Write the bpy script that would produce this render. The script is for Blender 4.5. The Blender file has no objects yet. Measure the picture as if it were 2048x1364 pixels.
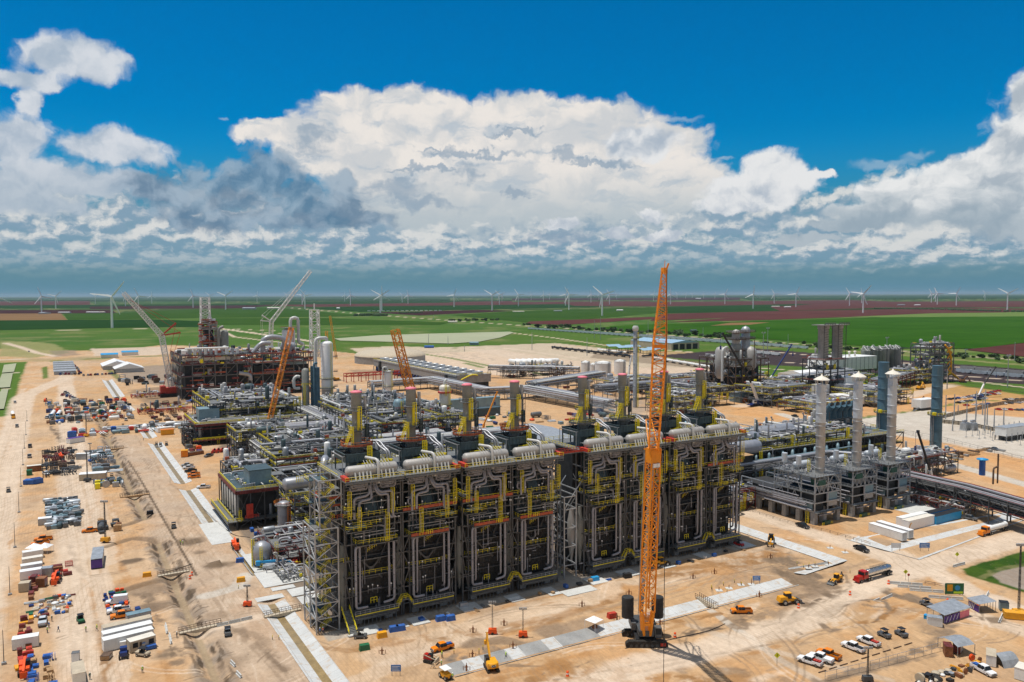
import bpy,math,random
import numpy as np
from mathutils import Vector,Matrix
SC=bpy.context.scene
COL=SC.collection
rad=math.radians
H,F,CX,CY=90.0,1600.0,1024.0,682.0
YAW,PITCH,ROLL=rad(30.0),math.atan((682-589)/1600.0),rad(0.17)
_f=Vector((math.sin(YAW)*math.cos(PITCH),math.cos(YAW)*math.cos(PITCH),-math.sin(PITCH)))
_r0=Vector((math.cos(YAW),-math.sin(YAW),0));_u0=_r0.cross(_f)
_r=_r0*math.cos(ROLL)-_u0*math.sin(ROLL);_u=_r0*math.sin(ROLL)+_u0*math.cos(ROLL)
cam=bpy.data.cameras.new('camera');camo=bpy.data.objects.new('camera',cam);COL.objects.link(camo)
cam.sensor_width=36;cam.lens=36*F/2048;cam.clip_end=120000;cam.clip_start=1
camo.matrix_world=Matrix(((_r.x,_u.x,-_f.x,0),(_r.y,_u.y,-_f.y,0),(_r.z,_u.z,-_f.z,H),(0,0,0,1)))
SC.camera=camo
def at(px,py,z=0.0):
 """the point at height z seen at a photo pixel"""
 d=_f+_r*((px-CX)/F)+_u*((CY-py)/F)
 t=(z-H)/d.z
 return Vector((d.x*t,d.y*t,z))
def onY(px,y,z=0.0):
 """x of the vertical plane position at depth y seen at pixel column px"""
 return y*math.tan(YAW+math.atan((px-CX)/F))
def hat(x,y,py):
 """height at which the vertical through (x,y) meets pixel row py"""
 lo,hi=-50.0,900.0
 for _ in range(50):
  m=(lo+hi)/2;p=Vector((x,y,m-H));d=p.dot(_f)
  if CY-F*p.dot(_u)/d>py:lo=m
  else:hi=m
 return lo
class NX:
 def __init__(s,nt):s.nt=nt;s.N=nt.nodes;s.L=nt.links
 def new(s,t,**k):
  n=s.N.new(t)
  for a,b in k.items():setattr(n,a,b)
  return n
 def put(s,sock,v):
  if isinstance(v,bpy.types.NodeSocket):s.L.new(v,sock)
  elif v is not None:sock.default_value=v
 def m(s,op,a,b=None,c=None,clamp=False):
  n=s.new('ShaderNodeMath',operation=op,use_clamp=clamp)
  for i,v in enumerate((a,b,c)):
   if v is not None:s.put(n.inputs[i],v)
  return n.outputs[0]
 def v(s,op,a,b=None,c=None):
  n=s.new('ShaderNodeVectorMath',operation=op)
  s.put(n.inputs[0],a);s.put(n.inputs[1],b)
  if c is not None:s.put(n.inputs[2],c)
  return n.outputs['Value']if op in('LENGTH','DOT_PRODUCT')else n.outputs[0]
 def noise(s,vec,scale,detail=4,rough=.5,out=0,dist=0.0):
  n=s.new('ShaderNodeTexNoise');s.put(n.inputs['Vector'],vec)
  n.inputs['Scale'].default_value=scale;n.inputs['Detail'].default_value=detail
  n.inputs['Roughness'].default_value=rough;n.inputs['Distortion'].default_value=dist
  return n.outputs[out]
 def mix(s,f,a,b,t='MIX'):
  n=s.new('ShaderNodeMix',data_type='RGBA',blend_type=t)
  s.put(n.inputs[0],f);s.put(n.inputs[6],a if not isinstance(a,tuple)else(*a,1)[:4]);s.put(n.inputs[7],b if not isinstance(b,tuple)else(*b,1)[:4])
  return n.outputs[2]
 def step(s,x,lo,hi,a=0.0,b=1.0,smooth=True):
  n=s.new('ShaderNodeMapRange',interpolation_type='SMOOTHSTEP' if smooth else 'LINEAR')
  s.put(n.inputs[0],x);n.inputs[1].default_value=lo;n.inputs[2].default_value=hi
  n.inputs[3].default_value=a;n.inputs[4].default_value=b
  return n.outputs[0]
SUN_EL,SUN_AZ=rad(78),rad(-58)
SC.view_settings.view_transform='Standard';SC.view_settings.look='None'
SC.view_settings.exposure=-0.2;SC.view_settings.gamma=1
sd=Vector((math.sin(SUN_AZ)*math.cos(SUN_EL),math.cos(SUN_AZ)*math.cos(SUN_EL),math.sin(SUN_EL)))
sl=bpy.data.lights.new('sun','SUN');so=bpy.data.objects.new('sun',sl);COL.objects.link(so)
sl.energy=4.6;sl.angle=rad(0.5);sl.color=(1.0,.955,.88)
so.rotation_euler=sd.to_track_quat('Z','Y').to_euler();so.location=(0,0,400)
W=bpy.data.worlds.new('World');SC.world=W;W.use_nodes=True
W.cycles.sampling_method='MANUAL';W.cycles.sample_map_resolution=512
def build_world():
 x=NX(W.node_tree);x.N.clear()
 out=x.new('ShaderNodeOutputWorld');bg=x.new('ShaderNodeBackground')
 sky=x.new('ShaderNodeTexSky',sky_type='NISHITA',sun_disc=False)
 sky.sun_elevation=SUN_EL;sky.sun_rotation=SUN_AZ;sky.altitude=90
 sky.air_density=1.0;sky.dust_density=.6;sky.ozone_density=2.5
 tc=x.new('ShaderNodeTexCoord');d=tc.outputs['Generated']
 sx=x.new('ShaderNodeSeparateXYZ');x.L.new(d,sx.inputs[0])
 az=x.m('MULTIPLY',x.m('ARCTAN2',sx.outputs[0],sx.outputs[1]),57.29578)
 el=x.m('MULTIPLY',x.m('ARCSINE',sx.outputs[2]),57.29578)
 cb=x.new('ShaderNodeCombineXYZ');x.put(cb.inputs[0],az);x.put(cb.inputs[1],el);P=cb.outputs[0]
 hs=x.new('ShaderNodeHueSaturation');x.L.new(sky.outputs[0],hs.inputs['Color'])
 hs.inputs['Saturation'].default_value=1.75;hs.inputs['Hue'].default_value=.487
 hi=x.mix(1.0,hs.outputs[0],(.009,.090,.108),'MULTIPLY')
 lo=x.mix(1.0,sky.outputs[0],(.024,.046,.055),'MULTIPLY')
 base=x.mix(x.step(el,1.5,11.0),lo,hi)
 def deg(px,py):
  v=(_f+_r*((px-CX)/F)+_u*((CY-py)/F)).normalized()
  return math.degrees(math.atan2(v.x,v.y)),math.degrees(math.asin(v.z))
 def blob(V,L):
  acc=None
  for px,py,rx,ry in L:
   a,e=deg(px,py);ra=rx*.0345;re=ry*.0345
   ln=x.v('LENGTH',x.v('MULTIPLY_ADD',V,(1/ra,1/re,0),(-a/ra,-e/re,0)))
   acc=ln if acc is None else x.m('SMOOTH_MIN',acc,ln,.28)
  return x.m('SUBTRACT',1.0,acc)
 wn=x.noise(P,.22,3,.55,out=1)
 wf=x.noise(P,1.1,3,.6,out=1)
 Vw=x.v('MULTIPLY_ADD',x.v('SUBTRACT',wn,(.5,.5,.5)),(3.2,2.2,0),P)
 Vw=x.v('MULTIPLY_ADD',x.v('SUBTRACT',wf,(.5,.5,.5)),(.9,.8,0),Vw)
 n1=x.noise(Vw,.62,7,.52)
 Vo=x.v('ADD',Vw,(-.28,.62,0))
 n2=x.noise(Vo,.62,5,.56)
 n3=x.noise(Vw,.24,2,.5);n4=x.noise(x.v('ADD',Vw,(-.5,1.5,0)),.24,2,.5)
 rel=x.m('ADD',x.m('MULTIPLY',x.m('SUBTRACT',n1,n2),.55),x.m('MULTIPLY',x.m('SUBTRACT',n3,n4),.75))
 nb=x.noise(x.v('MULTIPLY',Vw,(.45,1.5,0)),.55,6,.55)
 nb2=x.noise(x.v('MULTIPLY',x.v('ADD',Vw,(0,.35,0)),(.45,1.5,0)),.55,4,.55)
 e3=x.m('ADD',x.m('MAXIMUM',el,.05),3.0);cq=x.new('ShaderNodeCombineXYZ');x.put(cq.inputs[0],x.m('MULTIPLY',az,1.15));x.put(cq.inputs[1],x.m('MULTIPLY',x.m('LOGARITHM',e3,2.71828),13.0))
 Q=x.v('MULTIPLY_ADD',x.v('SUBTRACT',wf,(.5,.5,.5)),(1.3,1.0,0),cq.outputs[0])
 na=x.noise(Q,.50,7,.57);na2=x.noise(x.v('ADD',Q,(-.30,.75,0)),.50,5,.57);nc=x.noise(Q,.13,3,.5);relq=x.m('SUBTRACT',na,na2)
 def alpha(b,amp,lo,hi,n=n1):
  return x.step(x.m('ADD',b,x.m('MULTIPLY',x.m('SUBTRACT',n,.5),amp)),lo+.07,hi+.20)
 c=base
 wis=blob(Vw,[(1780,322,90,12),(1840,308,40,10),(1340,232,60,8),(435,240,10,5),(1450,320,26,6)])
 c=x.mix(x.m('MULTIPLY',alpha(wis,.9,.02,.6),.55),c,(.42,.58,.72))
 deck=x.m('MULTIPLY',x.step(x.m('ADD',x.m('MULTIPLY',x.m('ADD',x.m('SUBTRACT',na,.5),x.m('SUBTRACT',nc,.5)),1.5),x.step(el,8.6,3.2,0,1.1,False)),.22,.55),x.m('MULTIPLY',x.step(el,.5,2.6),x.step(el,9.4,7.2)))
 dcol=x.mix(x.step(relq,-.10,.14),(.25,.40,.52),(.74,.77,.77))
 dcol=x.mix(x.step(el,1.5,5.5),x.mix(.40,(.17,.34,.46),dcol),dcol)
 c=x.mix(deck,c,dcol)
 anv=blob(Vw,[(560,268,120,28),(800,235,220,62),(1080,250,280,66),(1000,330,420,95),(1290,285,150,48),(1330,360,150,50),(700,300,180,70),(900,400,300,80),(1250,420,260,70)])
 ac=x.mix(x.step(rel,-.16,.14),(.70,.72,.74),(.95,.90,.85))
 ac=x.mix(x.step(nb,.50,.66,0,.75),ac,(.50,.59,.68))
 ac=x.mix(x.step(el,4.2,9.5),(.52,.60,.65),ac)
 c=x.mix(alpha(anv,.62,-.06,.04),c,ac)
 mid=blob(Vw,[(120,430,260,60),(500,450,300,45),(800,480,300,40),(1150,470,320,45),(1500,440,220,50),(1850,470,300,60)])
 mc=x.mix(x.step(x.m('ADD',relq,x.m('MULTIPLY',x.m('SUBTRACT',nc,.5),.5)),-.13,.15),(.26,.40,.53),(.80,.81,.80))
 c=x.mix(x.m('MULTIPLY',alpha(mid,2.6,-.05,.40,na),.86),c,mc)
 lf=blob(Vw,[(150,115,135,46),(60,155,80,34),(60,205,28,40),(30,285,75,60),(230,290,125,48),(150,360,170,40),(50,350,100,55),(60,405,130,40),(310,385,90,30)])
 lc=x.mix(x.step(rel,-.20,.16),(.44,.54,.66),(.76,.80,.86))
 lc=x.mix(x.step(el,5.5,9.5),x.mix(.5,(.32,.44,.55),lc),lc)
 c=x.mix(alpha(lf,.95,.06,.30),c,lc)
 dk=blob(Vw,[(400,395,150,62),(520,360,90,60),(600,400,150,50),(690,365,46,34),(690,440,110,26),(450,440,170,26),(620,440,120,30)])
 dk2=blob(x.v('MULTIPLY_ADD',x.v('SUBTRACT',wf,(.5,.5,.5)),(1.6,1.3,0),Vw),[(625,285,40,30),(790,375,70,26),(940,345,26,26),(1020,388,30,12),(860,405,70,20),(880,292,70,7),(1040,262,70,7),(1130,312,26,18),(1100,465,70,14),(960,300,120,9),(860,330,110,9),(1180,330,90,8)])
 dc=x.mix(x.step(rel,-.15,.15),(.13,.24,.37),(.36,.48,.60))
 c=x.mix(x.m('MULTIPLY',alpha(dk2,2.2,-.2,.45,nb),.72),c,(.30,.41,.53))
 c=x.mix(x.m('MULTIPLY',alpha(dk,1.9,-.16,.22),.86),c,dc)
 pf=blob(Vw,[(1275,285,95,42),(1560,350,90,52),(1510,385,110,40),(1480,410,90,22),(1310,428,36,18),(1320,470,50,16),(1640,345,34,12),(1240,470,40,16),(1120,440,40,14)])
 pc=x.mix(x.step(rel,-.19,.14),(.47,.55,.65),(.90,.91,.92))
 c=x.mix(alpha(pf,.9,-.02,.16),c,pc)
 rt=blob(Vw,[(2060,330,105,130),(2070,220,50,70),(1960,345,110,50),(1830,385,130,48),(1740,430,100,30),(1930,410,200,50),(1670,455,70,14),(2080,430,160,60),(1610,480,80,12)])
 rc=x.mix(x.step(rel,-.18,.12),(.48,.55,.62),(.93,.94,.94))
 rc=x.mix(x.step(x.m('ADD',el,x.m('MULTIPLY',x.m('SUBTRACT',nb,.5),5.0)),4.6,7.6),x.mix(.3,(.30,.41,.50),rc),rc)
 c=x.mix(alpha(rt,.85,-.02,.14),c,rc)
 c=x.mix(x.step(el,2.6,.2,0,.80),c,(.115,.30,.44))
 c=x.mix(x.step(el,-.3,-.0),(.12,.16,.15),c)
 c=x.mix(x.step(el,30,50,0,.6),c,(.40,.43,.45));c=x.mix(x.m('MULTIPLY',x.step(x.m('ABSOLUTE',x.m('SUBTRACT',az,30)),70,110),x.step(el,0,6,.2,.75)),c,(.42,.44,.46))  # neutral grey added to unseen sky overhead and behind, to take blue from shadows
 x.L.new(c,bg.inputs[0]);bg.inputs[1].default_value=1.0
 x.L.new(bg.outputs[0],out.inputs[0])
build_world()
SC.cycles.max_bounces=6;SC.cycles.diffuse_bounces=2;SC.cycles.glossy_bounces=2
SC.cycles.volume_bounces=0;SC.cycles.use_adaptive_sampling=True;SC.cycles.adaptive_threshold=.02
SC.cycles.use_denoising=True
SC.cycles.volume_step_rate=10;SC.cycles.transparent_max_bounces=12
MC={}
def mat(key,rgb=None,rough=.6,metal=0.0,var=.18,scale=.6,dirt=0.0,spec=.4,rust=None):
 if key in MC:return MC[key]
 m=bpy.data.materials.new(key);m.use_nodes=True;x=NX(m.node_tree)
 b=x.N['Principled BSDF'];b.inputs['Roughness'].default_value=rough;b.inputs['Metallic'].default_value=metal
 b.inputs['Specular IOR Level'].default_value=spec
 g=x.new('ShaderNodeNewGeometry');p=g.outputs['Position']
 n=x.noise(p,scale,3,.6);n2=x.noise(p,scale*7,2,.5)
 f=x.m('ADD',x.m('MULTIPLY',n,.65),x.m('MULTIPLY',n2,.35))
 lo=tuple(c*(1-var*1.6)for c in rgb);hi=tuple(min(1,c*(1+var*1.4))for c in rgb)
 c=x.mix(x.step(f,.3,.7,0,1,False),lo,hi)
 if dirt:
  st=x.noise(x.v('MULTIPLY',p,(1,1,.18)),scale*3.2,4,.65)
  c=x.mix(x.step(st,.52,.72,0,dirt),c,rust or(.30,.22,.15))
 x.L.new(c,b.inputs['Base Color']);MC[key]=m
 return m
mat('steel',(.155,.158,.16),.55,.35,.25,.5,.35,rust=(.16,.12,.09))
mat('furnace_steel',(.115,.118,.122),.55,.3,.25,.5,.35,rust=(.12,.09,.07))
mat('dark_steel',(.075,.08,.085),.6,.2,.3,.4,.4,rust=(.09,.07,.06))
mat('galvanised',(.40,.42,.44),.45,.4,.2,.7,.2)
mat('grating',(.17,.175,.175),.7,.2,.3,2.0)
mat('teal_panel',(.065,.10,.112),.55,.1,.22,.35,.35,rust=(.06,.06,.06))
mat('blue_panel',(.20,.30,.35),.5,.1,.15,.2,.25)
mat('panel',(.042,.042,.042),.6,.2,.3,.4,.5,rust=(.17,.12,.08))
mat('black_panel',(.028,.03,.032),.7,0,.4,.5)
mat('pipe',(.36,.37,.40),.42,.35,.12,.5,.2)
mat('dull_pipe',(.33,.325,.35),.55,.15,.15,.5,.25)
mat('white_pipe',(.58,.58,.56),.45,.1,.1,.5,.25)
mat('drum',(.42,.405,.385),.5,.1,.1,.5,.35,rust=(.33,.27,.2))
mat('stack',(.25,.255,.235),.6,.1,.12,.4,.3)
mat('light_stack',(.58,.62,.66),.5,.2,.08,.4,.2)
mat('shiny_stack',(.42,.41,.40),.38,.5,.08,.5,.2)
mat('blue_stack',(.075,.15,.20),.5,.1,.15,.3,.2)
mat('yellow',(.86,.70,.015),.5,0,.1,1,.1)
mat('red',(.50,.045,.025),.55,0,.25,1,.25)
mat('red_deck',(.42,.085,.035),.6,0,.35,.6,.4)
mat('maroon',(.16,.030,.028),.6,.1,.4,.6,.3)
mat('pink',(.80,.22,.28),.6,0,.1,1)
mat('white',(.78,.78,.76),.5,0,.06,.4,.12)
mat('cream',(.74,.69,.60),.55,0,.06,.4,.2)
mat('bright_white',(.86,.86,.86),.4,0,.03,.4)
mat('concrete',(.56,.56,.54),.85,0,.10,.25,.25)
mat('grey_concrete',(.30,.30,.295),.85,0,.15,.3,.25)
mat('rust',(.26,.11,.05),.8,.1,.3,.8)
mat('brown',(.12,.075,.05),.8,0,.4,1)
mat('black',(.018,.018,.02),.6,0,.3,1)
mat('rubber',(.022,.021,.02),.85,0,.3,2,.5)
mat('glass',(.015,.02,.026),.35,0,.1,1,spec=.25)
mat('crane_orange',(.86,.29,.015),.45,0,.1,.5)
mat('truck_orange',(.82,.23,.008),.35,0,.05,1,.1)
mat('machine_yellow',(.78,.36,.015),.45,0,.08,1,.25)
mat('safety_orange',(.82,.10,.015),.5,0,.08,1)
mat('blue',(.03,.12,.42),.5,0,.2,1,.2)
mat('sky_blue',(.02,.30,.62),.45,0,.08,.5,.1)
mat('dark_blue',(.02,.04,.16),.4,0,.1,1)
mat('green',(.02,.14,.06),.5,0,.2,1)
mat('dark_green',(.015,.08,.06),.5,0,.2,1)
mat('tan',(.50,.42,.31),.7,0,.12,.5,.3)
mat('hopper',(.52,.58,.62),.5,.2,.12,.15,.25)
mat('scaffold',(.30,.27,.25),.6,.3,.4,2)
mat('wood',(.42,.26,.13),.8,0,.25,1.5)
mat('purple',(.09,.04,.25),.6,0,.2,1)
mat('lime',(.55,.85,.05),.6,0,.05,1)
mat('skin',(.42,.24,.16),.6,0,.05,1)
mat('jeans',(.04,.055,.10),.8,0,.2,2)
mat('turbine_white',(.93,.93,.93),.4,0,.02,.05)
mat('car_white',(.82,.83,.84),.25,0,.03,1,.1)
mat('car_grey',(.16,.17,.18),.3,.3,.1,1,.1)
mat('car_silver',(.45,.47,.48),.3,.4,.1,1,.1)
mat('car_red',(.45,.02,.015),.3,0,.1,1,.1)
mat('chrome',(.62,.60,.58),.15,.9,.15,1.2)
mat('leaf',(.045,.085,.022),.8,0,.5,.8)
mat('blue_roof',(.32,.48,.62),.5,.1,.1,.3)
mat('sign_blue',(.10,.22,.50),.5,0,.1,1)
mat('sign_yellow',(.75,.80,.02),.5,0,.05,1)
def ml(*a):return[MC[k]for k in a]
class MB:
 def __init__(s):s.v=[];s.f=[];s.mi=[];s.sm=[];s.k=0
 def mt(s,k):s.k=k;return s
 def add(s,vs,fs,smooth=False):
  b=len(s.v);s.v+=[tuple(p)for p in vs]
  for f in fs:s.f.append([i+b for i in f]);s.mi.append(s.k);s.sm.append(smooth)
  return s
 def box(s,x0,y0,z0,x1,y1,z1):
  return s.add([(x0,y0,z0),(x1,y0,z0),(x1,y1,z0),(x0,y1,z0),(x0,y0,z1),(x1,y0,z1),(x1,y1,z1),(x0,y1,z1)],[(3,2,1,0),(4,5,6,7),(0,1,5,4),(1,2,6,5),(2,3,7,6),(3,0,4,7)])
 def taper(s,x0,y0,z0,x1,y1,z1,ax=0.,ay=0.,ox=0.,oy=0.):
  """box whose top is inset by ax, ay and shifted by ox, oy"""
  return s.add([(x0,y0,z0),(x1,y0,z0),(x1,y1,z0),(x0,y1,z0),(x0+ax+ox,y0+ay+oy,z1),(x1-ax+ox,y0+ay+oy,z1),(x1-ax+ox,y1-ay+oy,z1),(x0+ax+ox,y1-ay+oy,z1)],[(3,2,1,0),(4,5,6,7),(0,1,5,4),(1,2,6,5),(2,3,7,6),(3,0,4,7)])
 def _fr(s,p,q):
  p,q=Vector(p),Vector(q);d=q-p
  if d.length<1e-6:d=Vector((0,0,1e-3))
  d.normalize();up=Vector((0,0,1))if abs(d.z)<.95 else Vector((0,1,0))
  a=d.cross(up).normalized();return p,q,d,a,a.cross(d)
 def beam(s,p,q,w,h=None):
  p,q,d,a,b=s._fr(p,q);h=h or w;a=a*(w/2);b=b*(h/2)
  return s.add([p-a-b,p+a-b,p+a+b,p-a+b,q-a-b,q+a-b,q+a+b,q-a+b],[(3,2,1,0),(4,5,6,7),(0,1,5,4),(1,2,6,5),(2,3,7,6),(3,0,4,7)])
 def tube(s,p,q,r,r2=None,n=8,cap=True):
  p,q,d,a,b=s._fr(p,q);r2=r if r2 is None else r2
  C=[(math.cos(2*math.pi*i/n),math.sin(2*math.pi*i/n))for i in range(n)]
  R0=[p+(a*c+b*e)*r for c,e in C];R1=[q+(a*c+b*e)*r2 for c,e in C]
  s.add(R0+R1,[(i,(i+1)%n,n+(i+1)%n,n+i)for i in range(n)],True)
  if cap:
   if r>0:s.add(R0,[tuple(range(n))[::-1]])
   if r2>0:s.add(R1,[tuple(range(n))])
  return s
 def pipe(s,pts,r,n=8,bend=None):
  """polyline pipe with rounded elbows"""
  P=[Vector(p)for p in pts];bend=bend or r*2.2;Q=[P[0]]
  for i in range(1,len(P)-1):
   a,b,c=P[i-1],P[i],P[i+1];l=min(bend,(a-b).length*.45,(c-b).length*.45)
   u=b+(a-b).normalized()*l;w=b+(c-b).normalized()*l
   Q+=[u,(u+w)*.25+b*.5,w]
  Q.append(P[-1]);N=len(Q);rings=[];prev=None
  for i in range(N):
   d=(Q[min(i+1,N-1)]-Q[max(i-1,0)]).normalized()
   if prev is None:
    up=Vector((0,0,1))if abs(d.z)<.95 else Vector((0,1,0));a=d.cross(up).normalized()
   else:
    a=prev-d*prev.dot(d);a=a.normalized()if a.length>1e-5 else d.orthogonal().normalized()
   prev=a;b=a.cross(d)
   rings.append([Q[i]+(a*math.cos(2*math.pi*k/n)+b*math.sin(2*math.pi*k/n))*r for k in range(n)])
  s.add([p for R in rings for p in R],[(i*n+k,i*n+(k+1)%n,(i+1)*n+(k+1)%n,(i+1)*n+k)for i in range(N-1)for k in range(n)],True)
  s.add(rings[0],[tuple(range(n))[::-1]]);s.add(rings[-1],[tuple(range(n))]);return s
 def lathe(s,c,prof,n=16,axis='z',smooth=True):
  c=Vector(c)
  def P(r,t,k):
   u,w=r*math.cos(2*math.pi*k/n),r*math.sin(2*math.pi*k/n)
   return c+(Vector((u,w,t))if axis=='z' else Vector((t,u,w))if axis=='x' else Vector((u,t,w)))
  vs=[P(r,t,k)for r,t in prof for k in range(n)];m=len(prof)
  s.add(vs,[(i*n+k,i*n+(k+1)%n,(i+1)*n+(k+1)%n,(i+1)*n+k)for i in range(m-1)for k in range(n)],smooth)
  if prof[0][0]>0:s.add(vs[:n],[tuple(range(n))[::-1]])
  if prof[-1][0]>0:s.add(vs[-n:],[tuple(range(n))])
  return s
 def capsule(s,c,r,L,axis='x',n=14,e=.5):
  """horizontal or vertical vessel with domed ends, length L over all"""
  h=L/2-r*e
  pr=[(0,-h-r*e),(r*.5,-h-r*e*.87),(r*.87,-h-r*e*.5),(r,-h),(r,h),(r*.87,h+r*e*.5),(r*.5,h+r*e*.87),(0,h+r*e)]
  return s.lathe(c,[(max(a,.01),b)for a,b in pr],n,axis)
 def prism(s,poly,z0,z1):
  n=len(poly);return s.add([(x,y,z0)for x,y in poly]+[(x,y,z1)for x,y in poly],[tuple(range(n))[::-1],tuple(range(n,2*n))]+[(i,(i+1)%n,n+(i+1)%n,n+i)for i in range(n)])
 def side(s,poly,y0,y1):
  """outline in x-z pushed through y0..y1"""
  n=len(poly);return s.add([(x,y0,z)for x,z in poly]+[(x,y1,z)for x,z in poly],[tuple(range(n)),tuple(range(n,2*n))[::-1]]+[(i,n+i,n+(i+1)%n,(i+1)%n)for i in range(n)])
 def rail(s,pts,w=.07,h=1.1,step=2.0,mid=True):
  for a,b in zip(pts,pts[1:]):
   a,b=Vector(a),Vector(b);L=(b-a).length;k=max(1,round(L/step));u=Vector((0,0,h))
   s.beam(a+u,b+u,w)
   if mid:s.beam(a+u*.5,b+u*.5,w*.8)
   for i in range(k+1):
    q=a+(b-a)*(i/k);s.beam(q,q+u,w)
  return s
 def ladder(s,x,y,z0,z1,w=.9,t=.09,cage=True,dx=1,dy=0):
  n=int((z1-z0)/.8)
  for sg in(-.5,.5):s.beam((x+dx*w*sg,y+dy*w*sg,z0),(x+dx*w*sg,y+dy*w*sg,z1),t)
  for i in range(n+1):
   z=z0+(z1-z0)*i/max(n,1);s.beam((x-dx*w/2,y-dy*w/2,z),(x+dx*w/2,y+dy*w/2,z),t*.7)
  if cage:
   for sg in(-.35,.35):s.beam((x+dx*w*sg+dy*.7,y+dy*w*sg-dx*.7,z0+1),(x+dx*w*sg+dy*.7,y+dy*w*sg-dx*.7,z1),t*.8)
  return s
 def lattice(s,p,q,w0,w1,n,c=.18,d=.09,w0b=None,w1b=None):
  """four-chord lattice mast from p to q"""
  p,q,dr,a,b=s._fr(p,q);w0b=w0b or w0;w1b=w1b or w1
  def cr(t,i):
   w=w0+(w1-w0)*t;wb=w0b+(w1b-w0b)*t
   return p+(q-p)*t+a*(w/2*(1 if i in(0,1)else-1))+b*(wb/2*(1 if i in(0,3)else-1))
  for i in range(4):
   s.beam(cr(0,i),cr(1,i),c)
   for k in range(n):
    t0,t1=k/n,(k+1)/n;j=(i+1)%4
    if k%2:s.beam(cr(t0,i),cr(t1,j),d)
    else:s.beam(cr(t0,j),cr(t1,i),d)
    s.beam(cr(t1,i),cr(t1,j),d*.8)
  return s
 def obj(s,name,mats,parent=None,kind=None):
  me=bpy.data.meshes.new(name);me.from_pydata(s.v,[],s.f);n=len(s.f)
  if isinstance(mats,str):mats=[mats]
  for m in mats:me.materials.append(MC[m]if isinstance(m,str)else m)
  me.polygons.foreach_set('material_index',s.mi);me.polygons.foreach_set('use_smooth',s.sm);me.update()
  o=bpy.data.objects.new(name,me);COL.objects.link(o)
  if parent:o.parent=parent
  if kind:o['kind']=kind
  return o
def tag(o,label,cat,group=None):
 o['label']=label;o['category']=cat
 if group:o['group']=group
 return o
def thing(name,label,cat,loc=(0,0,0),rz=0.0,group=None):
 o=bpy.data.objects.new(name,None);COL.objects.link(o);o.location=loc;o.rotation_euler=(0,0,rz)
 return tag(o,label,cat,group)
def dup(root,loc,rz,label=None,group=None,scale=None,swap=None):
 """a copy of a thing with its parts and sub-parts; swap replaces materials {old: new}"""
 def cp(o,par):
  c=o.copy();COL.objects.link(c);c.parent=par
  if swap and o.type=='MESH' and any(m_ and m_.name in swap for m_ in o.data.materials):
   k=(o.data.name,tuple(sorted(swap.items())))
   if k not in SWP:
    SWP[k]=o.data.copy()
    for i,m_ in enumerate(o.data.materials):
     if m_.name in swap:SWP[k].materials[i]=MC[swap[m_.name]]
   c.data=SWP[k]
  for ch in KIDS.get(o.name,[]):cp(ch,c)
  return c
 c=cp(root,None);c.location=loc;c.rotation_euler=(0,0,rz)
 if label:c['label']=label
 if group:c['group']=group
 if scale:c.scale=(scale,)*3
 return c
KIDS,SWP={},{}
def freeze(root):
 """remember a prototype's children before copying it"""
 KIDS[root.name]=[o for o in root.children]
 for o in root.children:KIDS[o.name]=[q for q in o.children]
 return root
# ================================================================ GROUND
rng=np.random.default_rng(7)
def vnoise(x,y,s,seed=0,oct=4):
 """fractal value noise in metres"""
 r=np.zeros_like(x,dtype=np.float64);a=1.0;tot=0
 for o in range(oct):
  u,v=x/s+seed*17.3+o*5.1,y/s-seed*9.7+o*3.3
  iu,iv=np.floor(u),np.floor(v);fu,fv=u-iu,v-iv
  fu=fu*fu*(3-2*fu);fv=fv*fv*(3-2*fv)
  def h(i,j):
   t=np.sin(i*127.1+j*311.7+o*13.0+seed*7.7)*43758.5453;return t-np.floor(t)
  r+=a*((h(iu,iv)*(1-fu)+h(iu+1,iv)*fu)*(1-fv)+(h(iu,iv+1)*(1-fu)+h(iu+1,iv+1)*fu)*fv)
  tot+=a;a*=.5;s/=2.1
 return r/tot
ths=np.concatenate([np.radians(np.arange(-11,71.01,.085)),np.radians(np.arange(76,349,6))])
rr=[60.0,90.0,120.0,150.0,165.0]
while rr[-1]<70000:rr.append(rr[-1]+max(.42,rr[-1]**2/(F*H)*1.35))
rr=np.array(rr);NT,NR=len(ths),len(rr)
TH,RR=np.meshgrid(ths,rr);GX=RR*np.sin(TH);GY=RR*np.cos(TH);GZ=np.zeros_like(GX)
SAND=np.array([.52,.34,.19]);PALE=np.array([.60,.485,.375]);ORNG=np.array([.54,.29,.12])
DARK=np.array([.20,.145,.10]);GREY=np.array([.30,.25,.205]);GRAV=np.array([.53,.49,.43])
GRASS=np.array([.078,.150,.018]);LUSH=np.array([.035,.115,.014]);DRYG=np.array([.22,.215,.085]);BLK=np.array([.045,.032,.034])
C_=np.zeros(GX.shape+(3,));C_[:]=SAND
nA=vnoise(GX,GY,60,1);nB=vnoise(GX,GY,14,2);nC=vnoise(GX,GY,4,3,3)
w=np.clip((nA-.42)*5,0,1)[...,None];C_=C_*(1-w*.3)+PALE*w*.3
w=np.clip((nB-.50)*6,0,1)[...,None];C_=C_*(1-w*.5)+ORNG*w*.5
w=np.clip((vnoise(GX,GY,22,12,5)-.56)*9,0,1)[...,None];C_=C_*(1-w*.4)+DARK*1.9*w*.4
C_*=(.90+.2*nC)[...,None]
def _bb(P,m):
 return(GX>P[:,0].min()-m)&(GX<P[:,0].max()+m)&(GY>P[:,1].min()-m)&(GY<P[:,1].max()+m)
def W_(L):return np.array([tuple(at(*p))[:2]for p in L])
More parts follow.
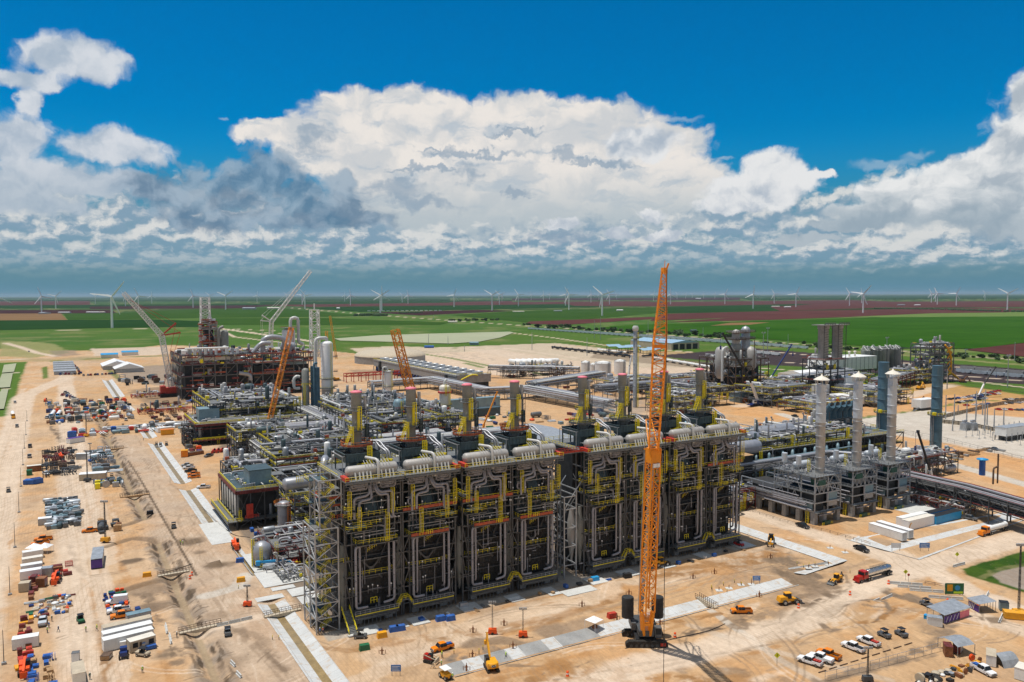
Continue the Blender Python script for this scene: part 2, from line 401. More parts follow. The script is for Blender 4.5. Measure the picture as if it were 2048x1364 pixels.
def dist(P,M):
 x,y=GX[M],GY[M];d=np.full(x.shape,1e9)
 for a,b in zip(P,P[1:]):
  ab=b-a;t=np.clip(((x-a[0])*ab[0]+(y-a[1])*ab[1])/max(ab@ab,1e-9),0,1)
  d=np.minimum(d,np.hypot(x-a[0]-t*ab[0],y-a[1]-t*ab[1]))
 return d
def stroke(L,width,col,al=1.0,soft=.5,wob=0.0,seed=5,world=False,br=.0):
 P=np.array(L,float)if world else W_(L);m=width+6;M=_bb(P,m);d=dist(P,M)
 if wob:d=d+(vnoise(GX[M],GY[M],6,seed,3)-.5)*wob*2
 s=max(width*soft*.6,.3);w=np.clip((width/2+s/2-d)/s,0,1)
 if br:w=w*np.clip((vnoise(GX[M],GY[M],4,seed+3,5)-.5)*br*4+.6,0,1)
 w=(w*w*(3-2*w)*al)[:,None];C_[M]=C_[M]*(1-w)+col*w
def inside(P,M):
 x,y=GX[M],GY[M];c=np.zeros(x.shape,bool)
 for i in range(len(P)):
  (x0,y0),(x1,y1)=P[i],P[i-1]
  if y0==y1:continue
  c^=((y0>y)!=(y1>y))&(x<(x1-x0)*(y-y0)/(y1-y0)+x0)
 return c
def patch(L,col,al=1.0,soft=1.5,wob=2.0,seed=9,world=False):
 P=np.array(L,float)if world else W_(L);M=_bb(P,soft+8);d=dist(np.vstack([P,P[:1]]),M)
 d=np.where(inside(P,M),-d,d)
 if wob:d=d+(vnoise(GX[M],GY[M],max(6,wob*2),seed,3)-.5)*wob*2
 w=np.clip(.5-d/soft,0,1);w=(w*al)[:,None];C_[M]=C_[M]*(1-w)+col*w
def ditch(L,width,depth,world=True,bank=0.0):
 P=np.array(L,float)if world else W_(L);M=_bb(P,width+4);d=dist(P,M)
 t=np.clip(1-d/(width/2),0,1);GZ[M]=np.minimum(GZ[M],-depth*(t*t*(3-2*t)))
 if bank:GZ[M]+=bank*np.exp(-((d-width*.62)/(width*.16))**2)
def mound(px,py,rx,ry,h,world=False):
 c=at(px,py)if not world else Vector((px,py,0));M=(abs(GX-c.x)<rx*2)&(abs(GY-c.y)<ry*2)
 q=((GX[M]-c.x)/rx)**2+((GY[M]-c.y)/ry)**2;GZ[M]+=h*np.exp(-q*1.6)*(.75+.5*vnoise(GX[M],GY[M],2.5,4,2))
patch([(-400,700),(0,697),(60,700),(200,702),(330,690),(640,700),(760,712),(1000,700),(1250,735),(1460,735),(1600,770),(2048,800),(2700,860),(2700,594),(1024,593),(-400,596)],GRASS*.9,1,6,5)
C_[RR>4500]=GRASS*.5
m1=np.clip((vnoise(GX,GY,500,21,3)-.45)*5,0,1)*np.clip((RR-1400)/300,0,1);m1=m1[...,None]
C_=C_*(1-m1*.5)+LUSH*m1*.5
m2=np.clip((vnoise(GX,GY,90,22,4)-.55)*6,0,1)*np.clip((RR-1000)/300,0,1)*.5;m2=m2[...,None]
C_=C_*(1-m2)+DRYG*m2
patch([(700,697),(790,692),(1010,700),(1060,712),(1170,760),(900,745),(720,706)],PALE,.8,4,3)
patch([(905,694),(1110,686),(1240,700),(1420,730),(1500,756),(1180,742),(1000,712)],PALE*.95,.85,5,4)
stroke([(640,700),(760,698),(930,694),(1020,697),(1180,720),(1300,740)],7,PALE,.9)
stroke([(1010,664),(1110,676),(1215,691),(1330,700),(1480,712)],8,PALE,.9)
stroke([(1130,694),(1220,690),(1290,697)],6,SAND,.8)
patch([(1190,697),(1400,705),(1430,718),(1230,712)],SAND,.7,4,4)
stroke([(400,656),(440,657),(520,668),(620,682)],16,PALE,.95);stroke([(450,662),(470,658),(560,662)],8,PALE,.8)
stroke([(440,660),(470,674),(640,694)],9,PALE,.9)
for L in([(0,664),(225,658),(330,657),(400,656)],[(480,664),(600,668)],[(560,634),(640,634)]):stroke(L,9,PALE,.7)
stroke([(0,720),(100,717),(240,712),(330,708)],9,PALE,.95)
patch([(180,697),(330,693),(340,708),(190,712)],PALE*.92,.95,4,3)
patch([(0,683),(60,683),(110,688),(140,706),(60,716),(0,712)],DRYG*1.2,.8,6,6);stroke([(10,686),(40,694),(75,706),(115,713)],12,PALE,.95)
patch([(100,702),(150,700),(160,710),(110,714)],GREY*.7,.6,6,6)
patch([(0,726),(55,723),(40,760),(20,832),(-60,838),(-90,726)],GRASS,1,3,2)
for y_ in(746,778):stroke([(0,y_),(52,y_-1)],3,PALE,.8)
stroke([(62,762),(200,757),(215,740)],3,DRYG,.0)
stroke([(105,722),(240,715),(400,708)],9,GRASS,.9,wob=1);patch([(84,735),(95,732),(97,756),(86,757)],GRASS,.9,2,1)
patch([(212,738),(228,742),(245,758),(262,762),(238,764),(214,742)],LUSH,.7,3,3)
patch([(240,735),(355,728),(345,775),(250,762)],GREY*.85,.8,5,6);patch([(258,780),(345,770),(420,800),(330,820),(270,800)],DARK*1.1,.75,5,8)
for L in([(820,704),(900,716),(985,733)],[(930,726),(965,735)],[(1040,738),(1090,750)]):stroke(L,9,GRASS,.8)
for i in range(9):
 a,b=(815+i*13,699+i*2.2),(870+i*17,696+i*2.4);
for i in range(8):stroke([(800+i*14,698.5+i*2.3),(905+i*14,698+i*3.2)],4,GREY*1.1,.6,soft=.4)
patch([(1040,658),(1180,676),(1420,700),(1700,722),(2048,757),(2700,825),(2700,770),(2048,728),(1500,676),(1200,664)],BLK,.0,4,2)
patch([(1500,696),(1640,707),(1900,727),(2400,765),(2400,830),(2048,768),(1900,762),(1640,735),(1500,728),(1300,712)],BLK*1.1,1,4,2)
patch([(1190,706),(1480,728),(1480,745),(1180,716)],DARK*.8,.6,4,3)
for L in([(1500,700),(1760,722),(2048,744)],[(1560,724),(1760,738),(2048,762)],[(1890,755),(2048,775),(2300,800)],[(1480,733),(1600,742)]):stroke(L,6,PALE,.9)
for L in([(1500,690),(1700,702),(2048,730),(2500,765)],):stroke(L,22,DRYG,.9,wob=4)
stroke([(1060,652),(1300,668),(1536,684),(1800,702),(2048,721),(2500,750)],12,PALE*.9,.9);stroke([(560,614),(740,629),(900,641),(1060,652)],14,PALE*.85,.85)
stroke([(1480,744),(1600,752),(1660,760)],14,GRASS,.8,wob=2)
stroke([(1500,742),(1570,748)],16,GRASS,.7,wob=3)
patch([(1480,775),(1650,790),(1860,760),(2048,790),(2400,850),(2400,1010),(2048,1000),(1700,860),(1480,830)],ORNG*1.05,.75,10,14)
patch([(1700,838),(1850,820),(2048,835),(2400,880),(2400,960),(2048,918),(1900,888),(1760,866)],GRAV,.95,5,2)
stroke([(1700,838),(1850,818),(1960,800),(2000,802)],7,GRASS,.85,wob=3,br=.6)
stroke([(1640,835),(1720,842),(1860,880),(2048,925)],1.2,DARK,.5)
for L in([(1480,800),(1640,842),(1850,900),(2048,958),(2400,1050)],):stroke(L,20,SAND,.6,wob=3)
stroke([(1560,828),(1800,900),(2048,968),(2300,1040)],9,GRAV,.95,soft=.25)
stroke([(1480,812),(1620,800),(1760,806),(1900,770)],16,PALE,.8,wob=3);stroke([(1560,805),(1640,800),(1700,798)],8,DARK*1.3,.8,wob=3)
patch([(1560,792),(1650,800),(1700,806),(1600,812),(1540,805)],DARK,.6,6,6)
patch([(1180,790),(1290,800),(1290,840),(1150,850)],GREY*1.1,.75,12,10);patch([(940,800),(1160,790),(1180,850),(950,880)],SAND*1.05,.5,8,8)
patch([(700,740),(760,738),(830,748),(800,764),(720,756)],DARK*1.4,.7,5,6)
stroke([(9,1700),(9,1364),(60,1010),(110,860),(165,760),(110,716)],1,PALE,0)
stroke([(4,120),(6,300),(8,500),(10,800),(14,1080)],14,PALE,.8,soft=.5,wob=1.2,world=True)
stroke([(-22,130),(-22,500),(-24,830),(-10,900),(15,1010)],16,PALE*1.02,.85,soft=.4,wob=1.5,world=True)
stroke([(14,300),(13,500),(14,900)],9,PALE,.6,world=True,wob=1.5)
for k,(x_,a_)in enumerate([(-27,.5),(-25,.35),(-20,.5),(-18,.3),(2,.4),(5.5,.5),(8,.35),(11,.4)]):
 stroke([(x_+math.sin(k)*1,150),(x_+.8,320),(x_-.4,520),(x_+1,760)],.8,SAND*.78,a_,soft=.5,wob=.5,seed=k,world=True)
stroke([(44.5,120),(43,250),(40,400),(38,560)],22,GREY*1.45,.55,soft=.8,wob=3.5,world=True)
DT=[(31.5,120),(31.5,240),(31,300),(30,392)]
DT2=[(30.2,440),(29.6,560),(29.5,690)]
for D in([(31.5,120),(31.5,275),(32,318)],[(31.0,352),(30,430),(29.5,560),(29.5,680)]):
 stroke(D,8.5,GREY*.85,.8,soft=.5,wob=2,world=True,br=.8);stroke([(a_-1.9,b_)for a_,b_ in D],1.1,DARK*.42,.9,soft=.5,wob=1.1,world=True,seed=2,br=1.4);stroke([(a_+2.0,b_)for a_,b_ in D],1.3,DARK*.42,.9,soft=.5,wob=1.2,world=True,seed=7,br=1.2);stroke([(a_+3.6,b_)for a_,b_ in D],.8,DARK*.6,.8,soft=.5,wob=1.4,world=True,seed=17,br=1.5);stroke([(a_-3.4,b_)for a_,b_ in D],.7,DARK*.6,.7,soft=.5,wob=1.4,world=True,seed=27,br=1.5);stroke(D,1.9,np.array([.34,.26,.17]),.95,soft=.4,wob=.4,world=True);ditch(D,8,1.8)
for D in([(31,352),(25,345),(16,342)],[(30.5,318),(24,324),(15,318)],[(31.5,272),(24,270),(15,266)]):
 stroke(D,3.8,DARK,.75,soft=.6,wob=.9,world=True);ditch(D,3.6,.9)
for k in range(130):
 y_=rng.uniform(150,640);sgn=rng.choice([-1,1]);x0=31+sgn*2.2
 stroke([(x0,y_),(x0+sgn*rng.uniform(2,4.5),y_+rng.uniform(-1.5,1.5))],.35,DARK*.6,.7,world=True)
for k in range(40):
 y_=rng.uniform(150,520);x_=rng.uniform(36,50);stroke([(x_,y_),(x_+rng.uniform(-3,3),y_+rng.uniform(8,25)),(x_+rng.uniform(-4,4),y_+rng.uniform(26,50))],.5,(DARK*1.3 if k%3 else PALE),.45,soft=.5,wob=.6,world=True,seed=k)
stroke([(38.2,270),(37.2,330),(36,420),(34.5,480)],.9,DARK*.5,.9,soft=.4,world=True)
stroke([(38,250),(47,252),(52,262)],5,GRAV,.8,wob=.8,world=True);stroke([(44,242),(62,226),(66,214)],4,PALE,.6,wob=.8,world=True)
stroke([(33,224),(43,225),(52,226)],4,PALE*1.05,.7,wob=.5,world=True)
patch([(60,200.2),(136,200.2),(136,206),(60,206)],GRAV*.75,.9,.6,.3,world=True)
patch([(143,200.2),(216,200.2),(216,206),(143,206)],GRAV*.75,.9,.6,.3,world=True)
patch([(60,206),(216,206),(216,330),(60,330)],GREY*.6,.9,2,1,world=True)
patch([(80,330),(212,330),(212,530),(244,625),(170,640),(84,500)],GREY*.55,.9,4,3,world=True)
patch([(250,240),(395,240),(395,300),(250,300)],GREY*.7,.8,4,3,world=True)
patch([(136,200),(143,200),(143,240),(136,240)],GRAV*.8,.9,.6,.3,world=True)
stroke([(62,196),(100,196.5),(130,197)],7,DARK*1.7,.55,wob=1.8,world=True,br=.6)
stroke([(70,186),(130,190),(225,192)],12,PALE,.55,wob=2,world=True)
stroke([(60,176),(78,181),(130,187)],6,PALE,.5,wob=2,world=True)
for k in range(70):
 y_=rng.uniform(128,199);x_=rng.uniform(60,225);l_=rng.uniform(12,50);c_,a_=[(DARK*1.5,.5),(ORNG*.82,.7),(PALE*1.05,.6),(ORNG*.7,.5)][k%4]
 stroke([(x_,y_),(x_+l_*.5,y_+rng.uniform(-1.5,1.5)),(x_+l_,y_+rng.uniform(-2.5,2.5))],rng.uniform(.6,3.2),c_,a_,soft=.8,wob=1.0,world=True,seed=k,br=1.3)
for k in range(50):
 y_=rng.uniform(140,600);x_=rng.uniform(-30,28);l_=rng.uniform(12,50);c_,a_=[(DARK*1.6,.45),(ORNG*.8,.6),(PALE*1.05,.5)][k%3]
 stroke([(x_,y_),(x_+rng.uniform(-1.5,1.5),y_+l_*.5),(x_+rng.uniform(-2.5,2.5),y_+l_)],rng.uniform(.6,2.6),c_,a_,soft=.8,wob=1.0,world=True,seed=k+90,br=1.3)
for k in range(9):
 a=rad(-62+k*9);stroke([(205,205),(205+14*math.sin(a),198-10*math.cos(a)),(198+34*math.sin(a),193-22*math.cos(a))],.9,DARK*1.8,.5,soft=.5,world=True,seed=k)
for k in range(14):
 y_=179+k*1.25;stroke([(140+k*2,y_-2),(180,y_+rng.uniform(-1,1)),(215,y_+rng.uniform(0,4))],.6,(ORNG if k%2 else DARK*1.9)*.85,.4,soft=.6,wob=.6,seed=k,world=True)
patch([(1480,1120),(1600,1150),(1700,1180),(1720,1215),(1640,1230),(1560,1200),(1450,1150)],DARK*1.7,.5,5,5)
stroke([(1000,1420),(1230,1345),(1450,1290),(1600,1240),(1750,1170),(1850,1130),(2100,1060)],11,PALE*1.04,.85,soft=.5,wob=2)
stroke([(1700,1075),(1800,1110),(1830,1125),(1960,1190),(2100,1240)],9,PALE*1.04,.8,soft=.4,wob=1.5)
stroke([(1475,1018),(1600,1058),(1760,1110),(1840,1140)],11,PALE,.75,soft=.4,wob=1.5)
stroke([(1780,1360),(1500,1290),(1380,1250)],2.6,GRAV,.35,wob=.5);stroke([(1423,1222),(1470,1256),(1502,1276)],2.6,GRAV,.85,soft=.3)
stroke([(1502,1276),(1560,1320),(1640,1364)],2.8,GRAV*.9,.5,soft=.5)
stroke([(1960,1235),(2048,1262),(2150,1290)],8,PALE,.8,wob=1)
for L,a_,w_ in([(1240,1190),(1360,1160),(1480,1145),(1600,1120)],.4,1),([(1500,1260),(1600,1235),(1670,1190)],.5,1.2),([(1520,1275),(1640,1215),(1700,1175),(1690,1150)],.5,1.2),([(1600,1268),(1560,1240),(1560,1215),(1600,1190)],.5,1),([(1640,1240),(1700,1212),(1770,1205),(1780,1222),(1740,1250),(1660,1262),(1640,1245)],.75,1.3),([(1640,1235),(1690,1208),(1760,1204)],.8,3),([(1780,1180),(1850,1205),(1890,1225)],.7,4),([(1860,1265),(1930,1245),(2000,1240)],.6,3),([(1660,1355),(1800,1320),(1850,1290)],.6,2.5),([(1370,1340),(1480,1345),(1580,1364)],.4,3),([(1000,1330),(1150,1335),(1240,1300)],.5,1.2),([(900,1300),(1000,1280),(1090,1290)],.5,3),([(1400,1260),(1450,1240),(1480,1200)],.5,1),([(1230,1300),(1420,1262)],.8,.5),([(1240,1355),(1420,1310),(1560,1285)],.4,.8),([(1110,1360),(1300,1325),(1500,1300)],.45,.8):
 stroke(L,w_,DARK*1.1,min(1,a_*1.6),soft=.7,wob=w_*.8,br=1.2)
for px_,py_,rx_,c_,a_ in[(265,1123,4,DARK,.8),(1250,1000,3,DARK,0),(1105,1260,5,DARK*1.6,.6),(955,1290,4,DARK*1.4,.6),(330,1310,4,DARK*1.2,.6),(1115,1334,4,ORNG*.8,.8),(1440,1140,5,ORNG,.5),(440,1130,5,DARK*1.1,.7),(375,1083,5,DARK*1.0,.8),(400,1105,3,DARK,.5),(300,1180,5,DARK*1.4,.5),(310,1215,5,DARK*1.3,.6),(1160,1253,6,DARK*1.8,.5),(470,1320,6,DARK*1.6,.4),(1280,1180,5,ORNG,.6),(1860,1250,5,DARK*1.7,.4),(360,950,4,DARK*1.2,.4),(470,1010,6,ORNG,.5),(410,905,6,ORNG,.4),(1760,1085,6,DARK*1.8,.4),(1870,1035,8,ORNG,.5),(1640,1050,8,ORNG,.5)]:
 p=at(px_,py_);t=[(p.x+rx_*math.sin(a),p.y+rx_*.8*math.cos(a))for a in np.linspace(0,6.28,9)[:-1]]
 patch(t,c_*.85,min(1,a_*1.5),rx_*.5,rx_*.6,seed=int(px_),world=True)
for k in range(150):
 px_,py_=rng.uniform(40,1960),rng.uniform(880,1364);p=at(px_,py_)
 if 58<p.x<218 and p.y>200:continue
 a0=rng.uniform(0,6.28);R=rng.uniform(6,40);n_=rng.uniform(.4,1.6)
 for o_ in(0,1.7):stroke([(p.x+(R+o_)*math.cos(a0+t*n_),p.y+(R+o_)*math.sin(a0+t*n_))for t in np.linspace(0,1,7)],.45,DARK*1.2 if k%3 else PALE*1.1,rng.uniform(.35,.75),soft=.6,world=True,seed=k,wob=.3)
for L,w_,a_,c_ in([(1545,1105),(1500,1125),(1400,1140),(1300,1150)],8,.5,ORNG*.8),([(1550,1100),(1590,1130),(1650,1165),(1690,1185)],9,.6,DARK*1.5),([(1540,1110),(1560,1140),(1620,1175),(1670,1190)],6,.55,DARK*1.4),([(1480,1250),(1530,1225),(1600,1190),(1650,1175)],7,.45,DARK*1.7),([(1560,1262),(1600,1225),(1640,1195)],3,.6,DARK*1.3),([(1640,1232),(1690,1210),(1770,1204)],3.5,.75,DARK*1.1),([(1640,1240),(1700,1250),(1760,1240),(1790,1215)],2.2,.6,ORNG*.75),([(1770,1182),(1850,1206),(1885,1224)],5,.6,DARK*1.6),([(1640,1362),(1760,1335),(1850,1300),(1900,1262)],3,.55,DARK*1.6),([(1000,1364),(1150,1350),(1330,1352),(1500,1372)],9,.5,ORNG*.85),([(1280,1250),(1400,1235),(1440,1225)],3,.5,ORNG*.85),([(1330,1140),(1450,1120),(1540,1105)],10,.4,ORNG*.9),([(860,1275),(1000,1262),(1090,1240),(1250,1190)],5,.35,ORNG*.8),([(900,1318),(1000,1300),(1080,1290)],5,.5,GREY*.8),([(640,1290),(700,1300),(860,1270)],5,.35,ORNG*.85),([(230,1180),(290,1190),(320,1240)],3,.5,DARK*1.3),([(150,870),(130,930),(150,1010),(160,1060)],2.5,.5,DARK*1.6),([(140,1090),(150,1130),(170,1150)],2,.5,DARK*1.7),([(190,1240),(210,1300),(200,1364)],3.5,.55,ORNG*.75),([(100,850),(125,880),(120,900)],4,.6,DARK*1.5),([(340,1290),(360,1330)],3,.5,DARK*1.3),([(520,1290),(560,1330),(600,1364)],3,.4,DARK*1.6),([(430,1230),(480,1260),(520,1290)],5,.4,DARK*1.8),([(1830,1320),(1900,1300)],2,.4,DARK*1.6),([(1380,1268),(1450,1252),(1490,1240)],2.5,.6,DARK*1.1):
 stroke(L,w_,c_*.8,min(1,a_*1.7),soft=.8,wob=w_*.45,br=1.5,seed=int(w_*7));stroke([(p_[0],p_[1]+3)for p_ in L],w_*.35,c_*.62,min(1,a_*1.5),soft=.6,wob=w_*.4,br=2.2,seed=int(w_*9))
for L,w_ in([(1475,1018),(1600,1058),(1760,1110),(1840,1145)],6),([(1000,1425),(1230,1350),(1450,1292),(1600,1243),(1750,1172),(1850,1135),(2100,1065)],7),([(1815,1125),(1960,1190),(2100,1245)],6):stroke(L,w_,PALE*1.06,.7,soft=.6,wob=1.5)
for x_,w_ in((4,7),(-21,6),(-30,5),(12,3)):stroke([(x_,120),(x_+2,500),(x_+5,900)],w_,PALE*1.04,.6,soft=.5,wob=1.5,world=True)
patch([(1922,1137),(1990,1118),(2060,1098),(2200,1060),(2300,1180),(2060,1188),(1990,1168),(1935,1152)],GRASS*.62,1,1.2,1.2)
patch([(1975,1148),(2048,1133),(2200,1110),(2250,1165),(2048,1180),(2000,1166)],GREY,1,1,1.5)
stroke([(1965,1155),(1990,1142),(2060,1126)],2.5,DRYG*.8,.8,wob=1.5)
M_=(GX>250)&(GX<420)&(GY>60)&(GY<175);w=np.clip((vnoise(GX,GY,7,41,4)-.48)*8,0,1)*M_*(C_[...,1]>C_[...,0]);C_=C_*(1-.6*w[...,None])+LUSH*.5*.6*w[...,None]
mound(1722,1215,9,4,1.6);mound(1080,1262,3,2,.7);mound(440,1128,5,3,1.3);mound(955,1288,4,2.5,1.1);mound(1640,1150,5,2,.8);mound(1450,1172,8,3,.6);mound(1850,1248,6,3,.7);mound(470,1200,4,3,.6);mound(1225,1172,5,3,1.4);mound(375,1080,5,4,1.0);mound(268,1123,4,2.5,.7);mound(1115,1335,4,3,.8)
CH={}
def chan(name,P,w=8.0):CH[name]=(P,w);ditch(P,w+1.0,0.9)
chan('a',[(53.7,235),(53.7,120)]);chan('b',[(53.3,395),(53.3,312)]);chan('c',[(53.2,530),(53.2,410)]);chan('d',[(53,610),(53,552)])
chan('e',[(80,169.3),(198,169.3)],7);chan('f',[(227,226),(227,174.5),(207,174.5)],7);chan('g',[(254,189),(254,174.5),(345,174.5)],8)
chan('h',[(55,296),(55,262)],3);chan('j',[(51,960),(51,790)],10);chan('k',[(50,740),(52,690)],8)
nD=vnoise(GX,GY,1.6,31,3);near=RR<700
GZ+=np.where(near,(nD-.5)*.10+(nB-.5)*.25,0)*(GZ>-.3)*np.clip((RR-150)/20,0,1)
C_*=(.93+.14*nD)[...,None]
me=bpy.data.meshes.new('ground');NV=NT*NR
me.vertices.add(NV);me.vertices.foreach_set('co',np.stack([GX,GY,GZ],-1).astype(np.float32).ravel())
I=np.arange(NV).reshape(NR,NT);J=np.roll(I,-1,axis=1)
Q=np.stack([I[:-1],I[1:],J[1:],J[:-1]],-1).reshape(-1,4);nq=len(Q)
me.loops.add(nq*4);me.loops.foreach_set('vertex_index',Q.ravel().astype(np.int32))
me.polygons.add(nq);me.polygons.foreach_set('loop_start',np.arange(0,nq*4,4,dtype=np.int32));me.update(calc_edges=True)
me.polygons.foreach_set('use_smooth',np.ones(nq,bool))
ca=me.color_attributes.new('soil','FLOAT_COLOR','POINT')
ca.data.foreach_set('color',np.concatenate([np.clip(C_,.005,.8),np.ones(GX.shape+(1,))],-1).astype(np.float32).ravel())
GO=bpy.data.objects.new('ground',me);COL.objects.link(GO);GO['kind']='structure';GO['label']='sandy graded construction site ground with tyre tracks'
m=bpy.data.materials.new('soil');m.use_nodes=True;x=NX(m.node_tree);b=x.N['Principled BSDF']
at_=x.new('ShaderNodeAttribute',attribute_name='soil');g=x.new('ShaderNodeNewGeometry');p=g.outputs['Position']
n1=x.noise(p,.9,5,.65);n2=x.noise(p,.12,4,.6);n3=x.noise(x.v('MULTIPLY',p,(.9,.18,1)),.5,4,.6)
f=x.m('ADD',x.m('MULTIPLY',n1,.4),x.m('ADD',x.m('MULTIPLY',n2,.35),x.m('MULTIPLY',n3,.25)))
gc=x.mix(1.0,at_.outputs['Color'],x.mix(x.step(f,.32,.68,0,1,False),(.74,.70,.66),(1.2,1.2,1.2)),'MULTIPLY')
sr=x.new('ShaderNodeSeparateColor');x.L.new(at_.outputs['Color'],sr.inputs[0]);bare=x.step(x.m('SUBTRACT',sr.outputs[0],sr.outputs[1]),.0,.06)
for k_,(sc_,ds_,rot_)in enumerate(((.9,1.3,.05),(1.2,1.6,1.35))):
 mp=x.new('ShaderNodeMapping');x.L.new(p,mp.inputs[0]);mp.inputs['Rotation'].default_value=(0,0,rot_);mp.inputs['Scale'].default_value=(1,.12,0)
 wp=x.noise(p,.022+.006*k_,1,.5,out=1);q_=x.v('MULTIPLY_ADD',wp,(ds_*2.5,ds_*2.5,0),mp.outputs[0])
 wv=x.new('ShaderNodeTexWave');x.L.new(q_,wv.inputs['Vector']);wv.inputs['Scale'].default_value=sc_*.33;wv.inputs['Distortion'].default_value=1.5;wv.inputs['Detail'].default_value=2
 msk=x.m('MULTIPLY',x.step(x.noise(p,.018,3,.6),.46,.56),x.step(wv.outputs['Fac'],.80,.96))
 gc=x.mix(x.m('MULTIPLY',x.m('MULTIPLY',msk,bare),.22),gc,(.30,.20,.12)if k_<2 else(.66,.56,.44))
vo=x.new('ShaderNodeTexVoronoi');x.L.new(p,vo.inputs['Vector']);vo.inputs['Scale'].default_value=.55
gc=x.mix(x.m('MULTIPLY',x.m('MULTIPLY',x.step(vo.outputs['Distance'],.20,.10),x.step(x.noise(p,.11,3,.6),.52,.62)),.55),gc,(.20,.15,.11))
x.L.new(gc,b.inputs['Base Color'])
b.inputs['Roughness'].default_value=.95;b.inputs['Specular IOR Level'].default_value=.1
bu=x.new('ShaderNodeBump');bu.inputs['Strength'].default_value=.7;bu.inputs['Distance'].default_value=.4
x.L.new(n1,bu.inputs['Height']);x.L.new(bu.outputs[0],b.inputs['Normal']);me.materials.append(m)
def fmat(key,a,b_,rows=(.02,.3),amt=.35):
 m=bpy.data.materials.new(key);m.use_nodes=True;x=NX(m.node_tree);bs=x.N['Principled BSDF']
 g=x.new('ShaderNodeNewGeometry');p=g.outputs['Position']
 n=x.noise(x.v('MULTIPLY',p,(rows[0]*.3,rows[1]*.05,1)),1,5,.6);n2=x.noise(p,.004,4,.6);n3=x.noise(p,.08,3,.6)
 f=x.m('ADD',x.m('MULTIPLY',n,.35),x.m('ADD',x.m('MULTIPLY',n2,.4),x.m('MULTIPLY',n3,.25)))
 x.L.new(x.mix(x.step(f,.36,.64,0,1,False),a,b_),bs.inputs['Base Color'])
 bs.inputs['Roughness'].default_value=1;bs.inputs['Specular IOR Level'].default_value=0;MC[key]=m
fmat('crop_bright',(.018,.070,.006),(.042,.110,.012));fmat('crop_dark',(.010,.040,.010),(.022,.062,.014));fmat('crop_mid',(.022,.064,.010),(.046,.096,.016))
fmat('crop_pale',(.10,.16,.04),(.14,.20,.06));fmat('ploughed',(.070,.026,.026),(.115,.045,.040));fmat('ploughed_dark',(.035,.015,.018),(.062,.026,.028));fmat('stubble',(.17,.10,.05),(.23,.14,.07))
fmat('mudflat',(.30,.32,.22),(.38,.39,.27),(.02,.02))
_fz=[.10]
def field(L,mk,name='field',label=None):
 _fz[0]+=.03;z=_fz[0];P=[at(px,py)for px,py in L]
 o=MB().add([(p.x,p.y,z+p.length*1e-5)for p in P],[tuple(range(len(P)))[::-1]]).obj(name,mk,kind='structure')
 o['label']=label or 'farm field beyond the plant';return o
FL=[([(-300,596),(2400,589.5),(2400,593),(-300,599)],'crop_dark'),([(-300,600),(520,598),(900,597),(900,601),(-300,605)],'crop_dark'),([(-300,604),(180,602),(180,612),(-300,613)],'ploughed'),([(-300,613),(560,607),(560,612),(180,616),(-300,618)],'crop_dark'),([(180,613),(560,610),(480,617),(180,618)],'ploughed_dark'),([(-300,620),(222,620),(235,627),(-300,628)],'ploughed_dark'),([(-300,628),(122,627),(134,640),(-300,643)],'stubble'),([(126,627),(240,626),(400,618),(520,616),(560,617),(740,632),(640,634),(400,636),(136,640)],'crop_mid'),([(-300,643),(300,639),(400,642),(400,654),(225,656),(-300,667)],'crop_dark'),([(400,637),(640,636),(900,645),(880,650),(400,650)],'crop_mid'),([(520,604),(1024,600),(1024,606),(520,610)],'crop_dark'),([(520,610),(1010,604),(1300,602),(1300,606),(900,611),(620,614)],'ploughed'),([(600,615),(900,611),(1330,606),(1330,611),(720,624)],'crop_dark'),([(740,625),(960,620),(1030,622),(880,629),(840,631)],'ploughed_dark'),([(900,630),(1030,623),(1320,614),(1320,626),(1160,640),(1050,645)],'crop_mid'),([(1060,643),(1300,634),(1340,636),(1130,650),(1050,648)],'ploughed'),([(1120,606),(1700,600),(1780,603),(1700,608),(1310,613),(1150,612)],'ploughed'),([(1320,614),(1600,608),(1960,616),(1760,620),(1320,627)],'crop_dark'),([(1320,628),(1560,622),(1700,626),(1500,634),(1300,642)],'ploughed'),([(1540,614),(1700,604),(2400,600),(2400,612),(1760,616),(1560,622)],'ploughed'),([(1560,622),(1960,616),(2100,618),(1990,626),(1700,634),(1540,640),(1330,645),(1500,633)],'ploughed'),([(1700,634),(1860,627),(2400,620),(2400,637),(1900,637)],'crop_pale'),([(1340,648),(1560,641),(1760,635),(2048,633),(2400,634),(2400,672),(2048,686),(1950,698),(1800,697),(1600,684),(1400,668),(1180,660),(1230,652)],'crop_bright'),([(1930,700),(2048,687),(2400,674),(2400,725),(2048,714)],'ploughed'),([(1420,652),(1460,646),(1540,645),(1500,650)],'stubble'),([(1480,596),(2400,592),(2400,596),(1500,600)],'crop_dark'),([(1024,597),(1480,595),(1480,600),(1024,601)],'ploughed_dark'),([(900,604),(1024,602),(1024,606),(900,608)],'ploughed'),]
for L,k in FL:field(L,k)
field([(668,678),(760,671),(900,667),(1020,664),(1028,666),(1000,676),(960,684),(900,688),(760,684),(680,682)],'mudflat','pond','shallow pale green retention pond')
field([(8,731),(33,728),(28,745),(4,747)],'mudflat','pond','pale pool beside the left edge road');field([(4,749),(26,747),(20,776),(-8,778)],'mudflat','pond','pale pool below the first pool');field([(3,781),(17,780),(8,820),(-20,822)],'mudflat','pond','nearest pale pool at the left edge')
m=bpy.data.materials.new('slab_lining');m.use_nodes=True;x=NX(m.node_tree);b=x.N['Principled BSDF'];g=x.new('ShaderNodeNewGeometry');p=g.outputs['Position']
w1=x.noise(p,.22,4,.6);br=x.new('ShaderNodeTexBrick');x.L.new(x.v('MULTIPLY',p,(1,1,0)),br.inputs['Vector'])
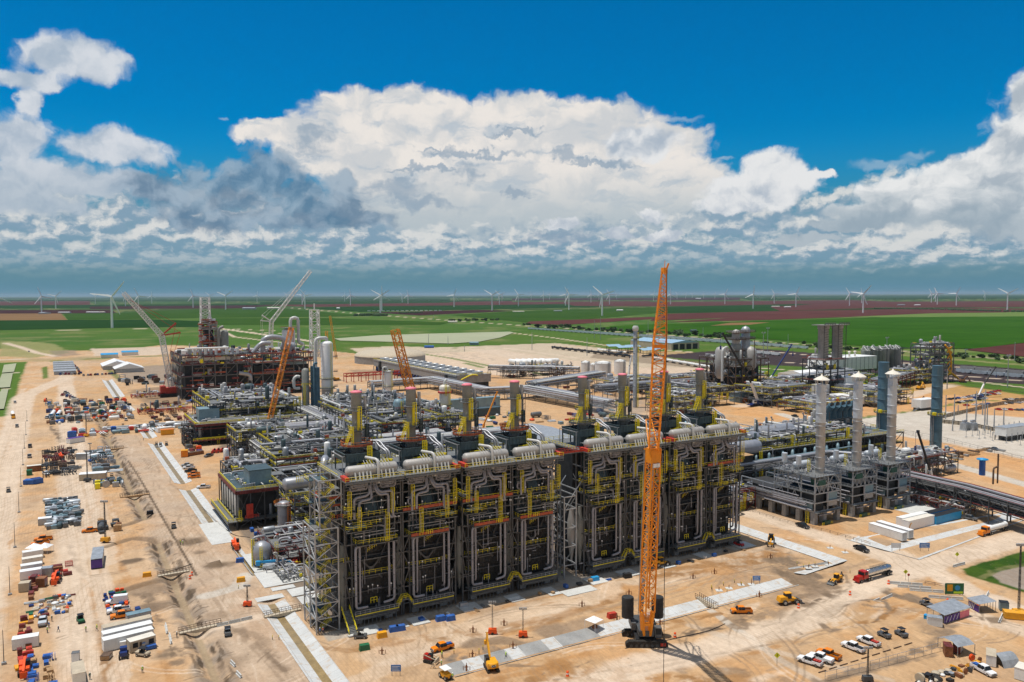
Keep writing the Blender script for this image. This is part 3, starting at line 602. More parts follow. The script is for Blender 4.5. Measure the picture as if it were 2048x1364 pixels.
br.offset=0;br.inputs['Scale'].default_value=1;br.inputs['Brick Width'].default_value=3.6;br.inputs['Row Height'].default_value=3.6;br.inputs['Mortar Size'].default_value=.05
for i,c in((1,(.60,.61,.61,1)),(2,(.54,.55,.55,1)),(3,(.36,.35,.34,1))):br.inputs[i].default_value=c
lc_=x.mix(1.0,br.outputs[0],x.mix(w1,(.78,.77,.75),(1.1,1.1,1.1)),'MULTIPLY')
x.L.new(x.mix(x.m('MULTIPLY',x.step(x.noise(p,.5,5,.65),.50,.66),.55),lc_,(.46,.33,.21)),b.inputs['Base Color']);b.inputs['Roughness'].default_value=.85;MC['slab_lining']=m
mat('muddy_water',(.30,.215,.10),.35,0,.2,.3)
def lining(P,w,dep=.75,floor=.30,side=0,edge=.12,grey=()):
 m=MB();P=[Vector((a,b,0))for a,b in P];N=len(P);L=[]
 for i,q in enumerate(P):
  d=((P[i+1]if i<N-1 else q)-(P[i-1]if i else q)).normalized();n=Vector((d.y,-d.x,0))
  k=1.0
  if 0<i<N-1:
   d1=(P[i]-P[i-1]).normalized();k=1/max(.3,n.dot(Vector((d1.y,-d1.x,0))))
  L.append([q+n*(s*w/2*k)+Vector((0,0,z))for s,z in(((-1.0,edge),(-1.0+edge*.5,edge),(-floor,-dep),(floor,-dep),(1.0-edge*.5,edge),(1.0,edge))if not side else[(side*a_,b_)for a_,b_ in((-1.0,edge),(-.97,edge),(.42,-dep),(.74,-dep),(.94,edge),(1.0,edge))])])
 for i in range(N-1):
  for j in range(5):
   m.k=1 if j==2 else 2 if i in grey else 0;m.add([L[i][j],L[i][j+1],L[i+1][j+1],L[i+1][j]],[(0,1,2,3)])
 o=m.obj('drainage_channel',ml('slab_lining','muddy_water','grey_concrete'),kind='structure');o['label']='concrete lined drainage channel';return o
for k in 'abcdjk':lining(CH[k][0],CH[k][1],floor=.26)
lining([(a_,169.3)for a_ in(80,85,90,97,101,108,112,118,124,126,198)],7,side=1,grey=(0,2,4,6,7));lining(CH['f'][0],7,side=1);lining(CH['g'][0],8,side=-1 if 0 else 1);lining(CH['h'][0],2.6)
def slab(name,x0,y0,x1,y1,h=.18,mk='concrete'):
 o=MB().box(x0,y0,.02,x1,y1,.05+h).obj(name,mk,kind='structure');o['label']='flat concrete pad';return o
for v_ in[(54.5,247,68,262),(50,236.6,58,240),(60,235.5,67,242),(61,228,67.5,234.5),(56,243,63,246),(69,198.5,74.5,204),(83,197.5,88,203),(99,199,105,204.5),(114.5,198.5,119,204),(127,197,131,203.5),(143,197.8,149,204),(156,198,162,204),(172,198,177,204),(190,199,195,205),(131,194,142,198.5),(209,200,216,206),(55,262.5,66,283),(48,300,56,330),(76,198,82,200),(302,190,325,214)]:
 slab('concrete_pad',*v_,h=rng.uniform(.06,.2))
# ================================================================ CRACKING FURNACES
def deck(m,x0,y0,x1,y1,z,t=.28,k=0):m.mt(k).box(x0,y0,z-t,x1,y1,z)
def furnace(X,label,variant):
 """one furnace: front face towards -y at local y=0"""
 r=random.Random(variant*7+3);s=1 if variant%2==0 else-1
 T=thing('cracking_furnace',label,'furnace',(X,206.2,0),0,'tall cracking furnaces in the long row')
 m=MB();m.box(-5.6,3.2,3.6,5.6,17,21.4)
 for i in range(13):m.box(-5.6+i*.92,3.02,3.6,-5.5+i*.92,3.2,21.4)
 for z in(6.2,9.2,12.2,15.2,18.2):m.box(-5.6,2.95,z,5.6,3.2,z+.18)
 for z in(7.6,10.6,13.6,16.6,19.4):
  for x_ in(-4.2,-1.4,1.4,4.2):m.mt(1).box(x_-.35,2.9,z-.3,x_+.35,3.2,z+.3)
 m.obj('firebox',ml('panel','black_panel'),T)
 m=MB();m.box(-4.6,4.6,22.4,4.6,15.5,39.6)
 for i in range(8):m.box(-4.6+i*1.3,4.4,22.4,-4.45+i*1.3,4.6,39.6)
 m.mt(1).box(-8.3,6.5,.1,-5.7,17,39.5).box(5.7,6.5,.1,8.3,17,39.5)  # black boxes fill the side gaps, standing in for their dark shaded interior
 m.obj('convection_section',ml('teal_panel','black_panel'),T)
 m=MB();m.add([(-1.7,1.0,30.2),(1.7,1.0,30.2),(1.5,3.0,34.6),(-1.5,3.0,34.6),(-1.7,4.6,30.2),(1.7,4.6,30.2),(1.5,4.6,34.6),(-1.5,4.6,34.6)],[(0,1,2,3),(0,4,5,1),(1,5,6,2),(3,2,6,7),(0,3,7,4)])
 for i in range(5):m.beam((-1.7+i*.8,.95,30.2),(-1.5+i*.75,2.95,34.6),.08)
 m.mt(1).beam((-2,.8,30),(-1.7,2.9,34.9),.16).beam((2,.8,30),(1.7,2.9,34.9),.16);m.mt(0).box(-2,1.3,26.5,2,4.6,30.1)
 m.obj('burner_duct',ml('teal_panel','steel'),T)
 m=MB();xs=[-8.1,-6.2,6.2,8.1]
 for x_ in xs:
  for y_ in(0.3,4.6):m.beam((x_,y_,0),(x_,y_,40),.34)
 for x_ in(-3,0,3):m.beam((x_,.3,22),(x_,.3,30),.26)
 for x_ in(-8.1,8.1):
  for y_ in(10,16.5):m.beam((x_,y_,0),(x_,y_,40),.36)
  for z in(8,13.4,18,22.4,26.6,30.2,35,39.8):m.beam((x_,.3,z),(x_,16.5,z),.3)
  for z0,z1 in((0,8),(8,13.4),(18,26.6),(30.2,35)):m.beam((x_,4.6,z0),(x_,10,z1),.22).beam((x_,10,z1),(x_,16.5,z0),.22)
 for z in(3.2,8,13.4,18):
  for a,b in((-8.1,-6.2),(6.2,8.1)):m.beam((a,.3,z),(b,.3,z),.3).beam((a,4.6,z),(b,4.6,z),.3)
  m.beam((-6.2,2.6,z),(6.2,2.6,z),.3)
 for z in(22.4,26.6,30.2,35,37.5,39.8):m.beam((-8.1,.3,z),(8.1,.3,z),.36)
 for z0,z1 in((3.2,13.4),(13.4,22.4)):
  m.beam((s*6.2,.1,z0),(s*8.3,.1,(z0+z1)/2),.24).beam((s*8.3,.1,(z0+z1)/2),(s*6.2,.1,z1),.24)
  m.beam((-s*6.2,.1,z0),(-s*8.1,.1,z1),.2)
 for a in(-1,1):
  m.beam((a*3.1,2.3,17.4),(a*.3,2.3,14.3),.42).beam((a*3.1,2.3,11.2),(a*.3,2.3,14.3),.42).beam((a*2.7,2.2,17.6),(a*5,2.2,21.8),.22)
  m.beam((a*4.4,1.6,21.8),(a*2.1,1.9,15.5),.16)
 m.beam((-2.4,2.25,16.9),(2.4,2.25,16.9),.3).beam((-2.4,2.25,11.7),(2.4,2.25,11.7),.3).box(-.7,2.1,13.7,.7,2.4,14.9)
 for z in(22.4,26.6):
  for i in range(4):
   a=-6.2+i*3.1
   if(i+variant)%2:m.beam((a,.25,z),(a+3.1,.25,z+4),.22)
   else:m.beam((a+3.1,.25,z),(a,.25,z+4),.22)
 m.beam((-6.2,1,30.5),(-2.5,3.5,35),.26).beam((6.2,1,30.5),(2.5,3.5,35),.26).beam((3,2,30.5),(8,2,37),.24)
 for i in range(12):
  x_=r.uniform(-6,6);z=r.choice([22.4,26.6,35,37.5]);m.beam((x_,r.uniform(0,2),z),(x_,r.uniform(0,2),z-r.uniform(1,3)),.12)
 m.obj('steel_frame','furnace_steel',T)
 def plat(z,x0,x1,y0,y1,toe=None,rails=True):
  m=MB();deck(m,x0,y0,x1,y1,z);m.mt(0).box(x0,y0,z-.55,x1,y0+.14,z);m.mt(0).box(x0,y1-.1,z-.5,x1,y1,z-.28)
  n=int((x1-x0)/1.4)
  for i in range(n+1):m.beam((x0+(x1-x0)*i/n,y0,z-.5),(x0+(x1-x0)*i/n,y1,z-.5),.1)
  if rails:m.mt(1).rail([(x0,y1,z),(x0,y0,z),(x1,y0,z),(x1,y1,z)],.085,1.15,1.7)
  if toe:m.mt(2).box(x0,y0-.08,z-.1,x1,y0-.03,z+.75)
  return m.obj('platform',ml('grating','yellow',toe or 'red_deck'),T)
 m=MB();deck(m,-6.3,-2.3,6.3,1.6,3.5);n=30
 for z in(2.6,3.0,3.4):m.box(-6.3,-2.34,z,6.3,-2.26,z+.12)
 for i in range(n+1):m.beam((-6.3+12.6*i/n,-2.3,2.3),(-6.3+12.6*i/n,-2.3,3.5),.07)
 m.box(-5.6,-1.5,1.7,5.6,1.4,2.4)
 for i in range(11):m.beam((-5.8+i*1.16,-1.6,.1),(-5.8+i*1.16,-1.6,2.4),.12)
 m.mt(1).rail([(-6.3,-2.3,3.5),(6.3,-2.3,3.5)],.08,1.15,1.4);m.mt(3).box(-6.3,-2.45,3.45,6.3,-2.38,3.66)
 m.mt(2).box(-5.4,.3,.1,-3.4,2.6,1.6).box(3.4,.3,.1,5.4,2.6,1.6)
 m.obj('burner_platform',ml('grating','galvanised','grey_concrete','yellow'),T)
 plat(22.6,-5.2 if s>0 else-6.4,6.4 if s>0 else 5.2,-1.6,3,'red_deck' if variant in(1,2,3)else None)
 plat(26.7,s*-7.9 if s>0 else 1.0,-1.0 if s>0 else 7.9,-1.8,3)
 plat(29.9,-8.4 if s>0 else-8.4,8.4,-.6,2.6,'red_deck' if variant in(1,2,7)else None)
 plat(27.6,-6 if s>0 else-2,2 if s>0 else 6,-1.2,1.0)
 plat(32.0,-8.2 if s>0 else 5.6,-5.6 if s>0 else 8.2,-1.4,3)
 plat(8.4,-6.2,-4.8,.6,2.8);plat(13.0,-6.2,6.2,1.4,2.8);plat(17.6,-6.2,6.2,1.5,2.8,rails=False)
 m=MB().mt(0)
 for a,b,z0,z1 in((s*-4.6,-1.9,26.6,33),(s*3.4,-1.9,22.6,30.5),(s*-7.2,-1.6,30,37.5),(s*5.4,-.7,30,37)):MB().ladder(a,b,z0,z1,.9,.1).obj('ladder','yellow',T)
 for k in range(3):m.rail([(s*2+k*.7,-2,22.7),(s*2+k*.7+.6,-2,22.7)],.08,1.1,.6)
 m.rail([(-.9,.4,5.2),(.9,.4,5.2)],.13,1.5,.9).rail([(-1.3,1.3,19.4),(1.3,1.3,20.6)],.08,1,.8)
 m.box(-.9,1.2,30.1,-.7,1.4,31).obj('guard_rail','yellow',T)
 for k_ in range(5):
  z=(24.4,25.2,28.4,33.4,36.2)[k_];MB().box(-7.8+r.uniform(0,3),-.3,z,7.8-r.uniform(0,3),-.05,z+.16).obj('cable_tray','galvanised',T)
 m=MB()
 for k_ in range(26):
  x_=r.uniform(-7.8,7.8);z=r.uniform(4,38);y_=r.uniform(-.4,2.4)
  if r.random()<.6:m.tube((x_,y_,z),(x_,y_,z-r.uniform(2,8)),r.uniform(.07,.16),n=6)
  else:m.tube((x_,y_,z),(x_+r.uniform(-5,5),y_,z),r.uniform(.07,.16),n=6)
 m.obj('small_pipe','dull_pipe',T)
 m=MB()
 for z,y_ in((27.0,-1.2),(27.0,-.2)):m.tube((s*-7,y_,z+.5),(s*-2.8,y_,z+.5),.34,n=8)
 m.mt(1).box(-6.2,-.6,27,-6,.8,28);m.obj('exchanger',ml('blue_panel','steel'),T)
 m=MB();Z=22.0
 m.pipe([(-1.4,-.8,Z+.3),(-5.5,-.9,Z-.1),(-5.5,-.9,4.9),(-2.2,-.9,4.9)],.36).pipe([(1.4,-.8,Z+.2),(5.5,-.9,Z+.6),(5.5,-.9,5.6),(2.4,-.9,5.2)],.36)
 m.pipe([(-4.2,-.5,Z-.4),(-4.2,-.5,6.2),(-4.2,.8,5.6)],.30).pipe([(4.2,-.5,Z-.2),(4.2,-.5,6.6),(4.2,.8,6.0)],.30)
 for zz in(8.5,12.5,17):m.mt(1).box(-5.95,-1.3,zz,-5.05,-.5,zz+.12).box(5.05,-1.3,zz,5.95,-.5,zz+.12);m.mt(0)
 m.obj('downcomer_pipe',ml('dull_pipe','steel'),T)
 m=MB()
 for k,o_ in enumerate((0,1.15)):
  m.pipe([(-1.0+o_*.3,.4,38),(-1.0+o_*.3,-.3,36.5-o_*.5),(-1.8+o_,-.6,35.6-o_*.9),(-5.6+o_*1.2,-.6,35.2-o_*.9),(-5.6+o_*1.2,-.6,29.6+o_*.3)],.36,bend=.8)
  m.pipe([(.5-o_*.2+k*.7,.4,38),(.5+k*.7,-.3,37.2-o_*.4),(1.4+o_*.5,-.6,35.4+o_*.6),(4.2+o_*1.1,-.6,35.4+o_*.6),(4.2+o_*1.1,-.6,29.2+o_*.5),(5.4+o_*.3,-.4,28.6)],.36,bend=.8)
 m.pipe([(-2.4*s,1,34.2),(-6.8*s,1,34.2),(-6.8*s,1,32.6),(-6.0*s,1,32.4)],.3).pipe([(5.4*s,.2,33),(6.4*s,.2,33),(6.4*s,.2,31.5),(5.6*s,.2,31.2)],.28)
 m.pipe([(-2.8,1.6,29.9),(-2.8,-.2,27.5),(-2.8,-.2,23)],.2).pipe([(2.0,1.6,29.9),(2.0,-.1,26.5),(3.2,-.1,26.5),(3.2,-.1,23)],.25)
 for k in range(3):
  m.pipe([(-1.6-k*.35,.3,40.2),(-1.6-k*.35,.3,37.1+k*.75),(-6.4+k*.5,.3,37.1+k*.75),(-6.4+k*.5,.3,38.0+k*.75)],.24,bend=.6)
  m.pipe([(2.3+k*.35,.3,40.2),(2.3+k*.35,.3,37.1+k*.75),(6.6-k*.6,.3,37.1+k*.75),(6.6-k*.6,.3,39.8)],.24,bend=.6)
  m.pipe([(-5.8+k*.6,-.4,38.7-k*.55),(-2-k*.2,-.4,38.7-k*.55),(-2-k*.2,1.4,38.7-k*.55)],.22);m.pipe([(5.6-k*.6,-.4,38.7-k*.55),(3+k*.2,-.4,38.7-k*.55),(3+k*.2,1.4,38.7-k*.55)],.22)
 for x_ in(-.4,.4,1.2):m.tube((x_,.6,36),(x_,.6,40.3),.28)
 m.obj('crossover_pipe','dull_pipe',T)
 for x_ in((-8.1,)if s>0 else(-8.3,)):
  MB().lathe((x_,2.6,0),[(.12,3.2),(.35,4.0),(1.25,11.5),(1.25,16.2),(.75,19.4),(.5,22)],14).obj('quench_vessel','stack',T)
 m=MB();deck(m,-8.55,-2.6,8.55,4.6,40.3,.3);m.box(-8.55,-2.75,39.5,8.55,-2.6,40.0).box(-8.55,-2.75,38.9,8.55,-2.65,39.05)
 for i in range(18):m.beam((-8.3+i*.98,-2.7,38.9),(-8.3+i*.98,-2.7,40.2),.08)
 for i in range(9):m.beam((-8.2+i*2.05,-2.6,39.8),(-8.2+i*2.05,.3,38.6),.18)
 m.mt(1).rail([(-8.5,-2.6,40.3),(8.5,-2.6,40.3)],.085,1.15,1.6)
 m.mt(2).box(s*-8.5 if s>0 else 7.4,-2.2,40.34,-7.3 if s>0 else 8.5,2.2,41.3);m.mt(0).box(-5,4.6,41.5,7,7,41.7)
 m.mt(1).rail([(-2,4.6,41.7),(7,4.6,41.7),(7,7,41.7),(-2,7,41.7)],.09,1.1,1.4);m.obj('drum_platform',ml('grating','yellow','red'),T)
 d=MB().capsule((0,.8,42.35),1.5,15.0,'x',20,.6);d.obj('steam_drum','drum',T)
 m=MB()
 for x_ in(-5.2,-4.0,-3.0,-1.9,-.9,2.2,3.5,4.6,5.6):m.tube((x_,-.6,42.2),(x_,-1.5,39.9),.26)
 m.pipe([(1.3,1.0,44.2),(1.3,1.0,45.6),(.2,-1.2,46.4)],.01);m.pipe([(-.6,3.8,45.2),(1.2,-.6,45.2),(1.2,-1.3,43.0),(1.2,-1.3,38.8)],.4,bend=.9)
 for k in range(9):m.beam((-2.2+k*.85,-.4+k*.0,44.1),(-1.9+k*.85,2.2,44.7),.1)
 m.obj('drum_nozzle','white_pipe',T)
 m=MB();deck(m,-8.4,4.6,8.4,24,39.9,.3)
 for i in range(6):m.beam((-8.4,4.7+i*3.8,39.7),(8.4,4.7+i*3.8,39.7),.3)
 for x_ in(-8.2,0,8.2):
  for y_ in(20,24):m.beam((x_,y_,0),(x_,y_,40),.34)
 for z in(8,16,24,32):m.beam((-8.2,24,z),(8.2,24,z),.3).beam((-8.2,16.5,z),(-8.2,24,z),.3)
 m.beam((-8.2,16.5,0),(-8.2,24,8),.2).beam((-8.2,16.5,24),(-8.2,24,16),.2).beam((-8.2,16.5,24),(-8.2,24,32),.2)
 m.mt(1).rail([(-8.3,5,39.9),(-8.3,24,39.9),(8.3,24,39.9)],.09,1.1,2);m.obj('roof_deck',ml('grating','yellow'),T)
 m=MB();x0,x1,y0,y1=-5.2,4.9,7.2,17.4
 for a in((x0,y0,x0+.2,y1),(x1-.2,y0,x1,y1),(x0,y0,x1,y0+.2),(x0,y1-.2,x1,y1)):m.box(a[0],a[1],43.4,a[2],a[3],45.6)
 m.box(x0+.2,y0+.2,44.1,x1-.2,y1-.2,44.4)
 for i in range(9):m.box(x0+i*1.24,y0-.1,43.4,x0+.12+i*1.24,y0,45.6);m.box(x0-.1,y0+i*1.24,43.4,x0,y0+.12+i*1.24,45.6)
 m.box(x0-.15,y0-.15,45.5,x1+.15,y0+.1,45.75).box(x0-.15,y0-.15,45.5,x0+.1,y1,45.75).box(x1-.1,y0,45.5,x1+.15,y1,45.75)
 for x_ in(x0+.2,x0+3.4,x1-3.4,x1-.2):
  for y_ in(y0+.2,y1-.2):m.box(x_-.16,y_-.16,40,x_+.16,y_+.16,43.5)
 m.taper(x0+1.2,y0+1,40,x0+4.4,y0+4.6,43.4,.3,.3);m.box(1.2,y0+.4,40,4.4,y0+4,43.4);m.box(-1.8,y0+3,40,1.8,y1-2,43.4)
 m.mt(1).lathe((-3,9.6,44.4),[(1.6,0),(1.75,.9),(1.5,.9),(1.4,.1)],16).lathe((2.7,9.6,44.4),[(1.6,0),(1.75,.9),(1.5,.9),(1.4,.1)],16).lathe((-3,14.6,44.4),[(1.6,0),(1.75,.9),(1.5,.9),(1.4,.1)],16).lathe((2.9,14.6,44.4),[(1.6,0),(1.75,.9),(1.5,.9),(1.4,.1)],16)
 for i in range(3):m.box(-4.5+i*3.4,7.9,44.4,-2+i*3.4,8.1,46)
 m.mt(2).beam((x0-.8,y0+.5,40),(x0-.8,y0+.5,45.2),.18).beam((x0-.8,y1,40),(x0-.8,y1,45.2),.18).beam((x0-.8,y0+.5,45.1),(x0-.8,y1,45.1),.22).beam((x0-.8,y0+.5,45.1),(x0,y0+.5,45.1),.2)
 m.obj('fan_house',ml('teal_panel','black','galvanised'),T)
 MB().ladder(1.6,6.9,40.3,47.6,1.1,.17).ladder(1.95,6.7,40.3,47.6,.5,.13).obj('access_ladder','yellow',T)
 sy=12.8;toe='red_deck' if variant<4 else 'grating'
 m=MB();n=14;R=4.6
 pts=[(R*math.cos(2*math.pi*i/n+.3),sy+R*.95*math.sin(2*math.pi*i/n+.3),47.3)for i in range(n+1)]
 m.mt(0).prism([(p[0],p[1])for p in pts[:-1]],47.05,47.3)
 for a,b in zip(pts,pts[1:]):m.mt(2).beam((a[0],a[1],47.5),(b[0],b[1],47.5),.07,.5)
 m.mt(1).rail(pts,.09,1.15,1.6)
 for i in range(0,n,2):m.mt(0).beam((pts[i][0]*.6,sy+(pts[i][1]-sy)*.6,45.4),(pts[i][0]*.92,sy+(pts[i][1]-sy)*.92,47.1),.2)
 m.obj('ring_platform',ml('grating','yellow' if toe=='grating' else 'truck_orange',toe),T)
 ch=MB().lathe((0,sy,0),[(2.2,44.2),(1.5,46.6),(1.36,48),(1.32,50.8)]+[(1.38,50.8),(1.38,51.0),(1.32,51.0),(1.32,57.2),(1.5,57.3),(1.5,62.2)],22).obj('chimney_stack','stack',T)
 MB().lathe((0,sy,0),[(1.62,62.2),(1.66,62.5),(.9,62.75),(.1,62.85)],20).obj('cap','pink',ch)
 for z in(51.6,57.2):
  m=MB();n=12;R=2.5;pts=[(R*math.cos(2*math.pi*i/n),sy+R*math.sin(2*math.pi*i/n),z)for i in range(n+1)]
  m.mt(0).prism([p[:2]for p in pts[:-1]],z-.22,z)
  if z>55:m.mt(0).box(1.5,sy-1.2,z-.22,3.4,sy+1.2,z)
  m.mt(1).rail(pts,.07,1.1,1.3);m.obj('stack_platform',ml('grating','yellow' if z<55 else 'galvanised'),T)
 m=MB().ladder(.25,sy-2.1,51.6,58.4,.95,.16).ladder(-.15,sy-2.0,51.6,57.4,.5,.12)
 for k in range(7):m.rail([(-2.0-k*.22,sy-2.2+k*.1,51.6-k*.65),(-2.3-k*.22,sy-.9,51.6-k*.65)],.09,1.0,.7)
 m.beam((-3.9,sy-2.2,47.4),(-1.9,sy-2.2,51.8),.16).beam((-3.9,sy-1,47.4),(-1.9,sy-1,51.8),.16);m.ladder(-2.1,sy-2.2,47.4,52.8,.6,.12);m.obj('stack_ladder','yellow',T)
 m=MB().tube((3.0,sy-.2,49.2),(3.0,sy-.2,53),.62,n=12).mt(1).tube((3.0,sy-.2,47.4),(3.0,sy-.2,49.3),.25).tube((3.0,sy-.2,53),(3.0,sy-.2,57),.22)
 m.tube((2.6,sy,57.2),(2.6,sy,61.2),.5,n=10);m.mt(2)
 for x_,y_ in((2.1,sy-.9),(3.4,sy-.9),(3.4,sy+1)):m.beam((x_,y_,47.3),(x_,y_,57.2),.13)
 for k in range(6):m.beam((2.1,sy-.9,47.5+k*1.7),(3.4,sy-.9,48.6+k*1.7),.09)
 m.obj('vent_silencer',ml('teal_panel','galvanised','black'),T)
 m=MB()
 for k in(0,1):m.pipe([(4.2+k*.2,sy+2,47.6),(6.0+k*.9,sy+1-k,47.6),(6.4+k*.9,sy-1-k*1.4,46.2),(7.4+k*.6,sy-4-k*.6,45.2),(7.6+k*.6,sy-4.6-k*.6,42)],.33,bend=.8)
 m.mt(1)
 for k in range(3):m.rail([(6.0,6.2+k,42.4),(8.2,6.0+k,42.4)],.13,.9,1.1)
 m.beam((6.8,5.9,43.4),(8.2,5.9,43.4),.3).beam((7.5,5.2,43.2),(7.5,6.8,43.2),.3).beam((-1,5.9,43),(.8,5.9,43),.26)
 m.obj('outlet_pipe',ml('pipe','yellow'),T)
 m=MB()
 for k in range(26):
  x_,z=r.uniform(-8,8),r.choice([8.4,13,22.6,26.7,29.9,32]);y_=r.uniform(-1.6,.4)
  m.mt(0).beam((x_,y_,z),(x_,y_,z+1.9),.05);m.mt(1).box(x_-.13,y_-.13,z+1.8,x_+.13,y_+.13,z+2.15)
 m.obj('work_light',ml('galvanised','bright_white'),T)
 return T
FX=[75.0,91.8,110.4,127.3,153.6,170.4,189.0,206.0]
FLB=['cracking furnace beside the stair tower, at the far left end of the furnace row','second furnace from the stair tower, with red toe boards round its stack foot','third furnace from the stair tower, with orange toe boards on two front platforms','fourth furnace from the stair tower, last one before the gap in the row','first furnace after the gap in the row, beside the bare steel side frame','furnace just left of the orange lattice crane boom as seen here','furnace just right of the orange lattice crane boom as seen here','last furnace at the right end of the furnace row']
FU=[furnace(X_,l_,i)for i,(X_,l_)in enumerate(zip(FX,FLB))]
for i,X_ in enumerate((83.4,118.9,162,197.5)):
 T=thing('walkway_bridge',['arched yellow-railed walkway between the first two furnaces','arched yellow-railed walkway between the third and fourth furnace','arched walkway between the two furnaces left of the orange crane','arched walkway between the last two furnaces on the right'][i],'walkway',(X_,204.6,0),0,'arched walkways between furnace pairs')
 m=MB();P=[(-2.2,0,3.5),(-.9,0,5.4),(.9,0,5.4),(2.2,0,3.5)]
 for a,b in zip(P,P[1:]):m.add([(a[0],-.6,a[2]),(b[0],-.6,b[2]),(b[0],.6,b[2]),(a[0],.6,a[2]),(a[0],-.6,a[2]-.3),(b[0],-.6,b[2]-.3)],[(0,1,2,3),(0,4,5,1)])
 m.obj('deck','grating',T)
 m=MB()
 for y_ in(-.6,.6):m.rail([(x_,y_,z)for x_,_,z in P],.1,1.1,.8)
 m.obj('railing','yellow',T)
def stair_tower():
 T=thing('stair_tower','open galvanised stair tower at the left corner of the furnace row','stair tower',(58.6,205.6,0))
 m=MB()
 def fr(x0,y0,x1,y1,z0,z1,st,w=.34):
  for x_ in(x0,x1):
   for y_ in(y0,(y0+y1)/2,y1):m.beam((x_,y_,z0),(x_,y_,z1),w)
  z=z0+st;k=0
  while z<=z1+.1:
   m.beam((x0,y0,z),(x1,y0,z),w*.8).beam((x0,y1,z),(x1,y1,z),w*.8).beam((x0,y0,z),(x0,y1,z),w*.8).beam((x1,y0,z),(x1,y1,z),w*.8)
   for a,b in((y0,(y0+y1)/2),((y0+y1)/2,y1)):
    if k%2:m.beam((x0,a,z-st),(x0,b,z),w*.5)
    else:m.beam((x0,b,z-st),(x0,a,z),w*.5)
   if k%2:m.beam((x0,y0,z-st),(x1,y0,z),w*.5)
   else:m.beam((x1,y0,z-st),(x0,y0,z),w*.5)
   z+=st;k+=1
 fr(0,0,6.2,11.2,0,28,4.0);fr(1.8,1.6,7.8,10.6,28,40.6,4.2)
 m.obj('steel_frame','galvanised',T)
 m=MB();y=MB();z=0;k=0
 while z<39:
  x0,x1=(1.0,5.6)if z<27 else(2.6,7.0)
  a,b=(x0+1,x1-1)if k%2==0 else(x1-1,x0+1);yy=2.2+(k%2)*1.6
  m.add([(a,yy,z),(b,yy,z+2),(b,yy+1.3,z+2),(a,yy+1.3,z)],[(0,1,2,3)]).add([(a,yy,z-.25),(b,yy,z+1.75),(b,yy,z+2.05),(a,yy,z+.05)],[(0,1,2,3)])
  m.box(min(b,b+(1 if b>a else-1)*1.6),2,z+1.85,max(b,b+(1 if b>a else-1)*1.6),6,z+2)
  y.rail([(a,yy,z),(b,yy,z+2)],.09,1.0,1.4).rail([(a,yy+1.3,z),(b,yy+1.3,z+2)],.09,1.0,1.4)
  y.rail([(b,2,z+2),(b,6,z+2)],.08,1.0,1.5)
  if k%3==1:m.mt(1).box(.3,6.4,z+1.8,5.8,10.8,z+2);m.mt(0);y.rail([(.3,6.4,z+2),(.3,10.8,z+2),(5.8,10.8,z+2)],.08,1,1.5)
  z+=2;k+=1
 m.obj('stair_flight',ml('grating','teal_panel'),T);y.obj('railing','yellow',T)
 m=MB();y=MB()
 m.add([(7.2,-5.2,.1),(9.4,-5.2,.1),(9.4,1,4.6),(7.2,1,4.6)],[(0,1,2,3)]);n=16
 for i in range(n):t=i/n;m.box(7.2,-5.2+6.2*t,.15+4.5*t,9.4,-5.2+6.2*t+.3,.3+4.5*t)
 m.mt(1).box(6.8,-6.2,.05,9.8,-5.0,.4)
 y.rail([(7.2,-5.2,.3),(7.2,1,4.8)],.13,1.1,1.2).rail([(9.4,-5.2,.3),(9.4,1,4.8)],.13,1.1,1.2)
 m.obj('entry_stair',ml('grating','concrete'),T);y.obj('entry_railing','yellow',T)
 m=MB();m.box(5,1.0,17.6,9.4,4,17.9);m.mt(1).rail([(5,1,17.9),(9.4,1,17.9)],.09,1.1,1.5);m.mt(0).box(5,1,29.7,9.4,5,30);m.mt(2).rail([(5,1,30),(9.4,1,30)],.12,1.1,1.5).box(5,3,33,8,3.2,33.7).box(5,3,35,8,3.2,35.7)
 m.obj('link_platform',ml('grating','yellow','red_deck'),T)
stair_tower()
T=thing('side_frame','bare braced steel frame with sloping top struts in the gap between furnace blocks','steel frame',(138.6,207.5,0));m=MB()
for x_ in(0,4.6):
 for i,y_ in enumerate((0,9,18,27)):m.beam((x_,y_,0),(x_,y_,28 if x_ else 26),.4)
 for z in(4,10,16,22,26):m.beam((x_,0,z),(x_,27,z),.3)
 for i in range(3):
  for z0,z1 in((0,10),(10,16),(16,26)):m.beam((x_,i*9,z0),(x_,i*9+9,z1),.22)if i%2 else m.beam((x_,i*9+9,z0),(x_,i*9,z1),.22)
for y_ in(0,9,18,27):
 for z in(4,10,16,22,26):m.beam((0,y_,z),(4.6,y_,z),.28)
 m.beam((0,y_,22),(4.6,y_,28),.22).beam((4.6,y_,28),(8,y_,32),.24)
m.beam((4.6,0,28),(4.6,27,28),.3).obj('steel_frame','galvanised',T)
m=MB();r=random.Random(5)
for k in range(16):z=r.choice([4.6,10.5,16.5,22.4]);y0=r.uniform(0,18);x_=r.uniform(.4,4.2);m.pipe([(x_,y0,z),(x_,y0+r.uniform(4,9),z),(x_,y0+9,z+r.uniform(-3,3))],r.uniform(.1,.25),6)
m.obj('pipe_bundle','dull_pipe',T)
MB().lathe((5.2,3.5,0),[(.12,3.2),(.35,4.0),(1.35,11.5),(1.35,17),(.75,20),(.5,22)],14).obj('quench_vessel','drum',T)
T=thing('link_walkway','red-railed high walkway joining the two blocks of furnaces','walkway',(136,206.4,40.3));MB().box(0,0,-.3,9.4,2.4,0).obj('deck','grating',T)
m=MB();m.rail([(0,0,0),(9.4,0,0)],.12,1.1,1.2).rail([(0,2.4,0),(9.4,2.4,0)],.12,1.1,1.2).box(0,-.06,0,9.4,-.02,.5).obj('railing','red',T)
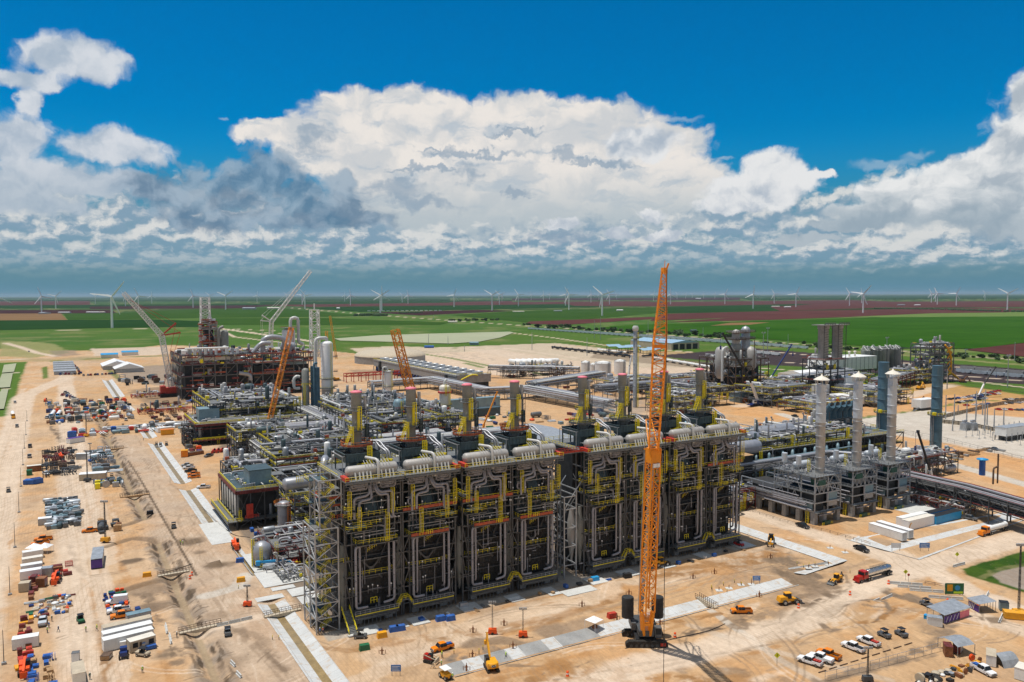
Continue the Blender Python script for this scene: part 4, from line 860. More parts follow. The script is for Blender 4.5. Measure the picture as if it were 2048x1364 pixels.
# ================================================================ PROCESS UNITS
def module(name,label,cat,x0,y0,x1,y1,levels,seed,bay=7.0,pipes=30,vessels=4,fr='steel',pc=('pipe','dull_pipe','white_pipe'),rails='yellow',solid=None,bits=0,small=1.0,group=None,floors=True,rise=6,pmax=.45,lad=5,toe=None):
 """steel-framed process unit: frame, floors, railings, ladders, vessels and tangled piping"""
 r=random.Random(seed);T=thing(name,label,cat,(x0,y0,0),0,group);W_x,W_y=x1-x0,y1-y0
 nx,ny=max(1,round(W_x/bay)),max(1,round(W_y/bay));top=levels[-1]
 X=[W_x*i/nx for i in range(nx+1)];Y=[W_y*i/ny for i in range(ny+1)];c=.2+.012*top
 m=MB()
 for x_ in X:
  for y_ in Y:
   if x_ in(X[0],X[-1])or y_ in(Y[0],Y[-1])or r.random()<.4:m.beam((x_,y_,0),(x_,y_,top),c)
 for z in levels:
  for y_ in Y:m.beam((0,y_,z-.3),(W_x,y_,z-.3),c)
  for x_ in X:m.beam((x_,0,z-.3),(x_,W_y,z-.3),c)
 zz=[0]+list(levels)
 for a,b in zip(zz,zz[1:]):
  for i in range(nx):
   if r.random()<.5:m.beam((X[i],0,a),(X[i+1],0,b),c*.6)
   if r.random()<.25:m.beam((X[i+1],0,a),(X[i],0,b),c*.6)
  for i in range(ny):
   if r.random()<.5:m.beam((0,Y[i],a),(0,Y[i+1],b),c*.6)
 m.obj('frame',fr,T)
 if floors:
  m=MB()
  for z in levels:
   for i in range(nx):
    for j in range(ny):
     if r.random()<((.5 if z<top else .28)if floors!='full' else 1.1):m.box(X[i],Y[j],z-.12,X[i+1],Y[j+1],z)
  m.obj('deck','grating',T)
 if solid:
  m=MB()
  for(a,b,c0,d,e,f_)in solid:m.box(a,b,c0,d,e,f_)
  m.obj('inner_housing','black_panel',T)
 m=MB()
 for z in levels:
  e=[[(0,0,z),(W_x,0,z)],[(0,W_y,z),(0,0,z)]]
  for q in e:
   if r.random()<.8:m.rail(q,.11*small,1.1,2.2)
 if toe:
  m.mt(1)
  for z in levels:m.box(-.05,-.12,z-.1,W_x*r.uniform(.4,1),-.05,z+.5)
 m.obj('railing',ml(rails,toe or 'red_deck'),T)
 if lad:
  for k in range(lad):
   z=r.choice(zz[:-1]);h=r.uniform(3,6);m=MB();m.ladder(r.uniform(0,W_x),r.choice([-.4,r.uniform(0,W_y)]),z,z+h,1.0*small,.15*small);m.obj('ladder','yellow',T)
 for k,pm in enumerate(pc):
  m=MB()
  for i in range(pipes//len(pc)):
   z=r.choice(levels)+r.choice([.4,.7,1.1,1.6,r.uniform(1,rise)*.5]);R=r.choice([.12,.18,.25,r.uniform(.2,pmax)])*small
   if r.random()<.5:
    y_=r.uniform(.2,W_y-.2);a,b=sorted((r.uniform(0,W_x),r.uniform(0,W_x)))
    if b-a<3:b=a+3
    dy=r.choice([-1,1])*r.uniform(1,4)
    P=[(a,y_,z-r.uniform(0,3)),(a,y_,z),(b,y_,z),(b,y_+dy,z),(b,y_+dy,z-r.uniform(1,4))][r.choice([0,1]):r.choice([3,4,5])]
   else:
    x_=r.uniform(.2,W_x-.2);a,b=sorted((r.uniform(0,W_y),r.uniform(0,W_y)))
    if b-a<3:b=a+3
    dx=r.choice([-1,1])*r.uniform(1,4)
    P=[(x_,a,z-r.uniform(0,3)),(x_,a,z),(x_,b,z),(x_+dx,b,z),(x_+dx,b,z-r.uniform(1,4))][r.choice([0,1]):r.choice([3,4,5])]
   if len(P)>1:m.pipe(P,R,6)
  if m.v:m.obj('pipework',pm,T)
 for k in range(vessels):
  z=r.choice(zz[:-1]if r.random()<.5 else zz);R=r.uniform(.7,1.6)*small;m=MB()
  if r.random()<.5:m.capsule((r.uniform(2,max(2.1,W_x-2)),r.uniform(1,max(1.1,W_y-1)),z+R+.8),R,r.uniform(4,8),'x',12)
  else:
   h=r.uniform(3,7);m.capsule((r.uniform(1,W_x-1),r.uniform(1,W_y-1),z+h/2+.6),R*.8,h,'z',12)
  m.obj('vessel',r.choice(['pipe','teal_panel','drum','white','galvanised']),T)
 if rise>5:
  for k in range(int(W_x*W_y/55)):
   m=MB()
   x_,y_=r.uniform(1,W_x-1),r.uniform(1,W_y-1);z=r.choice(levels);R=r.choice([.2,.35,.5,.9])*small;h=r.uniform(2,9)*(1 if R>.4 else .7)
   if R>.4:m.capsule((x_,y_,z+h/2),R,h,'z',10)
   else:m.pipe([(x_,y_,z-2),(x_,y_,z+h),(x_+r.choice([-1,1])*R*5,y_,z+h),(x_+R*5,y_,z+h-2)][:r.choice([2,4])],R,7)
   m.obj('upright_vessel' if R>.4 else 'riser_pipe',r.choice(['white_pipe','drum','teal_panel','dull_pipe']),T)
  m=MB()
  for k in range(int(W_x*W_y/70)):x_,y_,z=r.uniform(0,W_x),r.uniform(0,W_y),r.choice(levels);a=r.uniform(2,5);m.rail([(x_,y_,z),(x_+a,y_,z)]if r.random()<.5 else[(x_,y_,z),(x_,y_+a,z)],.13*small,1.2,1.4)
  m.obj('inner_railing','yellow',T,'stuff')
 if bits:
  m=MB()
  for i in range(bits):
   z=r.choice(zz);x_,y_=r.uniform(0,W_x),r.uniform(-.5,W_y);s_=r.uniform(.25,.8)*small;m.mt(r.randrange(6));z+=r.uniform(0,2)
   m.box(x_-s_,y_-s_*.6,z,x_+s_,y_+s_*.6,z+s_*r.uniform(.6,2))
  m.obj('fitting',ml('white_pipe','yellow','dark_steel','red_deck','steel','bright_white'),T,'stuff')
 return T
def rack(label,P,z=9.0,w=8.0,seed=1,legs=14,big=.5,n=9,fr='steel',tiers=2,pc=('pipe','dull_pipe','white_pipe'),group='elevated pipe racks'):
 """elevated pipe rack along a world polyline"""
 r=random.Random(seed);T=thing('pipe_rack',label,'pipe rack',(*P[0],0),0,group)
 Q=[Vector((a-P[0][0],b-P[0][1],0))for a,b in P];f=MB();pm={k:MB()for k in pc}
 for a,b in zip(Q,Q[1:]):
  d=(b-a);L=d.length;d.normalize();nrm=Vector((d.y,-d.x,0));k=max(1,round(L/legs))
  for i in range(k+1):
   c=a+d*(L*i/k)
   for s in(-1,1):f.beam(c+nrm*(s*w/2),c+nrm*(s*w/2)+Vector((0,0,z+tiers*2.4)),.4)
   for t in range(tiers+1):f.beam(c-nrm*w/2+Vector((0,0,z+t*2.2-.4)),c+nrm*w/2+Vector((0,0,z+t*2.2-.4)),.35)
  for s in(-1,1):
   for t in(0,tiers):f.beam(a+nrm*(s*w/2)+Vector((0,0,z+t*2.2-.4)),b+nrm*(s*w/2)+Vector((0,0,z+t*2.2-.4)),.3)
   kk=max(1,round(L/5))
   for i in range(kk):
    p,q=a+d*(L*i/kk)+nrm*(s*w/2),a+d*(L*(i+1)/kk)+nrm*(s*w/2);z0,z1=z-.4,z+tiers*2.2-.4
    f.beam(p+Vector((0,0,z0 if i%2 else z1)),q+Vector((0,0,z1 if i%2 else z0)),.2)
 lanes=[]
 for t in range(tiers+1):
  u=-w/2+.5
  while u<w/2-.4:R=r.choice([.18,.25,.35,big]);lanes.append((t,u+R,R));u+=2*R+r.uniform(.1,.5)
 for t,u,R in lanes:
  pts=[]
  for i,q in enumerate(Q):
   d=((Q[i+1]if i<len(Q)-1 else q)-(Q[i-1]if i else q)).normalized();nrm=Vector((d.y,-d.x,0));kf=1
   if 0<i<len(Q)-1:d1=(Q[i]-Q[i-1]).normalized();kf=1/max(.4,nrm.dot(Vector((d1.y,-d1.x,0))))
   pts.append(q+nrm*(u*kf)+Vector((0,0,z+t*2.2+R)))
  pm[r.choice(pc)].pipe(pts,R,7)
 f.obj('frame',fr,T)
 for k,m in pm.items():
  if m.v:m.obj('pipe_run',k,T)
 return T
def vcol(name,label,cat,x,y,r,h,mk,skirt=None,plats=(),lad=True,top=True,extra=None,group=None,dome=.5,rail='yellow',bands=0):
 """upright vessel or column: shell, skirt, round platforms, ladder"""
 T=thing(name,label,cat,(x,y,0),0,group);z0=skirt or 0
 pr=[(r,z0),(r,h-r*dome),(r*.92,h-r*dome*.55),(r*.6,h-r*dome*.15),(.05,h)]
 m=MB().lathe((0,0,0),pr,22)
 for k in range(bands):z=z0+(h-z0)*(k+1)/(bands+1);m.lathe((0,0,0),[(r+.01,z-.12),(r+.16,z),(r+.01,z+.12)],22)
 m.obj('shell',mk,T)
 if skirt:MB().lathe((0,0,0),[(r*1.0,0),(r*.99,z0)],22).obj('skirt','drum',T)
 for z in plats:
  m=MB();n=12;R=r+1.3;pts=[(R*math.cos(6.283*i/n),R*math.sin(6.283*i/n),z)for i in range(n+1)]
  m.prism([p[:2]for p in pts[:-1]],z-.3,z).mt(1).rail(pts,.1,1.1,2);m.obj('platform',ml('grating',rail),T)
 if lad:
  m=MB();zs=[z0 and 1 or 0]+list(plats)
  for a,b in zip(zs,zs[1:]+[h-1]):
   if b>a+2:m.ladder(r*.45,-r-.45,a,b,1.0,.14)
  m.obj('ladder',rail,T)
 if extra:extra(T)
 return T
T=module('compressor_shelter','open deck building with grey roof deck and blue-grey shed beside the ditch','process building',59.8,315.5,75.6,352,[3.2,14.6],11,5.2,24,4,fr='dark_steel',lad=3,bits=18,floors='full',solid=[(3,4,3.3,15.6,34,13.8)],rise=3)
m=MB().box(0,0,14.2,15.8,36.5,14.75).mt(1).box(-.4,-.4,13.6,16.2,-.1,14.9).box(-.4,-.4,13.6,-.1,36.9,14.9);m.obj('roof_deck',ml('teal_panel','maroon'),T)
m=MB();m.rail([(0,36,14.8),(0,0,14.8),(16,0,14.8)],.13,1.1,1.8);m.rail([(-3.4,36,3.4),(-3.4,-1,3.4),(2,-1,3.4)],.13,1.1,1.6).rail([(-1,36,3.4),(-1,2,3.4)],.13,1.1,1.6);m.obj('roof_railing','yellow',T)
MB().box(-3.6,-1,3.0,0,36,3.35).box(-3.6,-1,2.4,-3.4,36,3).obj('side_walkway','grating',T)
MB().box(6.4,7,14.8,15,17.5,20.6).mt(1).box(6.1,6.7,20.6,15.3,17.8,20.9).obj('equipment_shed',ml('blue_panel','teal_panel'),T)
m=MB()
for i in range(6):m.capsule((.6,3+i*5,9),.95,8.8,'z',12)
for i in range(5):m.mt(1).tube((4+i*.9,2.5+i*.3,14.8),(4+i*.9,2.5+i*.3,16.6),.4,n=8)
for i in range(14):m.mt(1).pipe([(3.5+i%2,6+i*1.3,15.1),(3.5+i%2,6+i*1.3,16+i%3*.3),(5.5,6.4+i*1.3,15.2)],.25,6)
m.obj('cylinder_row',ml('white_pipe','galvanised'),T)
MB().box(3.5,-.8,4,6,-.2,9.5).mt(0).rail([(3,-.9,4),(8,-.9,4)],.2,1.2,1).obj('red_frame','red',T)
T=module('process_module','braced steel module with yellow stairs between the grey-decked shelter and the furnaces','process unit',75.9,292,101,345,[3.5,8,12,16],12,6.4,70,8,fr='steel',bits=60,solid=[(5,6,.5,24,50,11)],rise=4)
m=MB();m.capsule((3,3,20.2),2.3,13,'x',20).mt(1).box(-2.4,1.5,16,-1.6,4.5,19.4).box(6.5,1.5,16,7.3,4.5,19.4).mt(2).rail([(-3,.4,16),(8,.4,16)],.12,1.2,1.4).rail([(1,.6,21),(3.4,.6,21)],.16,2.2,.8);m.obj('big_drum',ml('pipe','steel','yellow'),T)
vcol('scaffolded_vessel','silver vertical vessel wrapped in scaffolding beside the red pipework','vessel',74.2,301,2.4,12.6,'pipe',1,(11.4,),rail='truck_orange',bands=8)
T=thing('sphere_vessel','round-bellied silver vessel with yellow caged ladders on a concrete pad','vessel',(58.6,268.5,0));MB().lathe((0,0,0),[(1.5,1.6),(2.6,2.4),(3.2,4.2),(3.2,5.6),(2.6,7.2),(1.2,8.2),(.05,8.4)],20).obj('shell','pipe',T)
m=MB()
for a in range(6):m.tube((2.3*math.cos(a),2.3*math.sin(a),0),(2.3*math.cos(a),2.3*math.sin(a),2.8),.2)
m.mt(1).ladder(-3.2,0,0,9.4,1,.16,dx=0,dy=1).ladder(-1,-3.3,0,7.4,.8,.14).mt(2).pipe([(-2.6,1,0),(-2.6,1,9.6),(1.6,1.4,9.8),(1.6,1.4,8)],.35);m.obj('support',ml('steel','yellow','pipe'),T)
T=module('scaffold_rack','low pipe rack covered in dark red scaffolding beside the silver vessels','pipe rack',62,262,84,290,[3.4,6.2],14,3.6,46,3,fr='maroon',rails='scaffold',bits=30,lad=1,rise=3)
module('pipe_manifold','tangle of valves and thin pipes on the pad at the foot of the stair tower','piping',60.5,248.5,67.5,261,[1.4],15,3,30,2,small=.6,rails='galvanised',bits=26,lad=0,floors=False)
rack('wide grey pipe rack running away behind the first two furnaces',[(98,262),(98,440)],7.5,16,21,12)
rack('pipe rack packed with silver lines behind the third furnace',[(122,236),(122,410),(190,410)],8.5,12,22,12)
rack('pipe rack crossing left to right behind the furnace stacks',[(84,388),(215,388)],10,12,23,12)
rack('silver pipe rack below the black columns',[(100,470),(232,470)],9,14,24,12)
rack('long pipe rack running towards the tall white column',[(150,420),(150,610)],9,14,25,14)
MODS=[(102,268,124,330,[5,10,15],'module of white vessels and yellow ladders behind the second furnace'),(128,250,160,330,[5,10,14],'module with looping white pipes behind the third furnace'),(84,352,120,384,[5,10,15,18],'module with a tall silver bent duct behind the big drum'),(126,336,168,378,[5,10],'low module of silver pipes behind the fourth furnace'),(94,398,138,436,[6,12,16],'module with cream pipe bends left of the first stack'),(150,336,200,400,[6,11],'module of heat exchangers left of the blue-grey drums'),(160,424,206,462,[6,12,17],'module with blue tarpaulins below the black columns'),(172,482,228,530,[6,12],'module of round-backed white pipes beside the white columns'),(104,478,146,500,[6,12],'module beside the black columns with yellow stairs'),(176,540,240,620,[6,11],'module spread round the foot of the tall white column'),(66,356,83,384,[5,10,14],'module of small yellow-railed skids left of the silver bent duct'),(140,396,149,440,[6,12,20],'tall narrow module of stacked exchangers between two pipe racks'),(84,440,112,466,[6,12,17],'module with white looped pipes behind the cream tanks'),(152,465,172,520,[6,13,19],'tall module right of the dark and slate columns'),(206,500,238,540,[6,12],'module of pale drums right of the round-backed pipes'),(102,330,124,350,[6,12,18],'module crowned with yellow rails behind the big duct'),(200,430,214,478,[6,12,18],'narrow module beside the cream reactor with red platforms')]
for i,(a,b,c,d,lv,lb)in enumerate(MODS):
 module('process_module',lb,'process unit',a,b,c,d,lv,30+i,6,150,11,pc=('pipe','dull_pipe','dark_steel','white_pipe','steel'),bits=70,fr='steel' if i%2 else 'dark_steel',group='process modules behind the furnaces',rise=6,pmax=.8,small=1.25,toe='red_deck' if i in(2,4,6)else None)
T=thing('bent_duct','fat silver duct with a bent top standing left of the first furnace stack','duct',(71.5,240,0));MB().pipe([(0,0,12),(0,0,38),(1.5,3,39.5),(2,6,38)],1.15,12,2).obj('duct','pipe',T)
m=MB()
for x_,y_ in((-1.5,-1.5),(1.5,-1.5),(1.5,1.5),(-1.5,1.5)):m.beam((x_,y_,0),(x_,y_,28),.25)
m.mt(1).rail([(-2.4,-2.4,28),(2.4,-2.4,28),(2.4,2.4,28),(-2.4,2.4,28),(-2.4,-2.4,28)],.18,1.2,1.2).box(-2.4,-2.4,27.6,2.4,2.4,28);m.obj('support_frame',ml('dark_steel','red'),T)
T=module('compressor_hall','second deck building with yellow railings further along the ditch','process building',73.5,505.6,141,552,[3.5,12.6],41,9,60,8,fr='dark_steel',rails='yellow',small=1.3,bits=40,floors='full',solid=[(5,6,3.6,64,42,11.4)],rise=3)
m=MB().box(-.3,-.3,12.2,67.5,46.6,12.7).mt(1).box(-.5,-.6,11.4,68,-.3,12.8).box(-.6,-.5,11.4,-.3,47,12.8).box(-.5,-.5,9.6,68,-.2,10).mt(1).box(-2,-2.5,3,67,0,3.4);m.obj('roof_deck',ml('grating','maroon'),T)
MB().box(4,14,12.7,16,26,20).obj('equipment_shed','blue_panel',T)
MB().rail([(0,46,12.7),(0,0,12.7),(66,0,12.7)],.2,1.3,2.5).rail([(-2,-2.4,3.4),(66,-2.4,3.4)],.2,1.3,2.5).obj('roof_railing','yellow',T)
module('process_module','crowded pipework standing on the second deck building','process unit',84,520,140,590,[13,18,23],42,9,130,14,bits=110,fr='dark_steel',small=1.5,rise=6,pmax=.7,group='process modules behind the furnaces')
module('scaffold_tower','narrow dark scaffold stair tower at the corner of the second deck building','stair tower',67,507,72.5,518,[2.5,5,7.5,10,12.5],43,2.6,6,0,fr='dark_steel',rails='scaffold',lad=0,bits=8)
vcol('grey_silo','squat pale grey tank with yellow ladder behind the second deck building','tank',118,600,6,22,'drum',0,(21,),dome=.1)
vcol('grey_silo','slim grey tank with yellow ladder beside the squat pale tank','tank',106,590,3.2,21,'galvanised',0,(20,))
for i,(px,py,r_,h_,mk,lb)in enumerate([(471,905,2.4,11,'cream','cream dome-topped tank, leftmost of the cluster by the parked lifts'),(485,908,1.9,7.5,'cream','shorter cream tank between the tall cream one and its twin'),(495,908,1.9,7.5,'cream','short cream tank next to the grey tank'),(511,908,2.8,10,'galvanised','grey tank with a pipe loop beside the cream tanks')]):
 p=at(px,py);vcol('storage_vessel',lb,'tank',p.x,p.y,r_,h_,mk,0,(h_+.2,)if i in(0,3)else(),lad=i!=1,rail='yellow',group='cluster of short tanks')
T=thing('flange_pipe','cream insulated pipe bends above the short tanks','piping',(94,462,0));m=MB().pipe([(0,0,12),(0,0,16.5),(12,2,17),(12,8,17)],.8,8).pipe([(4,-4,13.5),(16,-3,13.5),(18,2,15)],.8,8)
for k in range(4):m.mt(1).beam((k*5,0,0),(k*5,0,16),.3)
m.obj('pipe_bend',ml('white_pipe','steel'),T)
def over(T):
 MB().pipe([(0,0,52.5),(0,0,55.5),(-9.5,-.5,55.5),(-9.5,-.5,8),(-14,-.5,6.5)],1.35,12,3.4).obj('overhead_pipe','white_pipe',T)
 m=MB()
 for z in(16,28,40):m.box(4,-5.6,z,7,-3,z+.4).rail([(4,-5.6,z+.4),(7,-5.6,z+.4)],.15,1.2,1)
 m.obj('side_platform','dark_steel',T)
vcol('distillation_column','tall fat white column with an overhead pipe looping down its left side','column',193,634,4.7,53,'bright_white',14,(15,22.5),extra=over,bands=9)
T=thing('twin_columns','dark grey and slate slim columns bundled together left of the white column','column',(151.5,548,0));m=MB().lathe((0,0,0),[(2.5,0),(2.5,38),(1.6,39.4),(.1,39.8)],18);m.obj('dark_column','stack',T)
MB().lathe((7.4,-1,0),[(2.3,0),(2.3,40)],18).lathe((4.4,-.5,0),[(1.1,0),(1.1,41)],12).pipe([(5.2,-3.0,8),(5.2,-3.0,43),(7.5,-2.5,43)],.9,10).obj('slate_column','blue_stack',T)
m=MB().rail([(-3.6,-2.8,28),(3,-2.8,28)],.25,1.4,1.2).ladder(-1.6,-3,8,28,1.4,.2).rail([(-3,-2.8,12),(3,-2.8,12)],.25,1.4,1.2);m.mt(1).pipe([(-4,0,26),(-8,0,26),(-8,0,33),(-6,0,34.5),(-4,0,34)],1.0,10).pipe([(-4,-2,20),(-12,-2,20),(-12,-2,27)],.9,10);m.obj('platform',ml('yellow','white_pipe'),T)
vcol('distillation_column','white column behind the second stack with a thin pipe over its top','column',249,643,3.5,25.5,'bright_white',3,(12,25),extra=lambda T:MB().pipe([(-1,0,25),(-1,0,28.5),(-5,0,28.5),(-5,0,2)],.7,10).obj('overhead_pipe','white_pipe',T),bands=5)
T=thing('surge_drums','pair of fat slate-blue drums behind the second furnace stack','vessel',(184.5,460.5,0))
for k in(0,1):MB().lathe((k*5.4,0,0),[(3.0,6),(3.2,7),(3.2,23.5),(2.2,25.6),(.1,26)],18).obj('drum_shell','blue_panel' if k==0 else 'blue_stack',T)
m=MB()
for z in(9,14.5,20):m.mt(1).rail([(-4,-3.8,z),(10,-3.8,z)],.16,1.2,1.5).mt(0).box(-4,-4,z-.3,10,-3,z)
m.mt(2).ladder(1,-4,6,25,1.4,.2).mt(0)
for x_ in(-4,3,10):m.beam((x_,-4,0),(x_,-4,22),.3)
m.obj('platform',ml('steel','red','yellow'),T)
def rx(T):
 MB().lathe((0,0,0),[(.6,4),(2.6,13),(3.3,19)],18).obj('cone','stack',T)
 m=MB()
 for a in range(6):m.beam((3.4*math.cos(a*1.047),3.4*math.sin(a*1.047),0),(3.4*math.cos(a*1.047),3.4*math.sin(a*1.047),19),.35)
 m.mt(1).lathe((0,0,0),[(4.4,27.2),(4.4,28.2)],14).mt(2).pipe([(0,0,32),(0,0,34.6),(1.4,0,35.8)],.9).pipe([(-4.5,0,5),(-4.5,0,20),(-2,0,21)],.7).mt(3).ladder(-1,-3.8,26,33,1.2,.2)
 m.obj('support',ml('dark_steel','red','white_pipe','yellow'),T)
vcol('reactor','cream reactor with red ring platform and cone bottom behind the third stack','reactor',217.4,463,3.4,32.6,'cream',19,(19.5,),extra=rx,bands=4)
vcol('flare_stack','thin tall silver flare stack rising behind the fifth furnace','flare stack',401,499,1.75,61,'galvanised',0,(55,),dome=.2,bands=6,extra=lambda T:MB().lathe((0,0,0),[(1,60),(2.4,61.5),(2.6,63.5),(1.8,65)],14).obj('tip','white_pipe',T))
def shed(name,label,x0,y0,x1,y1,h,roofh,wall,roof,axis='x',cat='building',open_=False):
 T=thing(name,label,cat,(x0,y0,0));w,d=x1-x0,y1-y0;e=.4
 if open_:
  m=MB()
  for i in range(int(w//6)+1):
   for y_ in(0,d):m.beam((min(w,i*6),y_,0),(min(w,i*6),y_,h),.3)
  m.obj('post',wall,T)
 else:MB().box(0,0,0,w,d,h-.02).obj('wall',wall,T)
 if axis=='x':P=[(-e,-e,h),(w+e,-e,h),(w+e,d/2,h+roofh),(-e,d/2,h+roofh),(w+e,d+e,h),(-e,d+e,h)];fs=[(0,1,2,3),(3,2,4,5),(1,4,2),(0,3,5),(0,5,4,1)]
 else:P=[(-e,-e,h),(-e,d+e,h),(w/2,d+e,h+roofh),(w/2,-e,h+roofh),(w+e,d+e,h),(w+e,-e,h)];fs=[(0,3,2,1),(3,5,4,2),(0,5,3),(1,2,4),(0,1,4,5)]
 MB().add(P,fs).obj('roof',roof,T);return T
T=shed('warehouse','low grey-walled warehouse with pale flat roof behind the fourth stack',214,390,268,440,6.5,1.2,'blue_panel','galvanised');MB().box(8,-.2,0,14,0,4).obj('door','dark_steel',T)
T=shed('substation_building','pale grey building with a hooded end behind the fourth furnace',238,345,262,385,8,.6,'galvanised','galvanised');MB().box(-.2,4,0,0,8,4).obj('door','steel',T)
T=shed('equipment_shelter','long slate-blue enclosure beside the open dirt yard',250,560,312,566,8,.3,'blue_panel','blue_panel');MB().box(4,-.2,0,8,0,4).obj('door','dark_steel',T)
T=shed('equipment_shelter','shorter slate-blue enclosure in front of the long one',258,520,290,526,6,.3,'teal_panel','teal_panel');MB().box(4,-.2,0,8,0,4).obj('door','dark_steel',T)
T=shed('metal_shed','pale blue low-pitched roofs behind the last furnace, upper one',330,385,372,402,6,1,'steel','blue_roof',cat='shelter');MB().box(3,-.2,0,8,0,4).obj('door','steel',T)
T=shed('metal_shed','pale blue-grey roof behind the last furnace, lower one',308,352,346,370,6,1,'steel','blue_roof',cat='shelter',open_=True)
T=shed('metal_shed','small open shelter with sloping roof at the end of the dark unit',372,345,392,358,6,1,'steel','blue_roof',cat='shelter',open_=True)
T=thing('cooling_tower','very long grey cooling tower with rows of fan rings on its roof','cooling tower',(333,682,0));Lc,wc,hc=225,37,12.5;m=MB()
m.box(0,0,5.5,wc,Lc,hc).mt(1).box(2,1,0,wc-2,Lc-1,5.5).mt(0)
for k in range(15):m.box(-.4,k*Lc/14-.4,0,.3,k*Lc/14+.4,5.6)
m.box(-.3,-.3,hc-.6,wc+.3,0,hc+.9).box(-.3,-.3,hc-.6,0,Lc,hc+.9)
m.obj('casing',ml('grey_concrete','black_panel'),T);MB().box(.5,.5,hc,wc-.5,Lc-.5,hc+.3).obj('roof','drum',T)
m=MB()
for j in range(2):
 for k in range(13):cx,cy=10+j*17,9+k*17.2;m.lathe((cx,cy,hc+.3),[(5.4,0),(5.0,1.2),(5.4,2.6),(5.2,2.6),(4.8,1.2),(4.9,.1)],20)
m.obj('fan_ring','galvanised',T)
m=MB()
for j in range(2):
 for k in range(13):cx,cy=10+j*17,9+k*17.2;m.lathe((cx,cy,hc+1.2),[(.1,.3),(4.7,0),(4.7,-.1)],16)
m.obj('fan_grille','dark_steel',T)
m=MB().rail([(0,Lc,hc+.9),(0,0,hc+.9),(wc,0,hc+.9)],.2,1.3,4)
for k in(1,6,10):m.mt(1).box(-2.4,20*k,0,-.4,20*k+3,hc).rail([(-2.5,20*k,6),(-2.5,20*k+3,6)],.3,2,1).mt(0)
m.obj('railing',ml('yellow','dark_steel'),T)
m=MB()
for k in range(26):y_=5+k*8.2;m.pipe([(-1.4,y_,0),(-1.4,y_,4),(1,y_,5)],.7,8)
m.obj('riser_pipe','dark_blue',T)
MB().pipe([(4,-.8,hc-3.5),(9,-.8,hc-1.5),(16,-.8,hc+1.2),(22,-.8,hc)],.6,6,3).obj('end_stair','yellow',T)
vcol('domed_tank','huge low tank with pale dome behind the cooling tower','tank',394,1010,62,26,'drum',0,(),lad=False,dome=.0)
bpy.data.objects['domed_tank']['label']='huge low tank with a pale dome roof behind the cooling tower'
o=[c for c in bpy.data.objects['domed_tank'].children][0];bpy.data.objects.remove(o)
T=bpy.data.objects['domed_tank'];MB().lathe((0,0,0),[(47,0),(47,9.5)],48).obj('shell','grey_concrete',T)
MB().lathe((0,0,0),[(47.4,9.4)]+[(47*math.cos(a),9.6+8.6*math.sin(a))for a in(.12,.3,.5,.8,1.1,1.35)]+[(.1,18.2)],48).obj('dome','tan',T)
T=thing('red_pipe_rack','dark red steel pipe rack beside the domed tank','pipe rack',(262,795,0));m=MB()
for i in range(9):
 for j in(0,8):m.beam((i*8,j,0),(i*8,j,9),.6)
 m.beam((i*8,0,6),(i*8,8,6),.5).beam((i*8,0,9),(i*8,8,9),.5)
for j in(0,8):
 for z in(6,9):m.beam((0,j,z),(64,j,z),.6)
 for i in range(8):m.beam((i*8,j,6),(i*8+8,j,9),.35)
m.obj('frame','red',T)
rack('big silver pipe rack in front of the cooling tower',[(254,702),(319,706),(322,600),(362,594),(362,480)],5.0,12,51,16,.8,tiers=2)
rack('pipe rack running right past the thin flare stack',[(362,594),(470,640)],8.5,12,52,16,.8)
rack('pipe rack leading to the white storage tanks',[(395,540),(520,540)],9,12,53,14,.7)
rack('narrow pipe rack with walkway left of the white tanks',[(410,760),(480,690)],9,8,54,16,.5)
rack('grey pipe rack between the reactor tower and the twin brown towers',[(545,500),(700,530)],9,14,55,14,.7,tiers=2)
rack('dark pipe rack below the twin brown towers',[(640,455),(770,500)],8,14,56,14,.7,fr='maroon')
module('scaffold_rack','dark brown scaffolded rack right of the cooling tower','pipe rack',428,745,510,775,[5,9],57,8,60,4,fr='brown',rails='scaffold',small=1.8,lad=0,bits=60)
module('scaffold_rack','black scaffold tower beside the narrow walkway rack','scaffold',452,690,462,704,[4,8,12],58,4,12,0,fr='brown',rails='brown',small=1.6,lad=0,bits=12)
for px,py,r_,h_,lb in[(1171,750,4.9,14,'white flat-sided tank, leftmost of the four storage tanks'),(1186,753,3.6,13,'smallest white storage tank, second from the left'),(1206,760,8.6,18,'largest white storage tank with conical roof'),(1240,748,6.6,14.5,'white storage tank right of the largest one, with a stair up its front')]:
 p=at(px,py);T=thing('storage_tank',lb,'tank',(p.x,p.y,0),0,'white storage tanks');MB().lathe((0,0,0),[(r_,0),(r_,h_)],30).obj('shell','white',T);MB().lathe((0,0,0),[(r_+.2,h_),(r_*.6,h_+1.4),(.1,h_+2.4)],30).obj('roof','white',T)
 m=MB().rail([((r_+.1)*math.cos(a/8*6.283),(r_+.1)*math.sin(a/8*6.283),h_+.2)if 0 else((r_)*math.cos(a/8*6.283),(r_)*math.sin(a/8*6.283),h_+.1)for a in range(9)],.2,1.1,6);m.ladder(r_*.1,-r_-.4,0,h_+1,2,.3);m.obj('ladder','galvanised',T)
for i,px in enumerate((1041,1053,1066,1078,1090,1103,1112)):
 p=at(px,735-.3*i);T=thing('bullet_tank','white horizontal pressure tank with domed ends, %s in the row beside the storage tanks'%['first','second','third','fourth','fifth','sixth','rightmost'][i],'tank',(p.x,p.y+14,0),0,'row of white bullet tanks')
 MB().capsule((0,0,6.2),3.1,28,'x' if i==6 else 'y',18,.9).obj('shell','white',T);m=MB()
 for k in(-8,8):m.box(*((k-1,-3,0,k+1,3,3.4)if i==6 else(-3,k-1,0,3,k+1,3.4)))
 m.obj('saddle','grey_concrete',T)
